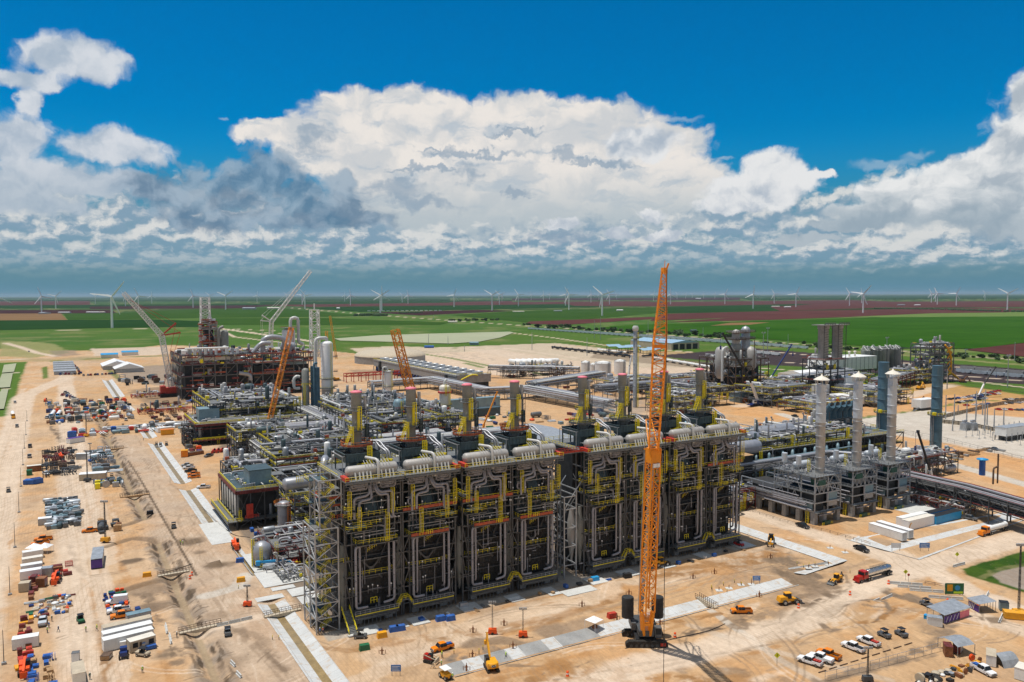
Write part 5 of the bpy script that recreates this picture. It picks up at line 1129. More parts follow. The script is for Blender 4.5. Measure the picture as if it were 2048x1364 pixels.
MR=[(430,470,480,520,[5,10,15],'open grey module right of the thin flare stack'),(490,440,540,480,[5,10,15],'four-storey open steel module left of the last stack'),(486,396,540,430,[4,8],'low exchanger module with blue wraps behind the last stack'),(460,540,540,575,[5,10,15],'module with rounded silver ducts behind the orange boom'),(560,400,610,440,[4,8,12],'module with long cream vessel beside the boom truck'),(560,560,620,590,[5,10],'module at the right foot of the reactor tower'),(396,446,432,480,[5,10,14],'module right beside the foot of the thin flare stack'),(545,478,590,498,[5,10,15],'module between the boom truck and the reactor tower'),(440,585,530,612,[5,10],'low module between the flare stack and the storage tanks'),(640,500,700,520,[5,10],'low module below the white fabric shelter')]
for i,(a,b,c,d,lv,lb)in enumerate(MR):module('process_module',lb,'process unit',a,b,c,d,lv,70+i,8,90,8,bits=60,fr='steel',small=1.5,rise=5,pmax=.8,group='process modules by the reactor tower',toe='red_deck' if i==3 else None)
T=module('reactor_tower','tall crowded reactor tower with brown steel and grey vessels','process tower',512,500,552,545,[9,18,27,33],80,9,90,10,fr='brown',rails='scaffold',small=1.9,bits=90,solid=[(6,6,2,34,38,26)],pmax=.9)
for(x_,y_,r_,z0,z1,mk)in[(12,12,5,20,44,'stack'),(12,12,3.6,44,56,'drum'),(30,18,4,8,58,'galvanised'),(2,20,5,18,40,'drum'),(22,4,5,26,40,'drum')]:
 MB().lathe((x_,y_,0),[(r_*.6,z0-3),(r_,z0),(r_,z1),(r_*.7,z1+r_*.5),(.1,z1+r_*.8)],18).obj('reactor_shell',mk,T)
m=MB().pipe([(-6,10,14),(-6,10,42),(2,12,44),(2,12,38)],1.1,10)
for z in(40,50,56):
 for cx,cy in((12,12),(30,18)):m.mt(1).rail([(cx-6,cy-6,z),(cx+6,cy-6,z),(cx+6,cy+6,z),(cx-6,cy+6,z),(cx-6,cy-6,z)],.35,1.5,3).mt(2).box(cx-6,cy-6,z-.5,cx+6,cy+6,z)
for x_ in(-2,6,20):m.mt(2).beam((x_,-2,0),(x_,-2,50 if x_>0 else 36),.5)
m.obj('top_platform',ml('white_pipe','scaffold','brown'),T)
module('process_module','pipes and drums crowded on the deck of the dark unit behind the boilers','process unit',284,264,362,298,[17,20.5],190,7,130,14,bits=90,fr='dark_steel',small=1.2,rise=6,pmax=.7,group='process modules by the reactor tower')
T=module('twin_tower_base','two grey-brown cylindrical towers side by side on a dark steel base','process tower',563,450,590,472,[8,16,26,34],82,8,50,6,fr='dark_steel',rails='red_deck',small=1.8,bits=50,pmax=.9,solid=[(2,2,1,22,18,15)])
for i,x_ in enumerate((6,24)):
 MB().lathe((x_,6,0),[(4.4,34),(4.4,60),(5.0,60.2),(5,63)],18).obj('silo_shell','grey_concrete',T)
m=MB()
for x_ in(6,24):
 m.mt(0).box(x_-6.5,-1,63,x_+6.5,13,63.6).box(x_-7,-1,33.6,x_+7,14,34.2)
 m.mt(1)
 for k in range(14):m.beam((x_-4.6+.3*(k%3),1.4,34+k*2.1),(x_+4.6,1.4,35+k*2.1),.25)
 for q in(-5,5):m.beam((x_+q,1,34),(x_+q,1,64),.4)
 m.mt(2).rail([(x_-6.5,-1,63.6),(x_+6.5,-1,63.6)],.4,1.6,2)
m.obj('crown_platform',ml('scaffold','dark_steel','steel'),T)
for q_ in((-10,-6,6,0,4,14),(16,-8,8,34,2,13),(26,-2,4,40,10,18)):MB().box(*q_).obj('cladding_panel','white',T)
T=module('elevated_building','long white windowless building raised on a steel frame','building',690,545,765,572,[9],83,9,40,3,fr='dark_steel',small=1.8,bits=30,rails='scaffold',lad=0)
m=MB().box(0,-1,10,75,27,23.5)
for i in range(12):m.mt(1).box(i*6.8,-1.3,10,i*6.8+.3,-1,23.5)
m.obj('cladding',ml('white','galvanised'),T)
for i in range(4):MB().tube((12+i*9+(i>1)*9,6,23.5),(12+i*9+(i>1)*9,6,28),1,n=10).mt(0).lathe((12+i*9+(i>1)*9,6,28),[(1.6,0),(1.6,1),(.2,1.6)],10).obj('roof_vent','cream',T)
T=thing('silo_block','brown cylindrical silos in a row with pipes on top beside the white building','silo',(778,560,0));m=MB();sh=[]
for i,x_ in enumerate((5,17,32,46,58)):
 MB().lathe((x_,6 if i%2 else 10,0),[(1,4),(5.4,9),(5.4,27)]if i!=2 else[(1,4),(8,9),(8,28)],20).obj('silo_shell','stack' if i%2 else 'drum',T)
r=random.Random(9)
for k in range(30):x_=r.uniform(-4,62);m.pipe([(x_,r.uniform(2,14),27),(x_,8,30+r.uniform(0,3)),(x_+r.uniform(3,9),8,30),(x_+9,8,28)],.5,6)
for k in range(6):m.mt(1).beam((-4+k*14,-2,0),(-4+k*14,-2,30),.6).beam((-4+k*14,18,0),(-4+k*14,18,30),.6)
for z in(9,28):m.mt(1).beam((-4,-2,z),(66,-2,z),.6).beam((66,-2,z),(66,18,z),.6)
m.obj('top_pipework',ml('white_pipe','dark_steel'),T)
T=module('blending_frame','tall open steel frame tangled with pipes and yellow slides','process tower',757,480,798,500,[7,14,21,28,35,39],84,8,170,14,fr='steel',small=2.0,rails='steel',bits=40,floors=False,lad=3,pmax=.8,pc=('pipe','white_pipe','dull_pipe'))
m=MB()
for k in range(5):m.pipe([(24+k*2,-1,38-k*1.5),(30+k,-1,34-k*2),(38,0,36-k*6),(30,0,30-k*6)],.8,7)
for k in range(4):m.pipe([(32+k*4,0,12-k*2),(38+k*4,0,8-k*2)],1,7)
m.obj('yellow_chute','machine_yellow',T)
module('conveyor_rack','dark low rack between the silos and the open blending frame','pipe rack',720,480,760,505,[5,9,14],85,8,50,4,fr='dark_steel',small=1.9,bits=40,lad=0)
shed('fabric_tent','white gabled fabric shelter left of the twin brown towers',660,545,700,585,7,4,'white','bright_white',cat='tent')
for i,(px,py,sx,sy,h_,lb)in enumerate([(1568,778,46,12,9,'white container building on stilts beside the boom truck'),(1672,812,30,10,8,'white box building under the dark pipe rack'),(1712,815,44,12,8,'long white box building right of the pipe rack'),(1755,800,30,12,8,'white box building furthest right behind the stacks')]):
 p=at(px,py);T=thing('switchgear_building',lb,'building',(p.x,p.y,0),0,'white switchgear buildings');MB().box(0,0,2,sx,sy,h_).mt(1).box(-.3,-.3,h_,sx+.3,sy+.3,h_+.3).obj('cabin',ml('white','bright_white'),T);m=MB()
 for a in range(int(sx//5)+1):
  for b in(0.5,sy-.5):m.beam((a*5,b,0),(a*5,b,2),.4)
 m.obj('stilt','dark_steel',T)
p=at(1480,806);T=shed('pump_house','pale blue-grey open-fronted pump enclosure',p.x,p.y,p.x+22,p.y+12,8,.3,'blue_panel','galvanised',cat='building');MB().box(3,-.3,0,8,-.1,5).obj('door','truck_orange',T)
p=at(1560,815);T=thing('shipping_container','brick-red container standing in the yard behind the dark unit','container',(p.x,p.y,0));MB().box(0,0,0,14,4,4.4).obj('box','rust',T)
T=module('compressor_unit','dark two-level unit with yellow-railed deck and slate pipes behind the boilers','process unit',262,262,392,300,[5.5,11,16.5],90,8,120,10,fr='dark_steel',bits=110,small=1.3,solid=[(2,4,.5,126,34,15)],floors='full',pmax=.8,pc=('pipe','blue_panel','dull_pipe'))
m=MB();r=random.Random(3)
for k in range(13):x_=4+k*8+r.uniform(-1,1);m.pipe([(x_,-1,1),(x_,-1,12+r.uniform(0,3)),(x_+1.2,0,15),(x_+1.6,4,15)],r.uniform(.4,.9),9)
for k in range(8):z=2+k*1.6;m.pipe([(0,-2.2,z),(90,-2.2,z)],r.uniform(.25,.6),8)
for k in range(3):x_=20+k*34;m.mt(1).ladder(x_,-3,0,12,1.6,.25)
m.obj('header_pipe',ml('blue_panel','yellow'),T)
for k,(x_,y_,l_,r_)in enumerate([(-2,-10,20,3.0),(6,6,28,3.0),(36,12,30,3.4)]):MB().capsule((x_+l_/2,y_+6,20.6),r_,l_,'x',18,.8).obj('horizontal_drum','pipe',T)
T=thing('air_intake','cluster of slate-blue curved intake ducts with round dark mouths','duct',(366,290,0));m=MB()
for k in range(5):
 x_=k*4.6;m.pipe([(x_,0,12),(x_,0,26),(x_-.6,-3.6,29.5)],1.9,12,3).mt(1).lathe((x_-.6,-3.75,29.6),[(1.7,0),(.1,.3)],14,'y').mt(0)
for x_ in(-3,8,22):m.mt(1).beam((x_,-4,0),(x_,-4,26),.4).beam((x_,3,0),(x_,3,26),.4)
m.box(-4,-4.5,21,23,4,21.4);m.obj('duct',ml('blue_stack','dark_steel'),T)
def boiler(i,X,label):
 T=thing('package_boiler',label,'boiler',(X,207,0),0,'row of three package boilers');r=random.Random(i)
 m=MB()
 for x_ in(0.8,6,14):
  for y_ in(.8,8,15,22,29,36):MB().box(x_-.95,y_-.95,0,x_+.95,y_+.95,4.6).obj('pier','grey_concrete',T)
 m=MB();xs,ys=(0,7.5,15),(0,6.5,13,20)
 for x_ in xs:
  for y_ in ys:m.beam((x_,y_,4.6),(x_,y_,18.6),.42)
 for z in(5,8.4,12,15.2,18.6):
  for y_ in(0,20):m.beam((0,y_,z),(15,y_,z),.4)
  for x_ in(0,15):m.beam((x_,0,z),(x_,20,z),.4)
 for x_ in(0,15):
  for a,b in((6.5,13),(13,20)):
   for z0,z1 in((5,12),(12,18.6)):m.beam((x_,a,z0),(x_,(a+b)/2,z1),.28).beam((x_,(a+b)/2,z1),(x_,b,z0),.28)
 for x0 in(0,7.5):
  for k in range(3):m.beam((x0+k*2.5,-.1,12),(x0+k*2.5+1.25,-.1,15.2),.22).beam((x0+k*2.5+1.25,-.1,15.2),(x0+k*2.5+2.5,-.1,12),.22)
 m.beam((0,-.1,15.2),(3,-.1,18.6),.3).beam((7.5,-.1,15.2),(4.5,-.1,18.6),.3).beam((15,-.1,15.2),(12,-.1,18.6),.3).beam((7.5,-.1,15.2),(10.5,-.1,18.6),.3)
 for y_ in(26,32,38):
  for x_ in(0,15):m.beam((x_,y_,4.6),(x_,y_,12),.35)
 for z in(5,8.4,12):m.beam((0,20,z),(0,38,z),.35).beam((15,20,z),(15,38,z),.35)
 m.obj('frame','galvanised',T)
 MB().box(1,1.2,5,6.6,18,12).box(8.2,.9,6,14.2,18,12.2).mt(1).box(-.15,1,5.2,.05,6,8).box(8.6,.5,8.6,13.8,.95,11.8).mt(2).box(.4,20,5,14.6,38,10.2).mt(3).taper(8.6,.4,6.2,13.8,1,8.5,.3).obj('furnace_casing',ml('black_panel','blue_panel','panel','drum'),T)
 MB().box(-.3,-1.4,4.7,15.3,.1,4.95).box(-.6,-.6,18.5,15.6,20.6,18.8).box(-.8,0,8.3,0,20,8.5).box(-.8,0,12,0,20,12.2).box(-1.6,20,8.2,16,38,8.4).obj('platform','grating',T)
 m=MB().rail([(-.5,20.5,18.8),(-.5,-.5,18.8),(15.5,-.5,18.8),(15.5,20.5,18.8)],.1,1.2,1.6).rail([(-.8,20,8.5),(-.8,0,8.5)],.1,1.1,1.6).rail([(-.8,20,12.2),(-.8,0,12.2)],.1,1.1,1.6).rail([(-1.6,38,8.4),(-1.6,20,8.4)],.12,1.1,1.6);m.obj('railing','galvanised',T)
 st=MB().lathe((8.4,4.6,0),[(2.1,12),(2.1,15),(1.8,18.5),(1.8,39)],24);ring=[(1.81,0),(2.02,.25),(1.81,.5)]
 for z in(20.5,24.8,29,33.4,37.4):st.lathe((8.4,4.6,z),ring,24)
 so_=st.obj('chimney_stack','shiny_stack',T)
 u=MB().lathe((8.4,4.6,0),[(1.85,39),(1.85,54.2)],24)
 for z in(42.4,46.8,51):u.lathe((8.4,4.6,z),[(1.86,0),(2.05,.2),(1.86,.4)],24)
 u.box(6.4,3,51,6.8,4,52.6);u.obj('upper_shell','light_stack',so_)
 m=MB().lathe((8.4,4.6,0),[(3.1,56.0),(2,56.8),(.5,57.5),(.1,58.4)],24).lathe((8.4,4.6,0),[(3.1,55.95),(.2,56.4)],24)
 for a in range(8):m.beam((8.4+2.1*math.cos(a*.785),4.6+2.1*math.sin(a*.785),54),(8.4+2.6*math.cos(a*.785),4.6+2.6*math.sin(a*.785),56.4),.16)
 m.obj('rain_cap','cream',so_)
 m=MB()
 for y_ in(9,16):
  m.mt(0).tube((1.2,y_,22),(1.2,y_,25.6),1.05,n=14).mt(1)
  for a,b in((-.2,y_-1.4),(2.6,y_-1.4),(2.6,y_+1.4),(-.2,y_+1.4)):m.beam((a,b,18.8),(a,b,22),.2)
  m.beam((-.2,y_-1.4,19),(2.6,y_-1.4,22),.14).beam((-.2,y_-1.4,22),(2.6,y_-1.4,22),.2).beam((-.2,y_-1.4,22),(-.2,y_+1.4,19),.14)
 m.mt(0).capsule((9,14,20.6),1.3,9,'x',14);m.obj('vent_silencer',ml('light_stack','galvanised'),T)
 m=MB()
 for k in range(26):x_,y_=r.uniform(0,14),r.uniform(6,19);m.pipe([(x_,y_,18.8),(x_,y_,19.6+r.uniform(0,1.6)),(x_+r.uniform(-3,3),y_+r.uniform(-3,3),19.6)],r.uniform(.1,.3),6)
 for k in range(14):z=r.uniform(5.2,11);m.pipe([(-1,r.uniform(0,12),z),(-1,r.uniform(20,38),z)],r.uniform(.12,.3),6)
 m.pipe([(-.6,1,5.8),(-.6,34,5.8),(-2,36,5.8)],.35).pipe([(6.6,-.4,8.6),(6.6,-.4,11.6),(7.4,1,11.8)],.2).pipe([(2,-.5,3.6),(11,-.5,3.6),(11,-.5,4.6)],.3)
 m.obj('pipework','dull_pipe',T)
 MB().box(1.6,-.5,15.3,5.6,3.4,17.3).mt(1).add([(1.3,-.8,17.4),(6,-.8,17.9),(6,3.8,17.9),(1.3,3.8,17.4)],[(0,1,2,3)]).obj('fan_box',ml('dark_green','cream'),T)
 MB().ladder(-.4,3.2,0,4.8,1.2,.15,dx=0,dy=1).obj('ladder','yellow',T);MB().ladder(5.6,8,18.8,24,1,.15).obj('ladder','yellow',T);MB().rail([(2,-2.2,0),(8,-2.2,0)],.12,1,1).obj('guard_rail','yellow',T)
 MB().box(3.2,-2.4,.1,6.6,-1.2,1.5).obj('skid','dark_green',T)
boiler(0,255.2,'package boiler nearest the furnaces, with capped silver stack');boiler(1,277.6,'middle one of the three package boilers, with capped silver stack');boiler(2,300,'package boiler beside the red and white boom truck crane, with capped silver stack')
module('valve_station','red-scaffolded pipe manifold left of the first boiler','piping',238,236,254,262,[4,8],91,5,70,4,fr='maroon',rails='red_deck',bits=50,small=.9)
T=shed('duct_box','plain brown-topped grey inlet box behind the first boiler',257,250,267,258,19,.1,'panel','wood',cat='duct');MB().box(2,-.2,13,4,0,15).obj('hatch','steel',T)
rack('bright silver pipe bundle from the furnaces to the boilers',[(216,236),(238,236),(238,262)],7,6,92,8,.8,tiers=1);rack('pipes behind the boilers',[(255,252),(318,252),(330,235)],12,6,93,12,.9,tiers=1)
for i,(x_,y_,lb)in enumerate([(387,271,'slate-blue stack standing behind the third capped stack'),(418.6,260.5,'slate-blue stack furthest to the right, beside the substation')]):
 h_=hat(x_,y_,724 if i==0 else 731)
 T=thing('turbine_stack',lb,'chimney',(x_,y_,0),0,'pair of slate-blue stacks');m=MB().lathe((0,0,0),[(3.0,0),(3.0,h_-27),(2.75,h_-26.4),(2.75,h_)],26)
 for k in range(8):m.lathe((0,0,3+k*6),[(3.0 if k<4 else 2.76,0),(3.2 if k<4 else 2.95,.2),(3.0 if k<4 else 2.76,.4)],26)
 m.obj('shell','blue_stack',T);MB().lathe((0,0,0),[(2.5,h_-.4),(.1,h_-.5)],20).obj('flue','black',T);z=h_-27;n=12;R=4.4
 pts=[(R*math.cos(6.283*k/n),R*math.sin(6.283*k/n),z)for k in range(n+1)];MB().prism([p[:2]for p in pts[:-1]],z-.3,z).mt(1).rail(pts,.13,1.3,1.3).box(-4,-2,z,-3,0,z+1.6).obj('ring_platform',ml('grating','yellow'),T)
 MB().ladder(-3.3,0,1,z,1,.16,dx=0,dy=1).obj('ladder','drum',T)
T=module('scaffold_rack','long dark elevated rack with dark red scaffold boards running to the right edge','pipe rack',322,232,392,245,[6,10.5],94,6,110,6,fr='dark_steel',rails='maroon',bits=70,pmax=.8,toe='maroon',small=1.2)
_a,_b,_c=at(1812,958,8),at(1930,985,8),at(2120,1040,8)
rack('dark elevated rack leaving at the right edge',[tuple(_a)[:2],tuple(_b)[:2],tuple(_c)[:2]],6,11,95,9,.5,fr='dark_steel',pc=('dark_steel','dull_pipe','maroon','steel'))
T=thing('vent_pipe','blue capped vent pipe standing on the dark rack','vent',(*at(1963,985)[:2],0));MB().tube((0,0,8),(0,0,15),1.3,n=14).obj('pipe','blue',T);MB().lathe((0,0,15),[(2.4,0),(2.4,.4),(.2,.9)],16).obj('cap','sky_blue',T)
T=thing('goalpost_pipe','brown goalpost-shaped pipe beside the blue vent','piping',(*at(1985,1000)[:2],0));MB().pipe([(0,0,7),(0,0,14),(3.4,0,14.4)],.4).tube((3.4,0,7),(3.4,0,20),.35).obj('pipe','brown',T)
module('steelwork_site','half-built low steel frames with red beams and a blue tarpaulin','steel frame',318,196,334,212,[3],97,4,50,3,fr='maroon',rails='red_deck',bits=60,small=.9,lad=0)
module('steelwork_site','half-built low steel frames on a pad nearer the tanker truck','steel frame',316,184,332,194,[3],98,4,44,3,fr='scaffold',rails='red_deck',bits=50,small=.9,lad=0)
module('process_skids','black machinery skids below the elevated rack beside the boom truck','machinery',326,214,352,232,[3.5],99,6,60,5,fr='dark_steel',bits=60,lad=1)
T=module('process_building','large half-built steel building clad in dark red scaffolding at the back left','process building',96,736,152,800,[10,20,30,38],100,9,130,14,fr='steel',rails='maroon',small=2.2,bits=170,solid=[(4,5,.5,53,56,29)],pmax=1.0,pc=('dull_pipe','maroon','white_pipe'),toe='maroon',lad=3)
m=MB()
for k in range(10):m.mt(k%2).tube((8+k*4.5,6,38),(8+k*4.5,6,43),1.4,n=10)
m.mt(2).box(2,3,33,50,4,36).mt(1).pipe([(4,2,44),(40,2,44)],.8);m.obj('roof_vessel',ml('galvanised','white','cream'),T)
rr_=random.Random(77);m=MB()
for k in range(90):x_,z=rr_.uniform(-2,112),rr_.choice([3,7,12,16,22,26,32,36]);w_=rr_.uniform(3,10);m.mt(rr_.randrange(3)).box(x_,-1.6+rr_.uniform(0,3),z,x_+w_,-1+rr_.uniform(0,3),z+rr_.uniform(.4,1.6))
m.obj('scaffold_board',ml('maroon','red_deck','brown'),T)
T=module('process_building','second half-built steel building with red scaffolding right of the first','process building',156,738,212,800,[9,19,29,37],101,9,140,14,fr='steel',rails='red_deck',small=2.2,bits=180,solid=[(3,5,.5,52,56,26)],pmax=1.1,pc=('pipe','maroon','white_pipe'),toe='red_deck',lad=3)
m=MB().pipe([(12,10,37),(12,10,50),(20,10,52),(32,10,50),(32,10,40)],2.4,12,6).pipe([(2,6,38),(10,6,47),(18,6,46)],2.0,12,4).capsule((36,14,42),4,14,'x',16).mt(1).box(28,2,26,50,4,31).mt(0).pipe([(-2,-2,14),(-2,-2,19),(-12,-2,21)],1.8,10,3)
m.obj('large_duct',ml('pipe','blue_panel'),T)
T=module('lift_tower','tall lattice-topped tower with rust-red scaffold at the back left','process tower',133,862,148,876,[14,28,42,56,62],102,7,30,4,fr='drum',rails='maroon',small=2.2,bits=60,solid=[(3,3,1,12,12,56)],pc=('maroon','dull_pipe'),toe='maroon',lad=0)
m=MB().lattice((5,6,60),(5,6,88),9,8,7,.9,.5);m.mt(1)
r=random.Random(8)
for k in range(60):z=r.uniform(20,66);x_=r.uniform(-3,12);m.beam((x_,-1.5,z),(x_+r.uniform(3,8),-1.5,z),.6)
for z in range(24,66,6):m.box(-3,-2,z,1,2,z+1.2)
m.obj('mast_head',ml('white','red_deck'),T)
MB().lathe((22,2,0),[(4.6,20),(4.6,52),(3.2,54),(.1,54.5)],16).pipe([(16,-2,20),(16,-2,56),(21,-2,58)],1.6,8).obj('column_shell','stack',T)
vcol('white_column','short fat white vessel with an arched pipe on top of the half-built unit','vessel',200,780,6.2,58,'white',30,(58.5,),rail='red_deck',bands=3,extra=lambda T:MB().pipe([(2,0,57),(2,0,68),(9.5,0,68),(9.5,0,44),(14,0,42)],1.6,10,3).obj('arched_pipe','white_pipe',T))
module('red_steelwork','dark red lattice steel laid out in rows on the ground left of the half-built unit','steelwork',56,660,96,676,[2.6],103,4,10,0,fr='red',rails='red',small=1.4,lad=0,floors=False,bits=20)
module('red_steelwork','further stack of dark red lattice steel left of the half-built unit','steelwork',60,770,90,784,[2.6],104,4,10,0,fr='red',rails='red',small=1.6,lad=0,floors=False,bits=20)
# ================================================================ WIND TURBINES
ORD='first second third fourth fifth sixth seventh eighth ninth tenth eleventh twelfth thirteenth fourteenth fifteenth sixteenth seventeenth eighteenth nineteenth twentieth'.split()
def ordw(n):
 return ORD[n]if n<20 else['twenty','thirty','forty','fifty','sixty'][(n+1)//10-2]+('-'+ORD[(n+1)%10-1]if(n+1)%10 else 'th')if(n+1)%10 else['twentieth','thirtieth','fortieth','fiftieth','sixtieth'][(n+1)//10-2]
def toward(px,d):
 a=YAW+math.atan((px-CX)/F);return Vector((d*math.sin(a),d*math.cos(a),0)),a
def turbine(T,ang,yaw):
 MB().lathe((0,0,0),[(3.4,0),(3.1,20),(2.3,86)],14).obj('tower','turbine_white',T)
 h=MB().capsule((0,1.5,88),1.9,12,'y',12,.8);h.lathe((0,-5.4,88),[(1.6,1.2),(1.5,0),(.1,-1.6)],12,'y').obj('nacelle','turbine_white',T)
 for k in range(3):
  a=rad(ang+120*k);m=MB();L=54;u=Vector((math.sin(a),0,math.cos(a)));w=Vector((math.cos(a),.25,-math.sin(a)))
  P=[(1.5,1.5,1.5,.8),(7,4.2,1.6,.7),(14,3.8,1.3,.6),(30,2.8,1.1,.5),(46,2.0,.9,.4),(L,1.0,.6,.3)];vs=[]
  for t,c,e,th in P:
   o_=Vector((0,-5.2,88))+u*t
   vs+=[o_-w*e+Vector((0,-th,0)),o_+w*c+Vector((0,0,0)),o_-w*e+Vector((0,th,0))]
  m.add(vs,[(i*3+k_,i*3+(k_+1)%3,i*3+3+(k_+1)%3,i*3+3+k_)for i in range(len(P)-1)for k_ in range(3)]+[(0,2,1)]).obj('blade','turbine_white',T)
TP=[thing('wind_turbine','x x x x','wind turbine')];turbine(TP[0],0,0);freeze(TP[0])
TB=[(-4,50,115),(84,33,100),(112.5,25,45),(192,16,60),(224,63,38),(252,20,80),(278,29,95),(304.5,15,0),(387,24,100),(420.5,17,70),(452,28,55),(515,14,10),(575,15,70),(610.5,27,80),(605,19,40),(690,12,0),(701.5,20,110),(761,35,60),(764,31,0),(805,15,70),(816.5,18,110),(908.5,24,20),(984.5,31,62),(999,20,75),(1004,14,40),(1037,23,85),(1062.5,11,110),(1087,14,115),(1099,10,30),(1131,22,20),(1138,30,90),(1182,16,115),(1198,11,100),(1204.5,42,72),(1219,20,90),(1233,10,85),(1307,13,20),(1341,20,0),(1354,10,85),(1371,9,30),(1384,8,60),(1407,9,0),(1429.5,9,20),(1449.5,20,25),(1506,29,5),(1548,19,90),(1591.5,26,25),(1698.5,24,90),(1726,38,40),(1723,19,110),(1862,18,95),(1870,17,0),(1874,22,92),(1912,24,30),(1969,15,80),(2014,34,60)]
for i,(px,hp,an)in enumerate(sorted(TB)):
 p,a=toward(px,88*F/hp/math.cos(math.atan((px-CX)/F))*1.0)
 lb=('largest' if hp>60 else 'large' if hp>30 else 'distant' if hp>16 else 'tiny far-off')+' white wind turbine, %s from the left along the horizon'%ordw(i)
 T=dup(TP[0],p,-a+rad((i*37%40)-20),lb,'wind turbines along the horizon')
 for c in T.children:
  if c.name.startswith('blade'):c.matrix_parent_inverse=Matrix.Translation((0,0,88))@Matrix.Rotation(rad(an),4,'Y')@Matrix.Translation((0,0,-88))
for o in list(TP[0].children)+[TP[0]]:bpy.data.objects.remove(o)
# ================================================================ CRANES
def onP(px,py,Y):
 d=_f+_r*((px-CX)/F)+_u*((CY-py)/F);t=Y/d.y;return Vector((d.x*t,Y,H+d.z*t))
def big_crane():
 b=Vector((131.0,158.6,0));T=thing('crawler_crane','huge orange lattice boom crawler crane standing before the furnaces','crane',b)
 J=onP(1307,897,150)-b;tip=onP(1328.5,540,131)-b;side=Vector((.87,-.5,0));fw=Vector((-.5,-.87,0))
 rot=Matrix(((side.x,-fw.x,0),(side.y,-fw.y,0),(0,0,1)))
 def tr(m):m.v=[tuple(rot@Vector(v))for v in m.v];return m
 for s in(-1,1):
  m=MB();y_=s*3.3
  P=[(-5.4,.5),(-4.7,.05),(4.7,.05),(5.4,.5),(5.3,1.2),(4.6,1.7),(-4.6,1.7),(-5.3,1.2)];m.side(P,y_-.75,y_+.75)
  for k in range(22):x_=-4.6+k*.44;m.box(x_,y_-.82,1.68,x_+.22,y_+.82,1.8)
  for k in range(7):m.mt(1).lathe((-4+k*1.33,y_-.8,.6),[(.4,0),(.4,.1)],10,'y')
  m.mt(2).box(3.4,y_-.86,.5,4.2,y_-.8,1.3).box(4.4,y_-.86,.5,4.8,y_-.8,1.3)
  tr(m).obj('track',ml('rubber','dark_steel','red'),T)
 tr(MB().box(-2.6,-3.0,.7,2.6,3.0,1.9).tube((0,0,1.9),(0,0,2.5),1.9,n=18)).obj('car_body','black',T)
 m=MB().box(-1.9,-3.0,2.5,1.9,7.5,4.0).mt(1).box(-3.2,1,2.5,-2.0,6.5,4.4).box(2.0,1,2.5,3.2,6.5,4.4);tr(m).obj('upper_body',ml('dark_steel','steel'),T)
 tr(MB().box(2.3,-2.6,2.0,4.0,-.6,4.6).mt(1).box(2.45,-2.66,2.9,3.85,-2.6,4.4).box(4.0,-2.4,3,4.06,-.8,4.4)).obj('cab',ml('steel','glass'),T)
 for s in(-1,1):
  m=MB().lathe((s*3.9,3.2,0),[(1.55,5.2)]+[(1.55+(.06 if k%2 else 0),5.3+k*.7)for k in range(8)]+[(1.5,10.6)],20);tr(m).obj('counterweight','black_panel',T)
 f0=rot@Vector((0,-2.6,2.8));m=MB();m.lattice(f0+(J-f0)*.13,J,2.9,2.7,18,.3,.16,2.4,2.2);ax=(J-f0).normalized()
 q=f0+(J-f0)*.13
 for s in(-1,1):m.beam(f0+side*s*.8,q+side*s*1.4,.55,1.2);
 m.beam(f0+(J-f0)*.06-side*1.2,f0+(J-f0)*.06+side*1.2,.8);m.box(*(min(a,b)for a,b in zip(J-Vector((1.5,1,3.4)),J+Vector((1.5,1,.2)))),*(max(a,b)for a,b in zip(J-Vector((1.5,1,3.4)),J+Vector((1.5,1,.2)))))
 for k in range(14):t=.3+k*.35;m.beam(f0+ax*(1+t)-side*1.2,f0+ax*(1.2+t*1.1)+side*1.2,.14)
 m.obj('main_boom','crane_orange',T)
 m=MB();m.lattice(J,J+(tip-J)*.62,2.2,2.9,20,.26,.13,2,2.4).lattice(J+(tip-J)*.62,tip,2.9,.9,13,.22,.12,2.2,.8)
 for k in range(3):c=J+(tip-J)*(.6+.006*k);m.beam(c-side*1.4,c+side*1.4,.25)
 tr_=tip;m.beam(tr_,tr_+Vector((.2,0,2.0)),.1).beam(tr_+side*.4,tr_+side*.9+Vector((0,0,1.4)),.35);m.box(tr_.x-.5,tr_.y-.5,tr_.z-.8,tr_.x+.5,tr_.y+.5,tr_.z+.5)
 m.obj('luffing_jib','crane_orange',T)
 m=MB().mt(0).box(J.x-.9,J.y-1.4,J.z-4.4,J.x-.1,J.y-1.02,J.z-3.5).box(J.x+.1,J.y-1.4,J.z-4.4,J.x+.9,J.y-1.02,J.z-3.5);m.obj('sheave_box','bright_white',T)
 bk=rot@Vector((0,9.5,0));s1,s2=J+bk*.75+Vector((0,0,6)),J+bk*1.0+Vector((0,0,-2));m=MB()
 for e in(s1,s2):
  for s in(-1,1):m.beam(J+side*s*1.1,e+side*s*.7,.25)
  m.beam(e-side*.7,e+side*.7,.3)
 m.obj('strut','crane_orange',T)
 m=MB();rear=rot@Vector((0,6.5,4.2))
 for s in(-.6,.6):m.beam(s2+side*s,rear+side*s,.12).beam(s1+side*s,s2+side*s,.1).beam(s1+side*s,J+(tip-J)*.95+side*s*.4,.09)
 m.beam(rear+side*.2,J+(tip-J)*.02,.9,.3);m.obj('pendant_line','galvanised',T)
 hk=tip+rot@Vector((.3,-1.4,0));hz=3.2;m=MB().beam(hk,(hk.x,hk.y,hz),.1);m.obj('hoist_rope','black',T)
 MB().box(hk.x-.5,hk.y-.25,hz-1.4,hk.x+.5,hk.y+.25,hz).lathe((hk.x,hk.y,0),[(.1,hz-2),(.35,hz-1.8),(.3,hz-1.4)],8).obj('hook_block','black',T)
big_crane()
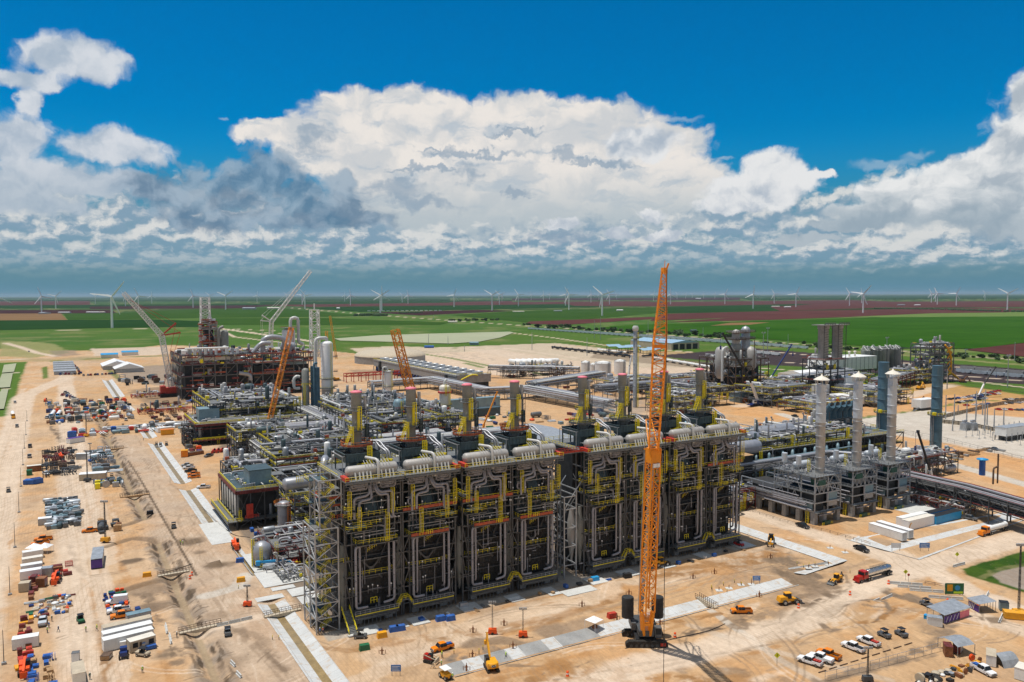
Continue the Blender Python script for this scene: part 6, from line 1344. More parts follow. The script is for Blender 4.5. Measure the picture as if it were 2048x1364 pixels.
def lat_crane(name,label,Y,base,joint,tip,cols,w=2.0,strut=None,n=22,wj=None,base_col='red',back=None,group=None):
 """lattice crane seen side on in the plane at depth Y; base, joint, tip in photo pixels"""
 B,J=onP(*base,Y),onP(*joint,Y);Tp=onP(*tip,Y)if tip else None;o=Vector((B.x,B.y,0));T=thing(name,label,'crane',o,0,group)
 for s in(-1,1):
  MB().side([(-w*2.4,.3),(-w*2,0),(w*2,0),(w*2.4,.3),(w*2.2,w*.7),(-w*2.2,w*.7)],s*w*1.3-w*.3,s*w*1.3+w*.3).obj('track','rubber',T)
 MB().box(-w*1.2,-w,w*.5,w*1.6,w,w*1.9).box(-w*2.2,-w*1.1,w*.9,-w*1.2,w*1.1,w*2.3).obj('upper_body',base_col,T)
 MB().lattice(B-o+Vector((0,0,w if B.z<w else 0)),J-o,w,w,n,w*.13,w*.07).obj('main_boom',cols[0],T)
 if Tp is not None:
  MB().lattice(J-o,Tp-o,wj or w,(wj or w)*.8,n,w*.13,w*.07).obj('jib',cols[1],T)
 if strut:
  m=MB()
  for q in strut:
   S=onP(*q,Y)-o;m.beam(J-o,S,w*.3)
   if Tp is not None:m.beam(S,J-o+(Tp-J)*.85,w*.06)
   m.beam(S,(w*-1.6,0,w*2),w*.06)
  m.obj('strut',cols[2],T)
 return T
lat_crane('lattice_crane','red and white lattice crane folded over to the left, beside the half-built unit',770,(343,783),(323,671),(247,586),('white','white','red'),4.2,[(352,646),(361,665)])
lat_crane('lattice_crane','white lattice crane with jib reaching up to the right over the horizon',880,(539,740),(543,643),(621,542),('white','white','white'),3.6,[(524,630),(521,641)],base_col='white')
lat_crane('lattice_crane','slim orange lattice crane leaning right over the pipework left of the dark columns',505,(537,850),(583,655),None,('crane_orange',),2.6,n=34,base_col='crane_orange')
lat_crane('lattice_crane','orange lattice crane leaning left above the cooling tower',500,(829,812),(790,660),None,('crane_orange',),4.6,n=18,base_col='crane_orange')
T=thing('lattice_mast','bare white lattice mast rising from the half-built unit','mast',(onP(630,700,760).x,760,0));MB().lattice((0,0,30),(0,0,76),8,7,8,.9,.5).beam((0,0,76),(0,0,82),.9).obj('lattice','white',T)
for i,(a,b,Y,w,lb)in enumerate([((673,678),(660,632),820,1.6,'thin yellow boom leaning left behind the white column'),((654,700),(653,662),820,2.2,'stubby yellow boom beside the thin leaning one')]):
 lat_crane('lattice_crane',lb,Y,(a[0],a[1]+40),b,None,('machine_yellow',),w,n=16,base_col='machine_yellow')
def tele(label,Y,base,mid,tip,c0,c1,body,s=1.0,dirx=1):
 B=onP(*base,Y);M_,T_=onP(*mid,Y),onP(*tip,Y);o=Vector((B.x,Y,0));T=thing('boom_truck',label,'mobile crane',o);z=Vector((0,0,2.4*s))
 MB().box(-5*s,-1.3*s,.9*s,5*s,1.3*s,1.7*s).box(-7*s,-1.5*s,.8*s,-4*s,1.5*s,1.1*s).box(4*s,-1.6*s,.8*s,7*s,1.6*s,1.1*s).obj('chassis',body,T)
 for x_ in(-4,-2.4,2.4,4):
  MB().lathe((x_*s,-1.5*s,.7*s),[(.7*s,0),(.7*s,3*s)],12,'y').obj('axle_wheel','rubber',T)
 MB().box(-2*s,-1.2*s,1.7*s,2.4*s,1.2*s,3*s).obj('turret',body,T);MB().box(-4.2*s,-1.2*s,1.7*s,-2.2*s,-.1*s,3.3*s).mt(1).box(-4.1*s,-1.25*s,2.4*s,-2.4*s,-1.2*s,3.1*s).obj('cab',ml('white','glass'),T)
 MB().beam(z,M_-o,1.0*s,1.2*s).obj('boom_section',c0,T);MB().beam(M_-o,T_-o,.65*s,.8*s).box(T_.x-o.x-.5*s,-.5*s,T_.z-.3,T_.x-o.x+.5*s,.5*s,T_.z+.8*s).obj('boom_extension',c1,T)
 h=T_-o+Vector((-dirx*1.6*s,0,0));MB().beam(T_-o,h,.2*s).beam(h,h-Vector((0,0,6*s)),.1*s).box(h.x-.4*s,-.3*s,h.z-8*s,h.x+.4*s,.3*s,h.z-6*s).obj('hook_block','dark_blue',T)
tele('blue boom truck crane with white and black boom beside the boilers',213,(1868,993),(1860,940),(1836,864),'white','black','dark_blue',1.0)
tele('blue boom truck crane with long black boom in front of the reactor tower',455,(1516,812),(1502,765),(1446,668),'white','black','dark_blue',1.5)
tele('boom truck crane leaning right beside the white fabric shelter',560,(1535,785),(1544,752),(1583,690),'white','dark_blue','dark_blue',1.4,-1)
tele('small blue boom truck crane near the car park at the right',390,(1958,778),(1968,768),(1991,735),'white','black','dark_blue',1.1,-1)
tele('orange telescopic boom truck crane in the dirt yard behind the third furnace',450,(966,862),(968,848),(994,785),'crane_orange','crane_orange','safety_orange',1.0)
tele('small boom truck crane with a white boom next to the thin flare stack',640,(1256,745),(1259,733),(1263,712),'white','white','dark_blue',1.5)
tele('white spider boom crane under the half-built unit',715,(399,800),(402,785),(404,772),'white','white','blue',1.5)
# ================================================================ RAIL YARD
def railcar(kind):
 m=MB()
 if kind=='hopper':
  m.side([(-8.6,1.5),(-8.6,4.3),(-8,4.6),(8,4.6),(8.6,4.3),(8.6,1.5),(6.4,1.1),(4.4,.7),(3.4,1.4),(1.2,.7),(-1.2,.7),(-3.4,1.4),(-4.4,.7),(-6.4,1.1)],-1.6,1.6)
  for k in range(9):m.box(-8+k*2,-1.66,1.5,-7.86+k*2,1.66,4.4)
  m.mt(1).box(-8,-.5,4.6,8,.5,4.85)
 else:m.lathe((0,0,2.9),[(.2,-8.8),(1.3,-8.5),(1.6,-7.8),(1.6,7.8),(1.3,8.5),(.2,8.8)],16,'x').box(-1,-.6,4.4,1,.6,5).mt(1).rail([(-1.5,-.8,4.5),(1.5,-.8,4.5)],.1,.9,1).mt(0)
 m.mt(1).box(-9,-1.2,.9,-7,1.2,1.2).box(7,-1.2,.9,9,1.2,1.2)
 for x_ in(-7.4,-5.8,5.8,7.4):m.lathe((x_,-.95,.5),[(.46,0),(.46,1.9)],10,'y')
 return m
def train(kind,mk,a,b,label,group,n=None,swap=None):
 a,b=Vector((*a,0)),Vector((*b,0));L=(b-a).length;n=n or int(L/18.6);d=(b-a)/L;an=math.atan2(d.y,d.x);me=railcar(kind).obj('rail_car',ml(mk,'dark_steel'))
 for i in range(n):
  o=me if i==0 else me.copy()
  if i:COL.objects.link(o)
  o.location=a+d*(9.3+i*18.6)+Vector((0,0,.25));o.rotation_euler=(0,0,an);tag(o,label,'rail car',group)
tr0=at(1040,657.5);e0=at(1600,702)
for i,dx in enumerate((0,9,18)):train('hopper','hopper',(1062+dx,880+i*60),(1072+dx,1780-i*200),['pale grey hopper car in the nearest of the long rows beyond the plant','pale grey hopper car in the middle long row beyond the plant','pale grey hopper car in the furthest of the long rows'][i],'grey hopper cars in %s row'%['the nearest','the middle','the furthest'][i])
p,q=at(1190,707),at(1104,694);train('tank','black',at(1262,716)[:2],at(1100,697)[:2],'black tank car in the line behind the white storage tanks','black tank cars')
train('tank','white',at(1252,709)[:2],at(1186,702)[:2],'white tank car behind the line of black tank cars','white tank cars behind the black ones')
train('tank','white',at(1440,742)[:2],at(1302,719)[:2],'white tank car in the long line left of the reactor tower','white tank cars left of the reactor tower')
train('hopper','hopper',at(2120,764)[:2],at(1900,744)[:2],'grey hopper car in the nearer line at the right edge','grey hopper cars at the right edge, near line');train('hopper','drum',at(2120,757)[:2],at(1905,738)[:2],'brown-topped hopper car in the further line at the right edge','hopper cars at the right edge, far line')
train('hopper','white',at(1560,712)[:2],at(1500,706)[:2],'white covered car right of the reactor tower','white covered cars right of the reactor tower')
T=shed('rail_shed','brown rail shed with a blue roof and open end beside the hopper cars',865,985,925,1090,11,4,'tan','blue_roof','y');m=MB()
for k in range(4):m.box(4+k*14,-.3,0,14+k*14,-.05,9)
m.obj('doorway','black',T)
for i in range(4):
 m=MB();x_=600+i*22;a,b=at(1500+i*30,716+i*7),at(2140,768+i*9)
 for s in(-.75,.75):m.beam(Vector((a.x,a.y+s,.15)),Vector((b.x,b.y+s,.15)),.2)
 o=m.obj('railway_track','steel',kind='structure');o['label']='railway track in the yard'
for i,(px,py,sx)in enumerate([(1218,706,26),(1238,709,24),(1256,707,26),(1286,715,26),(1300,712,22)]):
 p=at(px,py);T=thing('loading_canopy','pale sloping canopy roof over the rail loading rack, %s from the left'%ORD[i],'canopy',(p.x,p.y,0),0,'loading canopies');MB().add([(0,0,10),(sx,0,10),(sx,9,12.5),(0,9,12.5),(0,0,9.7),(sx,0,9.7)],[(0,1,2,3),(0,4,5,1)]).obj('roof','blue_roof',T);m=MB()
 for x_ in(1,sx-1):
  for y_ in(1,8):m.beam((x_,y_,0),(x_,y_,10),.5)
 m.beam((0,4,5),(sx,4,5),.5).box(2,2,1,sx-3,6,3).obj('frame','dark_steel',T)
# ================================================================ VEGETATION
def leafy(rx,ry,h,n,seed,s=.5,z0=.4):
 r=np.random.default_rng(seed);m=MB()
 for k in range(max(3,n//40)):c=(r.uniform(-.6,.6)*rx,r.uniform(-.6,.6)*ry,r.uniform(.35,.75)*h);R=r.uniform(.35,.6)*min(rx,h);
 cl=[(r.uniform(-.65,.65)*rx,r.uniform(-.65,.65)*ry,r.uniform(.3,.75)*h,r.uniform(.28,.5)*h)for _ in range(max(4,n//35))]
 for k in range(n):
  c=cl[r.integers(len(cl))];d=r.normal(size=3);d/=np.linalg.norm(d);R=c[3]*r.uniform(.75,1.1);p=Vector((c[0]+d[0]*R,c[1]+d[1]*R,max(z0,c[2]+d[2]*R*.8)))
  a=Vector(r.normal(size=3)).normalized()*s*r.uniform(.6,1.4);b=a.orthogonal().normalized()*s*r.uniform(.6,1.4);m.add([p-a,p+b*.8,p+a,p-b*.8],[(0,1,2,3)])
 return m
BV=[leafy(5,4,5.5,260,k,1.0)for k in range(3)]
def bush(px,py,sc,label,group,k=[0]):
 p=at(px,py);k[0]+=1;i=k[0]%3
 if i not in _bm:o=BV[i].obj('bush','leaf');_bm[i]=o.data
 else:o=bpy.data.objects.new('bush',_bm[i]);COL.objects.link(o)
 o.location=p;o.rotation_euler=(0,0,k[0]*1.3);o.scale=(sc*1.25,sc*1.1,sc);return tag(o,label,'bush',group)
_bm={};rb=random.Random(4)
for k in range(52):
 t=k/51;px=1052+t*420+rb.uniform(-6,6);bush(px,652+t*24+rb.uniform(-2,3.5),rb.uniform(.7,1.9),'dark green bush in the roadside row beyond the rail yard','bushes along the far road')
for k in range(44):
 t=k/43;px=1500+t*548+rb.uniform(-6,6);bush(px,683+t*40+rb.uniform(-3,4),rb.uniform(.4,1.25),'dark green bush beside the road at the foot of the big green field','bushes below the big green field')
for k in range(12):bush(900+k*9+rb.uniform(-4,4),641+rb.uniform(-1,2),rb.uniform(.8,1.6),'dark bush near the farm buildings beyond the pond','bushes beyond the pond')
def treeline(L,n,label,h=9,seed=1):
 r=np.random.default_rng(seed);m=MB()
 for k in range(n):
  t=r.uniform(0,len(L)-1.001);i=int(t);u=t-i;p=at(L[i][0]*(1-u)+L[i+1][0]*u,L[i][1]*(1-u)+L[i+1][1]*u)+Vector((r.uniform(-25,25),r.uniform(-25,25),0));R=r.uniform(3,7)
  m.lathe((p.x,p.y,0),[(R*.7,0),(R,h*.35*r.uniform(.7,1)),(R*.8,h*.7),(.3,h*r.uniform(.7,1.2))],6,smooth=False)
 o=m.obj('treeline','leaf',kind='stuff');tag(o,label,'trees')
treeline([(1760,618),(1860,619),(1990,623),(2200,626)],320,'dark treeline at the edge of the big green field',10,2);treeline([(715,632),(740,631),(765,632)],90,'clump of dark trees round a farmstead left of the pond',12,3)
treeline([(400,603),(700,601),(900,602)],300,'low dark treeline along the left horizon',14,4);treeline([(1540,600),(1700,599),(2048,598)],200,'low dark treeline along the right horizon',14,5);treeline([(800,627),(840,626)],50,'short dark hedge beside the brown field',9,6)
treeline([(0,602),(200,601)],150,'low dark treeline at the far left horizon',14,7)
for i,(px,py,sx,sy,h,mk,lb)in enumerate([(82,628,30,60,9,'galvanised','grey farm shed on the brown field at the far left'),(127,626,60,20,6,'white','long white farm shed beyond the largest turbine'),(185,625.5,70,18,6,'white','long white low building left of the largest wind turbine'),(204,625.5,26,14,6,'cream','small cream building next to the long white one'),(497,619,80,30,14,'galvanised','grey domed farm building behind the lattice tower'),(546,618,80,30,12,'cream','pale farm building behind the white lattice crane'),(676,618,20,16,10,'white','small white house in the dark green field'),(1240,622,34,16,8,'white','white farm building below the third largest turbine'),(1037,624,60,12,5,'cream','low farmstead roofs in the middle of the fields'),(1116,623,44,18,7,'galvanised','grey farm roof right of the middle farmstead'),(1397,598,90,40,18,'bright_white','bright white building on the right horizon'),(1552,614,50,20,7,'cream','pale farm building right of the orange boom'),(1576,615,40,20,8,'white','white farm house right of the pale one'),(1804,611,50,24,9,'galvanised','grey farm shed on the brown fields at the right'),(1836,611,40,20,8,'white','white farm shed right of the grey one'),(1388,665,14,10,7,'teal_panel','dark tank battery box standing in the bright green field'),(948,690,16,8,6,'blue_panel','teal cabin on the bank of the pond'),(858,696,16,6,4,'blue','blue container beside the gravel yard'),(905,645,30,10,5,'cream','low pale farm roof beyond the pond')]):
 p=at(px,py);T=thing('farm_building',lb,'building',(p.x,p.y,0),-YAW);MB().box(-sx/2,0,0,sx/2,sy,h*.7).obj('wall',mk,T);MB().add([(-sx/2,-1,h*.7),(sx/2,-1,h*.7),(sx/2,sy/2,h),(-sx/2,sy/2,h),(sx/2,sy,h*.7),(-sx/2,sy,h*.7)],[(0,1,2,3),(3,2,4,5),(1,4,2),(0,3,5)]).obj('roof',mk,T)
m=MB();r=random.Random(2)
for k in range(16):p=at(738+k*9.5,622.5-k*.05);T=MB().box(-8,-1.5,.5,8,1.5,4.5).mt(1).box(-9,-1.5,0,-8,1.5,.5).obj('parked_trailer',ml('bright_white','black'));T.location=p;T.rotation_euler=(0,0,-YAW+r.uniform(-.2,.2));tag(T,'white trailer in the long parked line in the far green field','trailer','white trailers parked in the far field')
# ================================================================ SUBSTATION, POLES, FENCES
def pole(px,py,top,label,cat='light pole',w=.16,heads=0,col='galvanised',group=None,hc='galvanised',name='light_pole'):
 p=at(px,py);h=hat(p.x,p.y,top);T=thing(name,label,cat,p,0,group);MB().tube((0,0,0),(0,0,h),w*1.2,w*.7,8).obj('post',col,T)
 if heads:
  m=MB().beam((-w*5*heads,0,h-.2),(w*5*heads,0,h-.2),w)
  for k in range(heads*2):x_=-w*5*heads+k*w*10*heads/(heads*2-1);m.box(x_-w*1.4,-w*2.4,h-.1,x_+w*1.4,w*.8,h+w*3)
  m.obj('lamp_head',hc,T)
 return T
for i,(px,py,tp,hd)in enumerate([(857,692,668,0),(929,703,690,0),(1064,700,664,0),(1174,712,675,0),(1189,676,640,0),(1201,679,635,0),(1296,680,640,0),(1316,684,645,0),(1526,734,666,1),(1535,705,657,1),(1576,690,668,0),(1773,720,676,1),(1733,730,695,0),(1931,715,700,1),(2029,722,684,0),(2015,775,712,1),(1894,778,738,0),(896,690,672,0),(1406,680,655,0),(867,640,630,0)]):
 pole(px,py,tp,'thin tall grey pole in the middle distance, %s from the left'%ordw([857,867,896,929,1064,1174,1189,1201,1296,1316,1406,1526,1535,1576,1733,1773,1894,1931,2015,2029].index(px)),w=.45,heads=hd,group='thin tall poles in the middle distance')
for i,(px,py,tp)in enumerate([(1891,838,790),(1908,842,788),(1933,850,805),(1951,848,798),(1969,862,780),(1952,832,782),(1974,850,808),(1905,862,838),(2007,855,815),(1988,855,818),(1916,826,810),(1965,830,800)]):
 pole(px,py,tp,'grey steel substation post, %s from the left'%ordw(sorted([1891,1908,1933,1951,1969,1952,1974,1905,2007,1988,1916,1965]).index(px)),'post',w=.4,group='substation posts',name='substation_post')
for i,(px,py)in enumerate([(1930,862),(1946,862)]):
 p=at(px,py);T=thing('transformer',['grey finned transformer box inside the fenced yard','larger round-topped transformer right of the grey box'][i],'transformer',p);m=MB().box(0,0,.5,5,3.6,5)
 for k in range(8):m.box(k*.6,-.7,1,k*.6+.2,0,4.4)
 m.mt(1).capsule((2.5,2,6.2),.7,4,'x',10)
 for k in range(3):m.tube((1+k*1.4,1,5),(1+k*1.4,1,7),.22)
 m.obj('tank',ml('galvanised','pipe'),T);MB().box(-.4,-.8,0,5.4,4,.5).obj('base','concrete',T)
p=at(2012,883);T=thing('control_building','pale grey control building raised on legs at the right edge','building',p,rad(-2));MB().box(0,0,3,28,7,8).mt(1).box(-.2,-.2,8,28.2,7.2,8.3).obj('cabin',ml('white','galvanised'),T);m=MB()
for a in range(8):
 for b in(.3,6.7):m.beam((a*4,b,0),(a*4,b,3),.4)
m.box(3,1,.4,25,6,2.4).obj('leg','dark_steel',T);MB().add([(28,1,3),(34,1,0),(34,3,0),(28,3,3)],[(0,1,2,3)]).obj('stair','steel',T)
p=at(1842,822);T=thing('control_building','white box building with stairs beside the right slate stack','building',p);MB().box(0,0,2,20,8,8.4).obj('cabin','white',T);MB().box(1,1,0,19,7,2).add([(0,1,2.4),(-7,1,0),(-7,3,0),(0,3,2.4)],[(0,1,2,3)]).obj('stair','dark_steel',T)
def fence(L,label,h=2.2,step=3,w=.1,mk='dark_steel',boards=False,mesh=True):
 P=[at(*q)for q in L];T=thing('fence',label,'fence',P[0]);Q=[p-P[0]for p in P];m=MB().rail(Q,w,h,step,True);m.obj('post_row',mk,T)
 if boards:
  m=MB()
  for a,b in zip(Q,Q[1:]):m.add([a,b,b+Vector((0,0,h)),a+Vector((0,0,h))],[(0,1,2,3)])
  m.obj('panel',boards,T)
fence([(1880,838),(1990,812),(2060,800)],'dark-posted concrete fence wall round the substation yard',2.6,3,.25,'black','tan');fence([(1880,846),(1935,852),(1985,862),(2080,880)],'dark-posted fence wall on the near side of the substation',2.6,3,.25,'black','tan')
fence([(1660,838),(1760,858),(1880,880),(2080,930)],'thin wire fence along the road below the substation',2.2,6,.1,'steel')
fence([(1650,1362),(1740,1340),(1880,1302)],'thin wire fence round the laydown area in the bottom right corner',2.2,3.2,.07,'galvanised')
for L,lb in([(1480,1016),(1560,1042),(1660,1066),(1740,1090)],'row of short marker posts with rope along the boiler road'),([(1850,1168),(1890,1175),(1920,1190)],'temporary mesh fence panels beside the green mural board'):fence(L,lb,1.0,3.4,.09,'brown',mesh=False)
def steam(name,px,py,z0,r_,h_,label,dens):
 p=at(px,py);m=MB().lathe((0,0,0),[(r_*.3,0),(r_*.7,h_*.3),(r_,h_*.7),(r_*.5,h_),(.1,h_*1.05)],14);o=m.obj(name,[],kind='stuff');o.location=(p.x,p.y,z0);tag(o,label,'steam')
 mt=bpy.data.materials.new('steam');mt.use_nodes=True;x=NX(mt.node_tree);x.N.remove(x.N['Principled BSDF']);v=x.new('ShaderNodeVolumePrincipled');v.inputs['Color'].default_value=(.9,.92,.95,1)
 tc=x.new('ShaderNodeTexCoord');g=x.noise(tc.outputs['Generated'],3.2,4,.7,dist=.8);ln=x.v('LENGTH',x.v('MULTIPLY',x.v('SUBTRACT',tc.outputs['Generated'],(.5,.5,.45)),(2,2,1.9)))
 x.L.new(x.m('MULTIPLY',x.m('MULTIPLY',x.step(g,.45,.75),x.step(ln,1.0,.2)),dens),v.inputs['Density']);x.L.new(v.outputs[0],x.N['Material Output'].inputs['Volume']);o.data.materials.append(mt)
steam('steam',1622,905,24,4.5,16,'white steam plume rising from the slate intake ducts',.9)
steam('steam',1205,838,1,16,16,'thin grey steam drifting over the yard behind the fifth furnace',.12)
# ================================================================ VEHICLES
def wheels(T,L,r_,w,xs,y_):
 me=MB().lathe((0,-w/2,0),[(r_*.9,0),(r_,w*.15),(r_,w*.85),(r_*.9,w)],16,'y').mt(1).lathe((0,-w/2-.01,0),[(r_*.55,0),(r_*.3,.04),(.01,.05)],12,'y').lathe((0,w/2+.01,0),[(r_*.55,0),(.01,.0)],12,'y');o0=None
 for x_ in xs:
  for s in(-1,1):
   if o0 is None:o=o0=me.obj('wheel',ml('rubber','car_silver'),T)
   else:o=o0.copy();COL.objects.link(o);o.parent=T
   o.location=(x_,s*y_,r_)
def loft(m,secs):
 """closed cross-sections (list of equal-length point lists) skinned together"""
 n=len(secs[0]);m.add([p for s in secs for p in s],[(i*n+k,i*n+(k+1)%n,(i+1)*n+(k+1)%n,(i+1)*n+k)for i in range(len(secs)-1)for k in range(n)]+[tuple(range(n))[::-1],tuple(range((len(secs)-1)*n,len(secs)*n))])
def pickup(kind='plain',col='car_white'):
 T=thing('pickup_truck','x x x x','pickup truck');m=MB()
 def sec(x_,w,z0,z1,wt=None):wt=wt or w*.93;return[(x_,-w,z0),(x_,-w*1.0,z0+(z1-z0)*.62),(x_,-wt,z1),(x_,wt,z1),(x_,w*1.0,z0+(z1-z0)*.62),(x_,w,z0)]
 loft(m,[sec(2.95,.86,.55,.95),sec(2.88,.93,.5,1.12),(sec(2.2,.98,.45,1.2)),sec(1.25,1.0,.45,1.2),sec(-.9,1.0,.45,1.2)])
 m.box(-2.95,-1.0,.6,-.9,-.88,1.27).box(-2.95,.88,.6,-.9,1.0,1.27).box(-2.95,-.9,.6,-2.85,.9,1.27).box(-2.95,-.9,.5,-.9,.9,.72)
 if kind=='cover':m.box(-2.9,-.9,1.22,-.85,.9,1.33)
 if kind=='camper':m.taper(-2.95,-1.0,1.2,.9,1.0,2.55,.05,.05)
 loft(m,[sec(.98,.72,1.93,1.98,.70),sec(.5,.74,1.96,2.03,.72),sec(-.55,.74,1.96,2.02,.72),sec(-.78,.72,1.92,1.97,.70)])
 for s in(-1,1):
  for a,b in(((1.35,.96,1.22),(.98,.76,1.95)),((.2,.98,1.22),(.15,.79,1.97)),((-.85,.96,1.22),(-.72,.76,1.94))):m.beam((a[0],s*a[1],a[2]),(b[0],s*b[1],b[2]),.07)
  m.box(.95,s*1.0-.02,1.25,1.15,s*1.0+.18*s if s>0 else s*1.0+.02,1.4)if s>0 else m.box(.95,-1.18,1.25,1.15,-.98,1.4)
 m.obj('body',col,T)
 g=MB();loft(g,[sec(1.5,.94,1.15,1.30,.9),sec(1.0,.98,1.15,1.95,.75),sec(-.7,.98,1.15,1.95,.75),sec(-.84,.95,1.15,1.92,.74)]);g.obj('window_glass','glass',T)
 if kind!='cover' and kind!='camper':
  b=MB().box(-2.84,-.87,.73,-.92,.87,.76 if kind!='dark' else 1.2)
  if kind in('load','red'):
   for k in range(3):b.mt(1 if kind=='red' else 2).box(-2.6+k*.6,-.6,.78,-2.1+k*.6,.5,1.45)
  b.obj('bed_liner',ml('black','red','blue'),T)
 MB().box(2.86,-.88,.42,3.05,.88,.72).box(-3.08,-.9,.45,-2.94,.9,.72).box(2.9,-.6,.75,2.97,.6,1.0).obj('bumper','car_grey' if kind!='chrome' else 'chrome',T)
 for s in(-1,1):MB().box(2.86,s*.78-.12,.85,2.96,s*.78+.12,1.05).obj('headlight','bright_white',T)
 for s in(-1,1):MB().box(-3.0,s*.9-.08,.85,-2.93,s*.9+.08,1.15).obj('tail_light','red',T)
 wheels(T,5.9,.42,.28,(1.95,-1.85),.88);return T
PK={k:pickup(k)for k in('plain','cover','camper','load','red','dark')}
for v in PK.values():freeze(v)
def sedan():
 T=thing('parked_car','x x x x','car');m=MB()
 def sec(x_,w,z0,z1,wt=None):wt=wt or w*.92;return[(x_,-w,z0),(x_,-w,z0+(z1-z0)*.6),(x_,-wt,z1),(x_,wt,z1),(x_,w,z0+(z1-z0)*.6),(x_,w,z0)]
 loft(m,[sec(2.3,.75,.4,.65),sec(2.1,.88,.3,.82),sec(.9,.92,.3,.95),sec(-1.7,.92,.3,1.0),sec(-2.25,.85,.35,.9),sec(-2.35,.75,.4,.7)]);loft(m,[sec(.3,.62,1.38,1.44),sec(-1.0,.64,1.4,1.46),sec(-1.3,.62,1.34,1.4)]);m.obj('body','car_silver',T)
 g=MB();loft(g,[sec(1.0,.82,.92,.96),sec(.3,.8,.92,1.38,.62),sec(-1.3,.8,.92,1.34,.62),sec(-1.9,.82,.92,.98)]);g.obj('window_glass','glass',T);wheels(T,4.6,.33,.22,(1.4,-1.4),.8);return T
CAR=freeze(sedan())
def place(proto,fx,fy,rx,ry,label,swap=None,group=None,scale=None,back=.5):
 a,b=at(fx,fy),at(rx,ry);d=a-b;c=b+d*back;return dup(proto,(c.x,c.y,.02),math.atan2(d.y,d.x),label,group,scale,swap)
OR={'car_white':'truck_orange'};BK={'car_white':'black'};GY={'car_white':'car_grey'};SV={'car_white':'car_silver'}
PL=[('red',1603,1322,1637,1333,'white pickup with red cargo in its bed, first in the bottom right parked row',None),('cover',1625,1316,1659,1327,'white pickup with covered white bed, between the first white one and the orange one',None),('plain',1641,1308,1674,1320,'orange pickup parked in the row of white pickups',OR),('dark',1690,1293,1723,1306,'white pickup with dark bed cover, parked alone right of the orange pickup',None),('red',1722,1282,1752,1294,'white pickup with red box in its bed beside the two buggies',None),('plain',1464,1226,1501,1226,'orange pickup parked below the small footbridge',OR),('load',866,1305,903,1295,'orange pickup carrying blue drums in the front yard',OR),('camper',211,1210,256,1205,'white pickup with tall service body, parked above the white one',None),('dark',218,1228,256,1222,'white pickup between the service pickup and the orange flatbed',None),('dark',221,1239,266,1231,'orange pickup with black flatbed next to the office containers',OR),('plain',165,1066,197,1063,'orange pickup driving across the ditch crossing at the left',OR),('plain',70,1083,103,1079,'orange pickup, upper one of two parked by the left containers',OR),('plain',63,1092,98,1088,'orange pickup, lower one of two parked by the left containers',OR),('cover',88,1234,83,1262,'pale blue service pickup with crew around it at the left',{'car_white':'light_stack'}),('plain',396,977,418,976,'white pickup standing alone left of the grey-decked shelter',None),('plain',363,933,386,933,'silver pickup, topmost in the line by the concrete trench',SV),('plain',367,938,388,937,'white pickup, second in the line by the concrete trench',None),('plain',369,945,394,943,'black pickup in the line by the concrete trench',BK),('plain',375,951,400,949,'orange pickup, upper of two in the line by the concrete trench',OR),('plain',376,957,400,955,'orange pickup, lowest in the line by the concrete trench',OR),('plain',408,916,427,911,'grey pickup below the second deck building',GY),('plain',1619,1060,1592,1050,'black pickup on the boiler road beside the first boiler',BK),('plain',1737,1107,1709,1096,'black pickup at the junction of the haul roads',BK),('load',1991,1358,1943,1333,'white pickup with loaded bed in the laydown corner at the bottom right',None),('plain',1948,1041,1928,1037,'dark pickup beside the blue open containers',GY),('plain',30,800,30,812,'white pickup driving up the wide left road',None),('plain',34,850,34,858,'silver pickup on the wide left road below the yellow tipper',SV),('plain',102,955,82,945,'white flatbed pickup beside the green bin',None),('plain',60,889,60,900,'dark grey pickup by the black pipe racks, upper',GY),('plain',59,908,59,922,'silver pickup by the black pipe racks, lower',SV),('plain',1600,836,1580,832,'black pickup on the yard road above the intake ducts',BK),('plain',1676,809,1663,810,'white pickup behind the first capped stack',None),('plain',252,838,252,844,'white pickup at the crossing of the pipe trench',None),('plain',60,706,56,702,'dark pickup on the dirt hill road at the far left',GY),('plain',96,835,92,838,'white pickup next to the blue mixer trucks',None)]
for i,(k,a,b,c,d,lb,sw)in enumerate(PL):place(PK[k],a,b,c,d,lb,sw)
rv=random.Random(12);CC=['car_white','car_silver','car_grey','black','car_white','car_red','blue']
def rows(L,n,group,label,proto=CAR,jit=2,scale=None,ang=None):
 for i in range(n):
  t=(i+.5)/n*(len(L)-1);k=min(int(t),len(L)-2);u=t-k;p=at(L[k][0]*(1-u)+L[k+1][0]*u,L[k][1]*(1-u)+L[k+1][1]*u);c=rv.choice(CC)
  dup(proto,(p.x+rv.uniform(-jit,jit)*.4,p.y+rv.uniform(-jit,jit)*.4,.02),(ang if ang is not None else 1.4)+rv.uniform(-.15,.15),label%{'car_white':'white','car_silver':'silver','car_grey':'dark grey','black':'black','car_red':'red','blue':'blue'}[c],group,scale,{'car_silver':c}if proto is CAR else{'car_white':c})
for j,(L,n)in enumerate([([(1895,800),(2000,788)],12),([(1912,807),(1975,797)],8),([(1925,812),(2060,806)],9),([(1990,820),(2075,822)],7),([(2005,800),(2060,800)],5),([(1935,795),(2000,782)],9)]):
 rows(L,n,'cars parked in the right-hand site car park','%s car in the '+ORD[j]+' row of the site car park beyond the substation',scale=1.15)
place(CAR,1998,902,1983,898,'dark grey car driving past the substation',{'car_silver':'car_grey'},scale=1.15)
for j,(L,n)in enumerate([([(148,731),(162,748)],8),([(118,750),(160,749)],7),([(165,752),(235,748)],10),([(128,785),(150,800)],6),([(120,790),(160,803)],5)]):
 rows(L,n,'vehicles in the left laydown parking','%s pickup in parking line '+['nearest the grey roofs','below the grey roofs','right of the grey roofs','below the container row','beside the steel yard'][j],PK['plain'],scale=1.1)
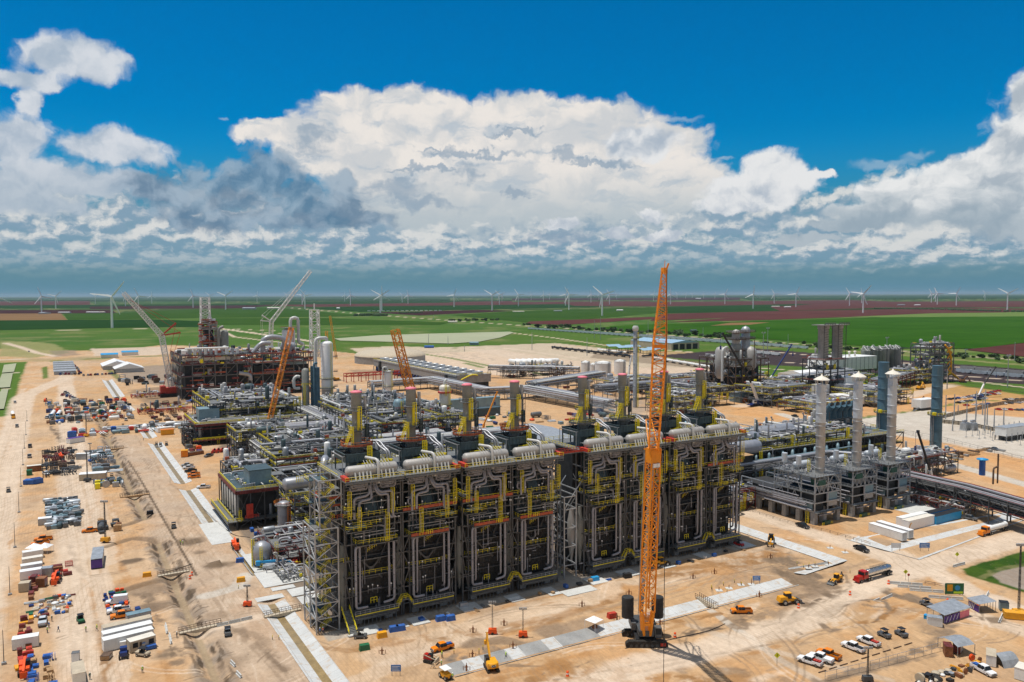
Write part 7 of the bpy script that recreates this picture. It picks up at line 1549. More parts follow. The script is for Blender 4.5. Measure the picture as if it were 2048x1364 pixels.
def buggy():
 T=thing('utility_buggy','x x x x','utility buggy');MB().taper(-1.6,-.72,.45,1.6,.72,.85,.12,.08).box(-1.6,-.7,.85,-.5,.7,1.1).taper(.7,-.68,.85,1.55,.68,1.05,.2,.1).obj('body','car_grey',T)
 m=MB()
 for x_,z in((.75,.95),(-.45,.95)):
  for s in(-1,1):m.beam((x_,s*.66,z),(x_*.7-.05,s*.6,1.95),.07)
 m.obj('roll_cage','black',T);MB().box(-.85,-.7,1.93,.75,.7,2.0).obj('roof','black',T);MB().box(-.4,-.6,.85,.1,.6,1.1).box(-.45,-.6,1.1,-.3,.6,1.5).obj('seat','rubber',T);wheels(T,3,.34,.26,(1.05,-1.05),.66);return T
BG=freeze(buggy())
for a,b,c,d,lb,sw in[(1760,1270,1777,1278,'black roofed buggy, left of the two beside the white pickups',None),(1793,1267,1812,1277,'larger black roofed buggy, right of the two beside the white pickups',None),(1843,1208,1861,1216,'grey buggy parked alone on the sand bank',None),(454,1262,457,1278,'black buggy driving beside the ditch at the lower left',None),(165,1250,158,1238,'green buggy on the dirt road near two workers',{'car_grey':'green'}),(295,1313,277,1311,'buggy with a red tank in front of the site office',{'car_grey':'tan'}),(347,1050,348,1062,'dark buggy beside the scraped bank of the ditch',None),(17,978,17,990,'dark buggy on the far left road',None),(224,952,223,960,'brown buggy by the white tool containers',{'car_grey':'wood'}),(1486,1094,1470,1090,'red buggy parked at the right end of the furnaces',{'car_grey':'car_red'}),(726,1276,716,1276,'dark buggy in front of the stair tower',None),(246,850,246,857,'brown buggy on the road by the far trench',{'car_grey':'wood'}),(300,846,300,851,'dark buggy left of the second deck building',None),(313,889,313,894,'dark buggy, first of three below the second deck building',None),(321,889,321,894,'dark buggy, second of three below the second deck building',None),(333,888,333,893,'dark buggy, third of three below the second deck building',None)]:place(BG,a,b,c,d,lb,sw,'utility buggies',1.1)
def tracks(T,L,w,gap,h,mk='rubber'):
 for s in(-1,1):MB().side([(-L/2,h*.4),(-L*.42,0),(L*.42,0),(L/2,h*.4),(L*.46,h*.9),(L*.4,h),(-L*.4,h),(-L*.46,h*.9)],s*gap-w/2,s*gap+w/2).obj('track',mk,T)
def bigwheels(T,xs,r_,w,y_):wheels(T,0,r_,w,xs,y_)
def mach(name,label,cat,fx,fy,rx,ry,group=None):
 a,b=at(fx,fy),at(rx,ry);d=a-b;c=(a+b)/2;return thing(name,label,cat,(c.x,c.y,.02),math.atan2(d.y,d.x),group)
T=mach('excavator','yellow excavator seen from behind, reaching up over the trench slabs','excavator',975,1325,990,1352);tracks(T,4.6,.6,1.15,.9)
MB().taper(-2.2,-1.35,1.1,1.6,1.35,2.3,.15,.08).lathe((-1.0,0,0),[(1.4,1.15),(1.5,1.3),(1.5,2.2),(1.3,2.35)],18).obj('upper_body','machine_yellow',T);MB().box(-.2,.4,1.2,1.6,1.35,3.0).mt(1).box(-.1,1.3,1.9,1.5,1.38,2.85).box(1.55,.5,1.6,1.63,1.25,2.85).obj('cab',ml('black','glass'),T)
MB().beam((1.0,0,1.8),(3.3,0,5.2),.45,.7).beam((3.3,0,5.2),(4.2,0,7.4),.35,.5).obj('boom','machine_yellow',T);MB().beam((4.0,0,7.2),(4.8,0,5.0),.3,.35).taper(4.3,-.5,4.2,5.3,.5,5.1,.1).obj('stick_bucket','machine_yellow',T)
bd=MB();bd.box(-2.53,-.5,1.5,-2.48,.5,2.1).obj('badge','black',T)
tx=bpy.data.curves.new('badge_lettering','FONT');tx.body='CAT';tx.size=.62;tx.align_x='CENTER';tx.align_y='CENTER';tx.extrude=.01;to=bpy.data.objects.new('badge_lettering',tx);COL.objects.link(to);to.parent=T;to.location=(-2.56,0,1.8);to.rotation_euler=(rad(90),0,rad(-90));tm=bpy.data.meshes.new_from_object(to);tm.materials.clear();tm.materials.append(MC['bright_white']);t2=bpy.data.objects.new('badge_lettering',tm);COL.objects.link(t2);t2.parent=T;t2.location=to.location;t2.rotation_euler=to.rotation_euler;bpy.data.objects.remove(to)
def loader(name,label,fx,fy,rx,ry,back=False,s=1.0):
 T=mach(name,label,'loader',fx,fy,rx,ry);MB().taper(-3.4*s,-1.1*s,1.0*s,-.6*s,1.1*s,2.4*s,.3*s,.15*s).box(-.7*s,-.8*s,1.0*s,2.0*s,.8*s,1.7*s).obj('body','machine_yellow',T)
 MB().taper(-1.4*s,-.75*s,1.9*s,.6*s,.75*s,3.3*s,.15*s,.1*s).obj('cab_glass','glass',T);MB().box(-1.4*s,-.8*s,3.25*s,.6*s,.8*s,3.42*s).obj('cab_roof','machine_yellow',T);bigwheels(T,(2.0*s,-1.8*s),.8*s,.55*s,1.1*s)
 MB().beam((1.0*s,-.55*s,1.8*s),(3.3*s,-.55*s,.9*s),.25*s).beam((1.0*s,.55*s,1.8*s),(3.3*s,.55*s,.9*s),.25*s).obj('lift_arm','machine_yellow',T);MB().side([(3.2*s,.2*s),(4.5*s,.1*s),(4.4*s,.3*s),(3.6*s,.6*s),(3.5*s,1.3*s),(3.2*s,1.2*s)],-1.4*s,1.4*s).obj('bucket','steel',T)
 if back:MB().beam((-3.2*s,0,1.2*s),(-4.2*s,0,3.4*s),.3*s).beam((-4.2*s,0,3.4*s),(-5.0*s,0,2.0*s),.25*s).box(-5.4*s,-.3*s,1.3*s,-4.8*s,.3*s,2.0*s).obj('digging_arm','dark_steel',T)
loader('wheel_loader','yellow wheel loader with raised bucket on the haul road',1592,1206,1562,1209);loader('backhoe_loader','yellow backhoe with its digging arm folded, by the red tanker',1660,1170,1683,1160,True,.8)
loader('wheel_loader','yellow wheel loader half hidden behind the orange crane boom',1336,1130,1308,1134,s=.9);T=mach('motor_grader','yellow motor grader driving towards the camera over fresh tracks','grader',1541,1097,1543,1078)
MB().box(-3.8,-1,1.1,-.9,1,2.3).beam((-.9,0,1.9),(4.2,0,1.6),.4).box(3.8,-.9,.8,4.3,.9,1.4).obj('frame','machine_yellow',T);MB().taper(-1.3,-.75,1.3,.4,.75,3.2,.1,.05).obj('cab_glass','glass',T);MB().box(-1.3,-.8,3.2,.4,.8,3.35).obj('cab_roof','black',T);MB().beam((1.3,-1.9,.5),(1.3,1.9,.5),.1,.7).obj('blade','steel',T);bigwheels(T,(-3.2,-1.6,3.9),.68,.4,1.0)
T=mach('skid_steer','red and grey tracked skid steer beside two workers','loader',868,1326,850,1322);tracks(T,2.6,.4,.8,.8);MB().taper(-1.5,-.6,.7,.8,.6,2.0,.2,.05).obj('body','car_red',T);MB().box(-.2,-.55,1,.8,.55,2.1).obj('cab_glass','glass',T);MB().beam((-1,-.8,1.9),(2.2,-.8,1.2),.15).beam((-1,.8,1.9),(2.2,.8,1.2),.15).box(2,-.9,.4,2.3,.9,1.4).obj('lift_arm','tan',T)
T=mach('roller','small black and yellow machine with a white canopy at the bottom edge','roller',884,1352,898,1362);MB().box(-1.5,-.8,.6,1.2,.8,1.5).obj('body','machine_yellow',T);MB().box(-1.3,-1,2.5,1.3,1,2.6).obj('canopy','white',T);bigwheels(T,(-1.1,1.3),.6,.5,.6)
for i,(a,b,c,d,lb)in enumerate([(1648,822,1632,826,'yellow tracked dozer beside the green machine'),(1850,778,1830,780,'orange-brown excavator on the dirt behind the right stacks'),(1845,808,1836,806,'brown dump truck between the right stacks'),(1568,788,1582,790,'distant red-brown excavator on the orange dirt'),(1930,765,1920,765,'small red machine below the car park')]):
 T=mach('tracked_machine',lb,'earthmover',a,b,c,d);tracks(T,6,1,2,1.4);MB().taper(-3,-1.8,1.4,2,1.8,3.4,.4,.2).obj('body','machine_yellow' if i<2 else 'rust',T);MB().box(-.5,.2,1.6,1.5,1.8,4.4).obj('cab_glass','glass',T);MB().beam((1.5,0,3),(4.5,0,6.5),.7).beam((4.5,0,6.5),(7,0,2.5),.5).box(6.4,-.8,1,7.6,.8,2.5).obj('arm','machine_yellow' if i<2 else 'rust',T)
def telehandler(label,fx,fy,rx,ry,col='safety_orange',s=1.0):
 T=mach('telehandler',label,'telehandler',fx,fy,rx,ry);MB().taper(-2.6*s,-1*s,.8*s,2.2*s,1*s,1.6*s,.1,.1).box(-2.4*s,-1.1*s,1.4*s,.2*s,-.4*s,1.9*s).obj('body',col,T);MB().taper(-.9*s,.2*s,1.3*s,.6*s,1.05*s,2.6*s,.1,.05).obj('cab_glass','glass',T)
 MB().beam((-2.4*s,-.1,2.3*s),(3.6*s,-.1,1.6*s),.45*s,.55*s).box(3.6*s,-.7*s,.3*s,3.8*s,.7*s,1.6*s).obj('boom',col,T);bigwheels(T,(1.7*s,-1.7*s),.62*s,.42*s,1.0*s)
for a,b,c,d,lb in[(48,1358,52,1332,'red-orange telehandler at the bottom left corner'),(108,1172,116,1155,'red-orange telehandler beside the brown crate'),(475,1105,468,1085,'bright orange telehandler left of the silver belly vessel'),(126,920,120,912,'red telehandler on the dirt lane by the racks'),(90,812,92,795,'orange telehandler standing in the upper left yard')]:telehandler(lb,a,b,c,d,s=1.15)
T=mach('boom_lift','long pale blue boom lift with a red basket beside the concrete pads','boom lift',560,1138,520,1140);MB().box(-2.2,-1,.6,1.6,1,1.8).obj('chassis','light_stack',T);bigwheels(T,(-1.6,1.4),.5,.4,.95);MB().beam((-4,0,2.6),(5,0,2.9),.6,.7).beam((5,0,2.9),(7.5,0,1.8),.3).box(-4.4,-.6,1.6,-3,.6,3).obj('boom','sky_blue',T);MB().rail([(7.4,-.8,1.6),(8.6,-.8,1.6),(8.6,.8,1.6),(7.4,.8,1.6),(7.4,-.8,1.6)],.12,1.1,.8).obj('basket','red',T)
def semi(label,fx,fy,rx,ry,cab,kind,tank='chrome',s=1.0):
 T=mach('tanker_truck' if kind=='tank' else 'mixer_truck',label,'truck',fx,fy,rx,ry);a,b=at(fx,fy),at(rx,ry);L=max(9.5,(a-b).length);h=L/2
 MB().taper(h-4.6,-1.15,1.1,h-2.4,1.15,3.3,.1,.1).taper(h-2.5,-1.0,.9,h,1.0,2.0,.15,.15).box(h-.1,-1.15,.5,h+.15,1.15,1.0).obj('cab',cab,T);MB().taper(h-2.9,-1.05,2.2,h-2.3,1.05,3.0,.1).box(h-4.0,-1.18,2.2,h-3.0,1.18,3.0).obj('window_glass','glass',T)
 MB().box(-h,-.5,.9,h-2,.5,1.2).box(-h,-1.1,.7,-h+2.2,1.1,1.2).obj('chassis','dark_steel',T);bigwheels(T,(h-1.2,h-4.9,h-6.1,-h+1.0,-h+2.3),.52,.5,.95)
 if kind=='tank':
  m=MB().lathe((0,0,2.25),[(.3,-h),(.95,-h+.3),(1.05,-h+.8),(1.05,h-5.6),(.95,h-5.1),(.3,h-4.9)],20,'x')
  for k in range(6):x_=-h+1+k*(2*h-7)/5;m.lathe((x_,0,2.25),[(1.05,0),(1.13,.08),(1.05,.16)],20,'x')
  m.mt(1).box(-h+2,-.3,3.3,h-7,.3,3.42).obj('tank_shell',ml(tank,'steel'),T);MB().rail([(-h+2,-.3,3.4),(h-7,-.3,3.4)],.06,.5,1.5).obj('walkway_rail','steel',T)
 else:MB().lathe((0,0,2.4),[(.6,-h),(1.0,-h+1),(1.3,-h+3),(1.1,h-5.5),(.4,h-5)],16,'x').obj('drum','bright_white',T)
semi('red tractor with a polished steel tank trailer turning at the junction',1712,1166,1779,1147,'car_red','tank');semi('orange tractor with a white tank trailer driving at the right edge',1960,1073,2012,1059,'truck_orange','tank','bright_white')
semi('blue mixer truck, left of the pair in the upper left yard',101,838,109,828,'sky_blue','mix');semi('blue mixer truck, right of the pair in the upper left yard',114,837,121,828,'sky_blue','mix');semi('yellow tipper truck on the wide left road',27,838,25,830,'machine_yellow','mix')
def cont(name,label,cat,ax,ay,bx_,by,depth,h,mk,roof=None,group=None,parts=(),ribs=0,z0=.15,lid=True):
 a,b=at(ax,ay),at(bx_,by);d=b-a;L=d.length;T=thing(name,label,cat,a,math.atan2(d.y,d.x),group);m=MB().box(0,0,z0,L,depth,z0+h-.08)
 for k in range(ribs):m.box(L*k/ribs,-.05,z0+.1,L*k/ribs+.14,0,z0+h-.12)
 m.obj('shell',mk,T)
 if lid:MB().box(-.04,-.06,z0+h-.08,L+.04,depth+.04,z0+h).obj('roof',roof or mk,T)
 for nm,x0,z_0,x1,z_1,mm in parts:MB().box(L*x0,-.1,z0+z_0,L*x1,-.02,z0+z_1).obj(nm,mm,T)
 MB().box(L-.02,.3,z0+.2,L+.05,depth-.3,z0+h-.3).obj('end_door','galvanised' if mk!='sky_blue' else 'blue',T);return T
cont('shipping_container','long white corrugated container nearest the site office, lowest of the three','container',208,1306,308,1281,2.6,3.0,'white',ribs=26);cont('shipping_container','long white container in the middle of the three side by side','container',207,1293,306,1269,2.6,3.0,'white',ribs=8);cont('shipping_container','cream-topped container, furthest of the three side by side','container',207,1280,305,1257,2.6,3.0,'white','tan')
cont('grey_trailer','grey-green long trailer roof behind the cream-topped container','trailer',255,1254,303,1243,2.4,3.0,'galvanised','blue_panel')
cont('site_office','small beige site office with two dark windows','site office',261,1308,312,1293,2.8,2.9,'tan','cream',parts=[('window',.1,1.1,.3,2.3,'glass'),('window',.72,1.1,.92,2.3,'glass'),('sign_plate',.45,1.6,.58,1.9,'sign_blue'),('door',.36,.1,.44,2.2,'brown')])
cont('skip_bin','long blue open skip in front of the site office','skip',292,1302,313,1297,1.4,.9,'blue');cont('water_tank','white cube tank beside the site office door','tank',240,1300,252,1298,2,1.9,'bright_white');T=mach('tractor','dark blue tractor with a white cube behind it','tractor',247,1320,248,1308);MB().box(-1.4,-.8,.8,1.6,.8,1.7).box(-1,-.8,1.7,.4,.8,2.5).obj('body','dark_blue',T);bigwheels(T,(-1,1.3),.6,.4,.9)
cont('crate','open wooden crate of scrap left of the blue tractor','crate',200,1322,218,1321,2.6,1.0,'wood','brown');cont('utility_trailer','blue and grey trailer bin with a raised hopper','trailer',273,1236,282,1234,2,2.4,'blue','dark_blue');cont('control_cabinet','teal cabinet beside the blue hopper','cabinet',272,1241,277,1241,1,1.8,'blue_panel')
LC=[(46,1122,87,1115,'white','white container, furthest in the left container row'),(45,1136,86,1129,'cream','cream-topped container, second in the left container row'),(42,1150,85,1143,'white','white container, third in the left container row'),(40,1162,84,1155,'bright_white','bright white container, nearest long one in the left row'),(82,1155,103,1153,'galvanised','short grey container right of the left row'),(37,1186,58,1184,'tan','tan container with open front below the left row'),(72,1176,89,1175,'rust','orange-brown stacked crates beside the tan container'),(60,1172,71,1171,'maroon','dark red crate between the tan container and the brown crates'),(24,1302,77,1293,'white','large white container on its own near the bottom left')]
for a,b,c,d,mk,lb in LC:cont('shipping_container',lb,'container',a,b,c,d,2.6,2.7,mk,group='containers along the left yard',ribs=10)
T=cont('flat_container','long yellow-roofed container cut by the bottom edge','container',146,1372,172,1366,7,2.6,'cream','tan');cont('truck_body','white truck cab end above the yellow-roofed container','truck',143,1326,158,1324,1.5,2.2,'white','steel')
for ax,ay,bx_,by,dp,h,mk,rf,lb,nm in[(54,945,83,942,3,3,'rust','cream','orange container with a cream roof in the upper left yard','shipping_container'),(53,952,64,951,3,2.6,'green','green','small green bin in front of the orange container','skip_bin'),(46,970,68,969,4,2,'blue','blue','blue open bin, left of two','skip_bin'),(69,969,87,966,5,2.2,'blue','dark_blue','blue open bin, right of two','skip_bin'),(158,962,212,958,5,3,'tan','bright_white','long beige container with red and white striped roof tarps','shipping_container'),(186,968,213,966,2,1.5,'blue','dark_blue','row of small blue bins in front of the striped-roof container','skip_bin'),(152,920,178,919,3,3.2,'galvanised','white','grey box truck body in the upper left yard','shipping_container'),(181,921,201,917,3,2.6,'white','bright_white','white box trailer right of the grey truck body','trailer'),(140,888,170,883,4,3,'white','purple','white and purple trailer in the upper left yard','trailer'),(76,1052,103,1049,3,2.6,'galvanised','bright_white','white box trailer at the foot of the grey equipment block','trailer'),(182,1139,205,1136,14,3.2,'panel','galvanised','grey ribbed shelter with purple banner under the light mast','shelter'),(195,828,0,0,0,0,'','','','')][:-1]:cont(nm,lb,'container' if nm=='shipping_container' else nm.split('_')[0],ax,ay,bx_,by,dp,h,mk,rf)
MB().box(0,-.15,.3,3.4,-.12,3).obj('banner','purple',bpy.data.objects['shelter'])
for ax,ay,bx_,by,dp,mk,rf,h,lb in[(1737,1062,1804,1083,2.7,'white','bright_white',3.0,'long white corrugated container, left one of the angled pair'),(1752,1058,1817,1078,2.7,'white','bright_white',3.0,'long white corrugated container, right one of the angled pair'),(1817,1062,1869,1049,3,'bright_white','cream',3.6,'white trailer box with gold swoosh on its end, nearer of two'),(1805,1056,1855,1044,2.8,'bright_white','white',3.6,'white trailer box with gold swoosh on its end, further of two'),(1872,1050,1923,1037,3,'sky_blue','black',3.2,'bright blue open-topped container, nearer of two'),(1860,1043,1910,1031,2.8,'sky_blue','black',3.2,'bright blue open-topped container, further of two')]:
 T=cont('shipping_container',lb,'container',ax,ay,bx_,by,dp,h,mk,rf,'containers beside the boilers',ribs=12 if dp==2.7 else 0)
 if 'gold' in lb:MB().pipe([(.3,-.08,.8),(.8,-.08,2.2),(1.6,-.08,2.9)],.16,6,.6).obj('swoosh_mark','machine_yellow',T)
cont('enclosed_trailer','white enclosed trailer beside the purple banner shelter','trailer',1855,1252,1885,1256,2.2,2.4,'white','galvanised');cont('generator','bright blue generator box hitched to the white trailer','generator',1847,1240,1855,1242,1.4,1.3,'sky_blue')
for ax,ay,bx_,by,dp,lb in[(1888,1248,1938,1232,5,'shade shelter with pale ribbed roof and purple and pink banners'),(1937,1214,1958,1226,5,'smaller shade shelter with a pale ribbed roof and purple banner')]:
 a,b=at(ax,ay),at(bx_,by);d=b-a;L=d.length;T=thing('shade_shelter',lb,'shelter',a,math.atan2(d.y,d.x));MB().add([(-.4,-.4,2.6),(L+.4,-.4,2.6),(L+.4,dp,3.3),(-.4,dp,3.3),(-.4,-.4,2.5),(L+.4,-.4,2.5)],[(0,1,2,3),(0,4,5,1)]).obj('roof','galvanised',T);m=MB()
 for k in range(5):m.beam((L*k/4,0,0),(L*k/4,0,2.6),.1).beam((L*k/4,dp,0),(L*k/4,dp,3.2),.1)
 m.obj('post','galvanised',T);MB().box(0,-.06,.1,L*.62,-.02,2.0).mt(1).box(L*.62,-.06,.1,L,-.02,2.0).obj('banner',ml('purple','pink' if L>7 else 'purple'),T);m=MB()
 for k in range(4):m.beam((L*(.06+k*.14),-.1,.3),(L*(.14+k*.14),-.1,1.8),.12)
 m.obj('banner_pattern','bright_white',T)
a=at(1890,1190);T=thing('mural_board','green and yellow painted mural board at the junction','board',a,rad(-32));MB().box(0,0,.3,5.5,.12,3.6).mt(1).box(.6,-.02,1.2,2.2,0,3.2).mt(2).lathe((3.6,-.02,2.2),[(.8,0),(.01,.01)],14,'y').mt(3).box(2.5,-.02,.5,5.2,0,1.1).obj('panel',ml('green','machine_yellow','sky_blue','lime'),T);MB().beam((.3,.2,0),(.3,.2,3),.12).beam((5.2,.2,0),(5.2,.2,3),.12).obj('post','wood',T)
T=thing('carport','grey curved canopy on posts in the laydown corner','canopy',at(1915,1315),rad(-12));MB().add([(0,0,2.6),(5.5,0,2.6),(5.5,1.8,3.3),(0,1.8,3.3),(5.5,4.2,3.3),(0,4.2,3.3),(5.5,6,2.6),(0,6,2.6)],[(0,1,2,3),(3,2,4,5),(5,4,6,7)]).obj('roof','galvanised',T);m=MB()
for x_ in(0,5.5):
 for y_ in(0,6):m.beam((x_,y_,0),(x_,y_,2.6),.12)
m.obj('post','galvanised',T)
for ax,ay,bx_,by,dp,h,mk,rf,lb in[(1972,1332,1992,1336,5,2.6,'white','tan','white container with open doors and wooden roof in the laydown corner'),(2028,1358,2075,1372,4,2.8,'white','cream','white louvred container at the right edge of the laydown corner'),(1890,1314,1906,1316,3,2.6,'rust','maroon','rusty red container behind the grey canopy'),(1905,1306,1920,1310,3,2.8,'maroon','rust','dark red container behind the grey canopy')]:cont('shipping_container',lb,'container',ax,ay,bx_,by,dp,h,mk,rf)
T=thing('wrapped_tunnel','plastic-wrapped arched frame in the laydown corner','shelter',at(2008,1338),rad(-15));MB().add([(0,5*t/7,2.6*math.sin(math.pi*t/7)**.6)for t in range(8)]+[(5,5*t/7,2.6*math.sin(math.pi*t/7)**.6)for t in range(8)],[(i,i+1,9+i,8+i)for i in range(7)]).obj('sheet','galvanised',T)
def item(name,cat,px,py,label,build,mats,rz=0.0,group=None):
 p=at(px,py);m=MB();build(m);o=m.obj(name,mats);o.location=p;o.rotation_euler=(0,0,rz-YAW);return tag(o,label,cat,group)
def light_tower(px,py,h,label,col='safety_orange',group='mobile light towers',s=1.0):
 T=thing('light_tower',label,'light tower',at(px,py),-YAW,group);MB().taper(-1.2*s,-.7*s,.4*s,1.2*s,.7*s,1.5*s,.15,.1).obj('generator_body',col,T);MB().lathe((0,-.8*s,.35*s),[(.35*s,0),(.35*s,1.6*s)],12,'y').box(-1.9*s,-.06,.4*s,-1.1*s,.06,.5*s).obj('wheel_axle','rubber',T);MB().lattice((0,0,1.4),(0,0,h),.35*s,.2*s,max(4,int(h)),.06*s,.04*s).obj('mast','dark_steel',T);m=MB().beam((-.9*s,0,h),(.9*s,0,h),.1)
 for x_ in(-.8,-.3,.3,.8):m.mt(1).box(x_*s-.2*s,-.25*s,h-.1,x_*s+.2*s,.1*s,h+.45*s)
 m.obj('lamp_head',ml('dark_steel','galvanised'),T)
for px,py,h,lb,c in[(985,1268,8.5,'orange light tower with mast raised in the front yard','safety_orange'),(1046,1274,7.5,'red light tower in front of the third furnace','safety_orange'),(495,1213,6,'orange light tower beside the footbridge end','safety_orange'),(1735,1364,8,'dark light mast below the parked row of pickups','dark_steel'),(211,1085,15,'tall black light mast on a yellow generator, lowest of the three in the left yard','machine_yellow'),(175,964,15,'tall black light mast in front of the beige container','dark_steel'),(173,874,15,'tall black light mast, furthest up the left yard','machine_yellow'),(2037,1232,20,'tall light mast on a yellow trailer at the right edge','machine_yellow'),(181,924,10,'light mast beside the grey truck body','blue')]:
 light_tower(px,py,h,lb,c,s=1.3 if h>12 else 1)
T=bpy.data.objects['light_tower.007']
cont('mast_trailer','yellow machinery trailer at the foot of the right-edge mast','trailer',2010,1238,2060,1243,2.6,1.8,'machine_yellow');cont('screen_trailer','dark trailer with a teal display panel near the right edge','trailer',2000,1222,2018,1224,2,2.4,'blue_panel','black')
LP=[(8,1328,1260),(20,1190,1133),(30,1095,1045),(38,1025,983),(42,973,935),(46,930,897),(49,897,868),(52,870,843),(54,842,820)]
for i,(px,py,tp)in enumerate(LP):T=pole(px,py,tp,'slim grey lamp post along the left road, %s from the bottom of the photo'%ORD[i],w=.09,col='dark_steel',group='lamp posts along the left road');MB().box(-.5,-.5,0,.5,.5,.5).obj('base','grey_concrete',T)
item('gazebo','tent',1188,1256,'white pop-up canopy tent beside the long trench',lambda m:(m.add([(-1.8,-1.8,2.3),(1.8,-1.8,2.3),(1.8,1.8,2.3),(-1.8,1.8,2.3),(0,0,3.4)],[(0,1,4),(1,2,4),(2,3,4),(3,0,4)]),[m.beam((a,b,0),(a,b,2.3),.07)for a in(-1.75,1.75)for b in(-1.75,1.75)],m.mt(1).box(-.5,-.5,0,.9,.3,.8)),ml('bright_white','rust'),.8)
for i,(px,py)in enumerate([(68,1106),(90,1105)]):item('gazebo','tent',px,py,['white peaked tent beside the orange pickups, left one','white peaked tent beside the orange pickups, right one'][i],lambda m:(m.add([(-2,-2,2.2),(2,-2,2.2),(2,2,2.2),(-2,2,2.2),(0,0,3.6)],[(0,1,4),(1,2,4),(2,3,4),(3,0,4)]),[m.beam((a,b,0),(a,b,2.2),.07)for a in(-1.9,1.9)for b in(-1.9,1.9)]),'bright_white')
def bridge(name,label,x_,y_,L,w,rz,mk='tan'):
 T=thing(name,label,'footbridge',(x_,y_,0),rz);MB().box(-L/2,-w/2,.1,L/2,w/2,.4).side([(-L*.3,.1),(L*.3,.1),(L*.12,-.5),(-L*.12,-.5)],-w/2,w/2).obj('deck',mk,T);m=MB()
 for s in(-1,1):m.rail([(-L/2,s*w/2,.4),(L/2,s*w/2,.4)],.09,1.15,1.0)
 m.obj('railing','brown',T)
bridge('footbridge','brown-railed footbridge over the concrete trench at the lower left',54.3,224.5,10.5,1.4,rad(4));bridge('footbridge','brown-railed footbridge over the muddy ditch by the white barriers',32.5,225,11,1.4,rad(4));bridge('footbridge','footbridge over the ditch below the turning orange pickup',32,275,9.5,1.6,rad(2));bridge('footbridge','flat crossing over the ditch level with the striped containers',30.5,393,12,2,rad(3),'wood');bridge('footbridge','furthest footbridge over the ditch in the upper left yard',29.8,520,11,1.6,rad(2),'wood')
bridge('footbridge','steep railed footbridge over the front trench near the orange crane',163,169.5,9,1.5,rad(82))
for px,py,rz,n,lb in[(445,1251,.3,2,'left road end of the footbridge'),(470,1245,.3,2,'right of the brown footbridge'),(1720,1215,.35,2,'below the red tanker, left piece'),(1742,1208,.35,2,'below the red tanker, middle piece'),(1768,1200,.35,2,'below the red tanker, right piece'),(1790,1168,-.5,3,'on the junction island, first piece'),(1806,1175,-.5,3,'on the junction island, second piece'),(1830,1182,-.5,3,'on the junction island, third piece'),(1868,1196,-.5,3,'on the junction island, fourth piece'),(1972,1196,.6,2,'on the sand beside the right-hand road'),(2000,1242,.6,2,'at the foot of the yellow mast trailer'),(1912,1133,.2,2,'by the yellow road sign'),(466,1330,-1.2,1,'near the bottom edge, upper'),(478,1352,-1.2,1,'near the bottom edge, lower'),(332,1255,-1.4,2,'by the office containers, upper'),(340,1275,-1.4,2,'by the office containers, lower')]:
 item('road_barrier','barrier',px,py,'pale concrete road barrier '+lb,lambda m:[m.side([(-1.5+k*3.2,0),(1.5+k*3.2,0),(1.5+k*3.2,.85),(-1.5+k*3.2,.85)],-.12,.12).box(-1.5+k*3.2,-.3,0,1.5+k*3.2,.3,.25)for k in range(n)],'concrete',rz+.3,'concrete road barriers')
for i,(px,py,c,lb)in enumerate([(729,1299,'green','low green box tank lying in the front yard'),(764,1274,'machine_yellow','yellow skip near the stair tower'),(788,1262,'blue','blue wrapped machine at the second furnace'),(801,1260,'blue','blue wrapped bundle next to the blue wrapped machine'),(881,1241,'blue','blue wrapped bundle, left of two at the third furnace'),(901,1240,'blue','blue wrapped bundle, right of two at the third furnace'),(927,1214,'galvanised','heap under white plastic sheeting at the third furnace'),(1190,1162,'sky_blue','bright blue portable box after the gap in the row'),(1255,1155,'black','small black box near the orange crane boom'),(333,1096,'machine_yellow','no'),(482,1163,'machine_yellow','yellow box on the ditch bank, right one'),(294,1153,'machine_yellow','yellow crate on the sand left of the ditch'),(1224,1235,'red','low trailer of red valves beside the canopy tent'),(300,1028,'black','dark cabinet at the head of the ditch'),(480,1124,'blue','blue skip below the orange telehandler'),(1430,1056,'green','no')]):
 if lb=='no':continue
 item('storage_box','box',px,py,lb,lambda m:(m.taper(-1.3,-.8,.1,1.3,.8,1.4,.12,.1),m.box(-1.35,-.85,0,1.35,.85,.12)),c,.4)
cont('crate_stack','orange crates stacked beside the second deck building','crates',362,915,376,914,4,3.6,'truck_orange','machine_yellow');cont('crate_stack','low row of brown timber crates right of the orange crates','crates',377,913,408,908,3,1.8,'rust','brown');cont('crate_stack','yellow-orange crates at the foot of the scaffold stair tower','crates',322,871,348,869,4,3.4,'machine_yellow','truck_orange');cont('wrapped_stack','long white wrapped stack left of the orange crates','stack',316,866,346,862,3,3,'bright_white')
for i in range(5):telehandler('orange machine in the short parked line below the second deck building, %s from the left'%ORD[i],424+i*8,908-i*.9,431+i*8,903-i*.9,'red',.9)
for i,(px,py)in enumerate([(946,1265),(1008,1251),(1164,1213),(1258,1190),(1386,1158),(1429,1148),(1541,1117),(764,1309),(945,1315),(1026,1297),(1234,1240),(1519,1194),(1320,1250),(933,1342)]):
 item('fire_hydrant','hydrant',px,py,'dark red hydrant post on the sand, %s from the left'%ordw(sorted([946,1008,1164,1258,1386,1429,1541,764,945,1026,1234,1519,1320,933]).index(px)),lambda m:m.tube((0,0,0),(0,0,1.5),.2,n=8).tube((-.5,0,1),(.5,0,1),.13,n=8).tube((0,0,1.5),(0,0,2),.08,n=6).tube((-.8,.4,0),(-.8,.4,1),.08,n=6).tube((.8,.4,0),(.8,.4,1),.08,n=6),'rust',0,'dark red hydrant posts')
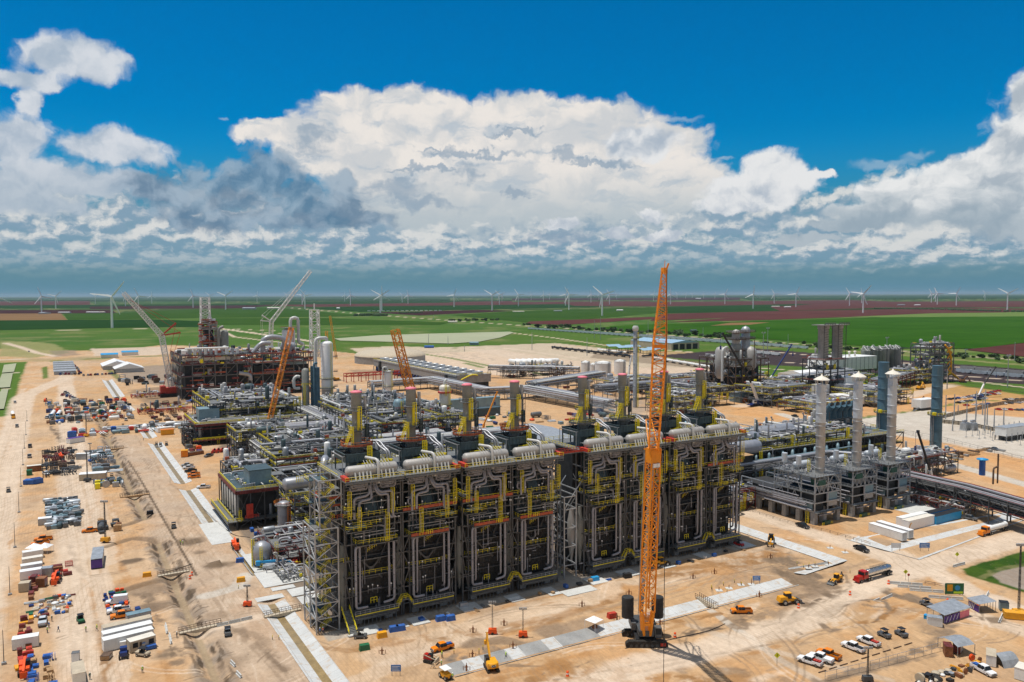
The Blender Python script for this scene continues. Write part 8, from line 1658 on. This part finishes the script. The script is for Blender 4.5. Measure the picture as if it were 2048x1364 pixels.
for i,(px,py)in enumerate([(1424,1181),(1447,1172),(1454,1185),(1469,1166),(1483,1172),(1503,1163),(1423,1178),(1594,1131),(1607,1136),(1618,1133),(1630,1131),(1656,1128),(1700,1146),(958,1307),(908,1308),(884,1313),(966,1300),(477,1178),(545,1280),(558,1280)]):
 item('marker_post','marker post',px,py,'short black and yellow marker post standing in the sand',lambda m:m.mt(0).tube((0,0,0),(0,0,.8),.08,n=6).mt(1).tube((0,0,.8),(0,0,1.3),.09,n=6),ml('black','yellow'),0,'black and yellow marker posts')
for i,(px,py)in enumerate([(1438,1181),(1458,1177),(1482,1170),(1503,1169),(1617,1136),(1630,1133),(1657,1130),(1660,1096),(1690,1105)]):
 o=item('valve_pad','pad',px,py,'small square concrete pad with a short red valve post',lambda m:m.box(-1,-1,0,1,1,.12).mt(1).tube((0,0,.1),(0,0,1.1),.12,n=8),ml('concrete','rust'),0,'small concrete valve pads')
for i,(px,py,w_,h_,c,lb)in enumerate([(1513,1168,2.4,1.5,'sign_blue','small blue notice board beside the long trench'),(1792,1102,3.4,1.7,'light_stack','pale blue information board at the junction, left one'),(1849,1102,3.6,1.8,'sign_blue','dark blue information board at the junction, right one'),(515,1128,2.4,1.6,'sign_blue','blue notice board above the boom lift'),(792,1352,2.4,1.6,'sign_blue','blue notice board near the bottom edge')]):
 T=thing('notice_board',lb,'sign',at(px,py),-YAW,None);MB().box(-w_/2,0,1.1,w_/2,.08,1.1+h_).obj('board',c,T);m=MB()
 for k in range(4):m.box(-w_*.38,-.02,1.3+h_*.2*k,w_*(.38-.1*(k%3)),0,1.38+h_*.2*k)
 m.obj('printed_line','bright_white',T);MB().beam((-w_*.4,.1,0),(-w_*.4,.1,1.4),.1).beam((w_*.4,.1,0),(w_*.4,.1,1.4),.1).obj('post','steel',T)
for i,(px,py,lb)in enumerate([(1554,1332,'yellow diamond road sign beside the haul road at the bottom'),(1811,1160,'yellow diamond road sign at the junction below the red tanker'),(1914,1124,'yellow diamond road sign near the grassy corner')]):
 T=thing('road_sign',lb,'sign',at(px,py),-YAW,None);MB().tube((0,.05,0),(0,.05,2.6),.05,n=6).obj('post','steel',T);MB().add([(0,0,1.9),(.75,0,2.65),(0,0,3.4),(-.75,0,2.65),(0,.04,1.9),(.75,.04,2.65),(0,.04,3.4),(-.75,.04,2.65)],[(0,1,2,3),(7,6,5,4)]).obj('sign_plate','sign_yellow',T);MB().beam((0,-.02,2.3),(0,-.02,2.8),.1).beam((0,-.02,2.8),(.25,-.02,3.0),.1).obj('symbol','black',T)
T=thing('road_sign','small red octagonal stop sign behind the yellow diamond at the junction','sign',at(1817,1164),-YAW);MB().tube((0,.05,0),(0,.05,2.2),.05,n=6).obj('post','steel',T);MB().lathe((0,0,2.3),[(.42,0),(.42,.04)],8,'y').obj('sign_plate','red',T)
for i,(px,py)in enumerate([(1597,1216),(384,1151),(1777,1168),(1957,1210),(2140,1300),(1484,1016),(380,1158),(1895,1205),(1700,1190),(1135,1352),(1350,1274)]):
 item('traffic_barrel','traffic barrel',px,py,'orange and white traffic barrel on the dirt',lambda m:(m.mt(0).lathe((0,0,0),[(.45,0),(.4,.1),(.34,.5)],12),m.mt(1).lathe((0,0,0),[(.34,.5),(.32,.75)],12),m.mt(0).lathe((0,0,0),[(.32,.75),(.3,1.2),(.1,1.3)],12)),ml('safety_orange','bright_white'),0,'orange and white traffic barrels')
_a,_b=at(1870,1362),at(1905,1345);XA=(min(_a.x,_b.x)-6,_a.y-2,_b.x,_b.y+2);_a,_b=at(1925,1345),at(1965,1325);XB=(_a.x-4,_a.y-1,_b.x+1,_b.y+2)
def shape(k,m,r):
 a,b,h=r.uniform(.8,1.6),r.uniform(.6,1.1),r.uniform(.8,2)
 if k=='cabinet':m.box(-a,-b,.15,a,b,h).box(-a*.8,-b-.05,.3,a*.8,-b,h*.8).box(-a*.6,-b*.6,h,a*.6,b*.6,h+.15)
 elif k=='rack':
  for x_ in(-a,a):
   for y_ in(-b,b):m.beam((x_,y_,0),(x_,y_,h),.12)
  for z in(.3,h*.6,h):m.rail([(-a,-b,z),(a,-b,z)],.1,.1,3,False).rail([(-a,b,z),(a,b,z)],.1,.1,3,False).box(-a,-b*.2,z,a,b*.2,z+.14)
 elif k=='pipes':
  for i in range(5):m.tube((-a*1.8,-b+i*b*.45,.25+.3*(i%2)),(a*1.8,-b+i*b*.45,.25+.3*(i%2)),.16,n=7)
 elif k=='crate':
  m.box(-a,-b,.12,a,b,h*.8).box(-a-.03,-b*.9,.1,a+.03,-b*.6,h*.8+.04).box(-a-.03,b*.6,.1,a+.03,b*.9,h*.8+.04)
 elif k=='spool':m.lathe((0,-b*.5,a),[(a,0),(a,.15),(a*.5,.15),(a*.5,b-.15),(a,b-.15),(a,b)],14,'y')
 elif k=='tank':m.capsule((0,0,a*.8),a*.6,a*3,'x',12).box(-a,-.4,0,-a*.7,.4,.5).box(a*.7,-.4,0,a,.4,.5)
 elif k=='bag':m.lathe((0,0,0),[(a*.8,0),(a,h*.25),(a*.7,h*.5),(.1,h*.6)],9)
SC_={}
KN={'cabinet':('equipment_cabinet','cabinet'),'rack':('steel_rack','open frame rack'),'pipes':('pipe_stack','stack of pipes'),'crate':('crate','crate'),'spool':('cable_spool','cable spool'),'tank':('small_tank','small tank'),'bag':('material_bag','bag of material')}
CNM={'galvanised':'pale grey','blue_panel':'blue-grey','steel':'grey','teal_panel':'dark teal','light_stack':'pale blue','dark_steel':'dark grey','maroon':'dark red','rust':'rust-brown','safety_orange':'bright orange','truck_orange':'orange','dark_blue':'navy','machine_yellow':'yellow','bright_white':'white','sky_blue':'bright blue','grey_concrete':'concrete-grey','wood':'timber-brown','rubber':'black'}
def yard(x0,y0,x1,y1,n,kinds,cols,label,group,seed,jx=.2,s=1.0):
 """world rectangle filled with a loose grid of single pieces"""
 r=random.Random(seed);w,d=x1-x0,y1-y0;nx=max(1,round(math.sqrt(n*w/d)));ny=max(1,round(n/nx))
 for i in range(nx):
  for j in range(ny):
   if r.random()<.12:continue
   k,c=r.choice(kinds),r.choice(cols);key=(k,c,r.randrange(3))
   if key not in SC_:m=MB();shape(k,m,random.Random(hash(key)%999 if 0 else len(SC_)+5));o=m.obj(KN[k][0],c);SC_[key]=o.data
   else:o=bpy.data.objects.new(KN[k][0],SC_[key]);COL.objects.link(o)
   o.location=(x0+(i+.5+r.uniform(-jx,jx))*w/nx,y0+(j+.5+r.uniform(-jx,jx))*d/ny,.02);o.rotation_euler=(0,0,r.choice([0,1.57])+r.uniform(-.15,.15));o.scale=(s*r.uniform(.8,1.2),)*3;tag(o,'%s %s %s'%(CNM.get(c,c),KN[k][1],label),KN[k][1].split(' ')[-1]if k not in('pipes','bag','rack')else{'pipes':'pipe stack','bag':'bag','rack':'rack'}[k],CNM.get(c,c)+' '+KN[k][1]+' pieces '+group)
G1=['galvanised','blue_panel','steel','teal_panel','light_stack'];G2=['black','dark_steel','brown','steel','maroon'];G3=['rust','maroon','safety_orange','blue','white','green','tan','wood','dark_blue','steel','brown','galvanised']
yard(-4,352,8,400,130,['cabinet','cabinet','cabinet','tank'],G1,'in the packed grey block left of the haul road','in the packed grey block',1,s=.95)
yard(-6,455,10,535,62,['rack','pipes','rack'],G2,'in the yard above the orange container','in the upper left yard',2,s=1.5)
yard(16,452,28,520,44,['rack','pipes','cabinet'],G1,'in the yard right of the dirt lane','right of the dirt lane',3,s=1.4)
yard(15,415,29,432,20,['cabinet','spool'],G1+['yellow'],'behind the container with striped roof tarps','behind the striped-roof container',4,s=1.1)
yard(-8,256,3,272,60,['crate','pipes','bag'],G3+['wood','brown','wood','galvanised'],'in the heap below the tan container','below the tan container',5,s=.6,jx=.45)
yard(-10,222,-6.5,258,24,['crate','cabinet'],['maroon','rust','red','machine_yellow'],'along the edge of the left road','along the left road',6,s=.8)
yard(-8,208,-1,228,16,['crate','cabinet','rack'],['blue','dark_blue','blue','wood'],'near the white container at the bottom left','near the bottom left container',7,s=.8)
yard(11,252,17.5,268,34,['crate','cabinet'],['safety_orange','blue','green','safety_orange','dark_blue'],'in the coloured rows above the service pickup','in coloured rows',8,s=.55)
yard(-9,272,-5,300,14,['crate'],['red','rust','maroon'],'beside the left container row','beside the left container row',9,s=.9)
yard(-6,290,4,302,12,['crate','rack'],['red','rust','maroon','rust'],'below the two orange pickups at the left','below the orange pickups',27,s=.9)
yard(13,336,22,352,11,['cabinet','crate','tank'],['white','wood','rust','dark_steel','tan'],'near the blocked end of the ditch','near the ditch end',10,s=1.1)
yard(66,478,74,505,16,['crate','cabinet'],G3,'beside the foot of the second deck building','by the second deck building',12,s=1.3)
yard(-4,640,52,700,110,['cabinet','crate','rack','pipes','tank'],G3+G1+G2+['white','tan'],'in the nearer half of the far left laydown','in the nearer laydown half',13,s=1.6)
yard(-6,700,56,770,110,['cabinet','crate','rack','cabinet'],G3+G1+G2+['white','white','cream'],'in the further half of the far left laydown','in the further laydown half',14,s=1.7)
yard(8,575,78,598,46,['cabinet','crate','pipes','tank'],G1+['bright_white','white','red','blue'],'beside the long pipe trench','beside the pipe trench',15,s=1.8)
yard(60,610,92,720,60,['pipes','crate','rack'],['maroon','brown','steel','rust','black','wood'],'on the muddy ground left of the half-built unit','left of the half-built unit',16,s=1.6)
yard(60,880,130,960,34,['cabinet','crate','rack'],G1+G2+['sky_blue'],'in the strip behind the marquee tents','behind the marquee tents',17,s=2.6)
yard(232,470,300,520,34,['crate','tank','pipes','bag'],G3+G1,'in the dirt yard behind the stacks','in the dirt yard',19,s=1.6)
yard(300,420,380,500,40,['pipes','crate','rack','tank'],G1+G2+['red','blue','bright_white'],'below the elevated racks','below the elevated racks',20,s=1.6)
yard(560,440,640,460,24,['tank','crate','cabinet'],G1+G3,'at the foot of the twin brown towers','at the foot of the twin towers',21,s=2)
yard(375,250,470,262,20,['pipes','crate'],['brown','wood','grey_concrete'],'lined up beside the white road','beside the white road',22,s=1.3)
yard(420,555,520,700,60,['pipes','rack','crate'],['brown','steel','maroon','galvanised','grey_concrete'],'on the ground before the storage tanks','before the storage tanks',23,s=2.1)
yard(*XA,22,['bag','crate','spool','bag','bag'],['white','galvanised','black','rubber','tan'],'inside the wire fence at the bottom right','inside the wire fence',24,s=.7,jx=.45)
yard(*XB,22,['crate','pipes','spool'],['safety_orange','rust','black','blue','dark_steel','machine_yellow'],'beside the grey canopy in the laydown corner','beside the grey canopy',25,s=.55,jx=.45)
yard(68,198,214,201,16,['crate','pipes','cabinet'],['galvanised','blue','white','dark_steel','wood'],'along the foot of the furnace row','along the foot of the furnaces',28,s=.6,jx=.45)
yard(62,284,75,312,14,['crate','rack','pipes'],['red','steel','wood','blue','galvanised'],'below the front of the grey-decked shelter','below the grey-decked shelter',29,s=.8,jx=.4)
for(x0,y0,x1,y1,n,lb,s_)in[(470,262,560,320,60,'insulator post in the fenced substation yard',1.0)]:
 r=random.Random(6)
 for i in range(12):
  for j in range(5):
   o=MB().tube((0,0,0),(0,0,3.4),.12,n=6).tube((0,0,3.4),(0,0,5.4),.3,.2,n=8).box(-.5,-.5,0,.5,.5,.3).obj('insulator_post','galvanised')if(i,j)==(0,0)else None
   if o is None:o=bpy.data.objects.new('insulator_post',_ip);COL.objects.link(o)
   else:_ip=o.data
   o.location=(495+i*6+r.uniform(-.5,.5),256+j*8,0);tag(o,lb,'insulator','insulator posts in the substation')
T=thing('cabin_block','block of parallel grey flat-roofed cabins at the far left','building',tuple(at(108,750)));
for k in range(9):MB().box(0,k*17,0,22,k*17+11,4).mt(1).add([(-.5,k*17-.5,4),(22.5,k*17-.5,4),(22.5,k*17+5.5,5.4),(-.5,k*17+5.5,5.4),(22.5,k*17+11.5,4),(-.5,k*17+11.5,4)],[(0,1,2,3),(3,2,4,5)]).obj('cabin',ml('galvanised','steel' if k%2 else 'galvanised'),T)
T=thing('marquee','large white-roofed marquee tent, further of two at the far left','tent',(54,1085,0));MB().box(0,0,0,30,46,4.6).obj('side_wall','galvanised',T);MB().add([(-1,-1,4.6),(31,-1,4.6),(15,-1,10.5),(-1,47,4.6),(31,47,4.6),(15,47,10.5)],[(0,1,2),(0,2,5,3),(1,4,5,2),(3,5,4)]).obj('roof','bright_white',T)
T=thing('marquee','large white and tan marquee tent, nearer of two at the far left','tent',(64,1035,0));MB().box(0,0,0,30,34,4.6).mt(1).box(-.1,.5,0,0,30,3.5).obj('side_wall',ml('galvanised','black'),T);MB().add([(-1,-1,4.6),(31,-1,4.6),(15,-1,10.5),(-1,35,4.6),(31,35,4.6),(15,35,10.5)],[(0,1,2),(0,2,5,3),(1,4,5,2),(3,5,4)]).obj('roof','white',T)
for i,(x_,y_,mk,lb)in enumerate([(62,1290,'sky_blue','turquoise roofed cabin at the far left, left one'),(92,1330,'sky_blue','turquoise roofed cabin at the far left, right one')]):shed('site_cabin',lb,x_,y_,x_+22,y_+14,5,2,'cream',mk)
T=thing('pipe_trench','long straight concrete-covered pipe run crossing the upper left of the site','pipe run',(30,600,0));MB().box(0,0,0,150,5,1.2).obj('cover','grey_concrete',T);m=MB()
for k in range(3):m.tube((0,-1.4-k*1.1,.6),(150,-1.4-k*1.1,.6),.45,n=8)
m.obj('pipe','pipe',T)
# ================================================================ PEOPLE
def body(pose):
 V={'pel':(0,0,.95,.15),'wai':(0,.0,1.12,.125),'che':(0,.01,1.35,.155),'nec':(0,.0,1.5,.06),'hed':(0,.02,1.64,.10),'top':(0,.02,1.74,.07)}
 st=.16 if pose=='stand' else .34
 for s,n in((-1,'l'),(1,'r')):
  f=s*st if pose!='stand' else 0
  V.update({'hip'+n:(s*.1,0,.88,.105),'kne'+n:(s*.11,f*.6+.02,.5,.07),'ank'+n:(s*.12,f-.02,.09,.05),'toe'+n:(s*.13,f+.14,.04,.04),'sho'+n:(s*.2,0,1.42,.065),'elb'+n:(s*.26,-f*.4+.02,1.15,.048),'wri'+n:(s*.25,-f*.4+.16,.93,.034),'han'+n:(s*.24,-f*.4+.22,.84,.03)})
 E=[('pel','wai'),('wai','che'),('che','nec'),('nec','hed'),('hed','top')]
 for n in 'lr':E+=[('pel','hip'+n),('hip'+n,'kne'+n),('kne'+n,'ank'+n),('ank'+n,'toe'+n),('che','sho'+n),('sho'+n,'elb'+n),('elb'+n,'wri'+n),('wri'+n,'han'+n)]
 K=list(V);me=bpy.data.meshes.new('person');me.from_pydata([V[k][:3]for k in K],[(K.index(a),K.index(b))for a,b in E],[]);o=bpy.data.objects.new('person',me);COL.objects.link(o);md=o.modifiers.new('skin','SKIN');me.skin_vertices or None
 for i,k in enumerate(K):me.skin_vertices[0].data[i].radius=(V[k][3],)*2;me.skin_vertices[0].data[i].use_root=(k=='pel')
 o.modifiers.new('sub','SUBSURF').levels=1;o.modifiers['sub'].render_levels=1
 m=bpy.data.materials.new('person_cloth');m.use_nodes=True;x=NX(m.node_tree);tc=x.new('ShaderNodeTexCoord');sx=x.new('ShaderNodeSeparateXYZ');x.L.new(tc.outputs['Object'],sx.inputs[0]);z=sx.outputs[2];ax=x.m('ABSOLUTE',sx.outputs[0])
 c=x.mix(x.m('GREATER_THAN',z,.97),(.035,.05,.10),(.10,.13,.17));c=x.mix(x.m('GREATER_THAN',z,1.5),c,(.40,.23,.15));c=x.mix(x.m('MULTIPLY',x.m('LESS_THAN',z,.92),x.m('GREATER_THAN',ax,.2)),c,(.40,.23,.15));c=x.mix(x.m('LESS_THAN',z,.12),c,(.06,.04,.025));x.L.new(c,x.N['Principled BSDF'].inputs['Base Color']);me.materials.append(m);return o
PB={k:body(k)for k in('stand','walk')}
def kit(o,vest,hat):
 MB().lathe((0,0,0),[(.17,.98),(.175,1.15),(.205,1.38),(.15,1.47),(.1,1.5)],12).mt(1).lathe((0,0,0),[(.182,1.12),(.184,1.18)],12).obj('vest',ml(vest,'bright_white'),o);MB().lathe((0,.02,0),[(.17,1.68),(.135,1.7),(.13,1.77),(.08,1.84),(.01,1.86)],12).obj('hard_hat',hat,o)
for i,(px,py,po,v,h,az,lb)in enumerate([(172,1264,'stand','lime','white',2.0,'person in a lime vest standing below the green buggy'),(194,1262,'walk','lime','yellow',1.2,'person in a lime vest walking right of the green buggy'),(285,1346,'stand','lime','white',3.0,'person in a lime vest alone below the site office'),(180,1359,'stand','green','white',.4,'person in a green vest at the bottom edge beside the yellow-roofed container'),(104,1243,'stand','green','white',2,'person in a green top right of the pale blue service pickup'),(117,1264,'walk','dark_blue','white',2,'person in dark clothes walking alone on the left road'),(95,1266,'stand','lime','white',1,'person in a lime vest at the tail of the pale blue service pickup'),(98,1256,'stand','blue','white',4,'person in blue behind the service pickup crew'),(354,1276,'stand','black','white',1,'person in black by the white barriers near the footbridge'),(361,1090,'stand','lime','yellow',1,'person in a lime vest, left of a pair by the ditch bridge'),(366,1091,'stand','lime','white',2,'person in a lime vest, right of a pair by the ditch bridge'),(640,1268,'stand','blue','white',3,'person in blue at the foot of the stair tower'),(646,1267,'stand','safety_orange','white',3,'person in an orange vest at the foot of the stair tower'),(1012,1318,'walk','lime','lime',2,'person in a lime vest bending over the trench slabs'),(883,1334,'stand','lime','white',1,'person in a lime vest between the skid steer and the trench'),(905,1360,'stand','lime','white',3,'person in a lime vest beside the small white-canopied machine'),(1124,1152,'stand','lime','white',2,'person in a lime vest in the shaded gap between the furnaces'),(884,1316,'stand','lime','yellow',2,'person in a lime vest above the skid steer'),(457,1060,'stand','dark_blue','white',2,'person in dark clothes on the sand below the grey-decked shelter'),(287,881,'stand','black','white',2,'person in black standing by the far concrete trench')]):
 o=PB[po].copy();COL.objects.link(o);o.location=at(px,py);o.rotation_euler=(0,0,az);tag(o,lb,'person');kit(o,v,h)
for o in PB.values():bpy.data.objects.remove(o)
item('work_stand','stand',866,1337,'yellow timber work stand left of the worker by the skid steer',lambda m:(m.beam((-.6,0,0),(0,0,1.4),.12),m.beam((.6,0,0),(0,0,1.4),.12),m.beam((0,.6,0),(0,0,1.4),.12),m.beam((0,0,1.2),(1.2,.6,2.4),.18)),'tan')
for v in list(PK.values())+[CAR,BG]:
 for c in v.children:bpy.data.objects.remove(c)
 bpy.data.objects.remove(v)
for k in range(9):
 a,b=at(1637+k*21.5,1346-k*6.9),at(1652+k*21.5,1341.5-k*6.9);o=MB().beam(a+Vector((0,0,.12)),b+Vector((0,0,.12)),.2,.22).obj('parking_stop','brown');tag(o,'brown timber parking stop in the dashed line behind the pickups','parking stop','timber parking stops')
for L,lb in([(1250,1298),(1330,1282),(1420,1262),(1450,1248)],'black hose snaking from the crane tracks towards the footbridge'),([(385,1128),(372,1132),(350,1140),(330,1146)],'dark hose lying across the ditch bank'),([(405,1015),(440,1050),(470,1072),(500,1075)],'dark hose on the sand below the grey-decked shelter'):
 o=MB().pipe([at(*q)+Vector((0,0,.1))for q in L],.09,6,3).obj('hose','black');tag(o,lb,'hose')
# ================================================================ HAZE
hm=bpy.data.materials.new('haze');hm.use_nodes=True;x=NX(hm.node_tree);x.N.remove(x.N['Principled BSDF']);v=x.new('ShaderNodeVolumePrincipled')
v.inputs['Color'].default_value=(.62,.80,.92,1);v.inputs['Density'].default_value=1.9e-5;v.inputs['Anisotropy'].default_value=.2;x.L.new(v.outputs[0],x.N['Material Output'].inputs['Volume'])
MC['haze']=hm;o=MB().box(-75000,-75000,-4,75000,75000,190).obj('haze','haze',kind='stuff');o['label']='pale blue air between the site and the horizon'
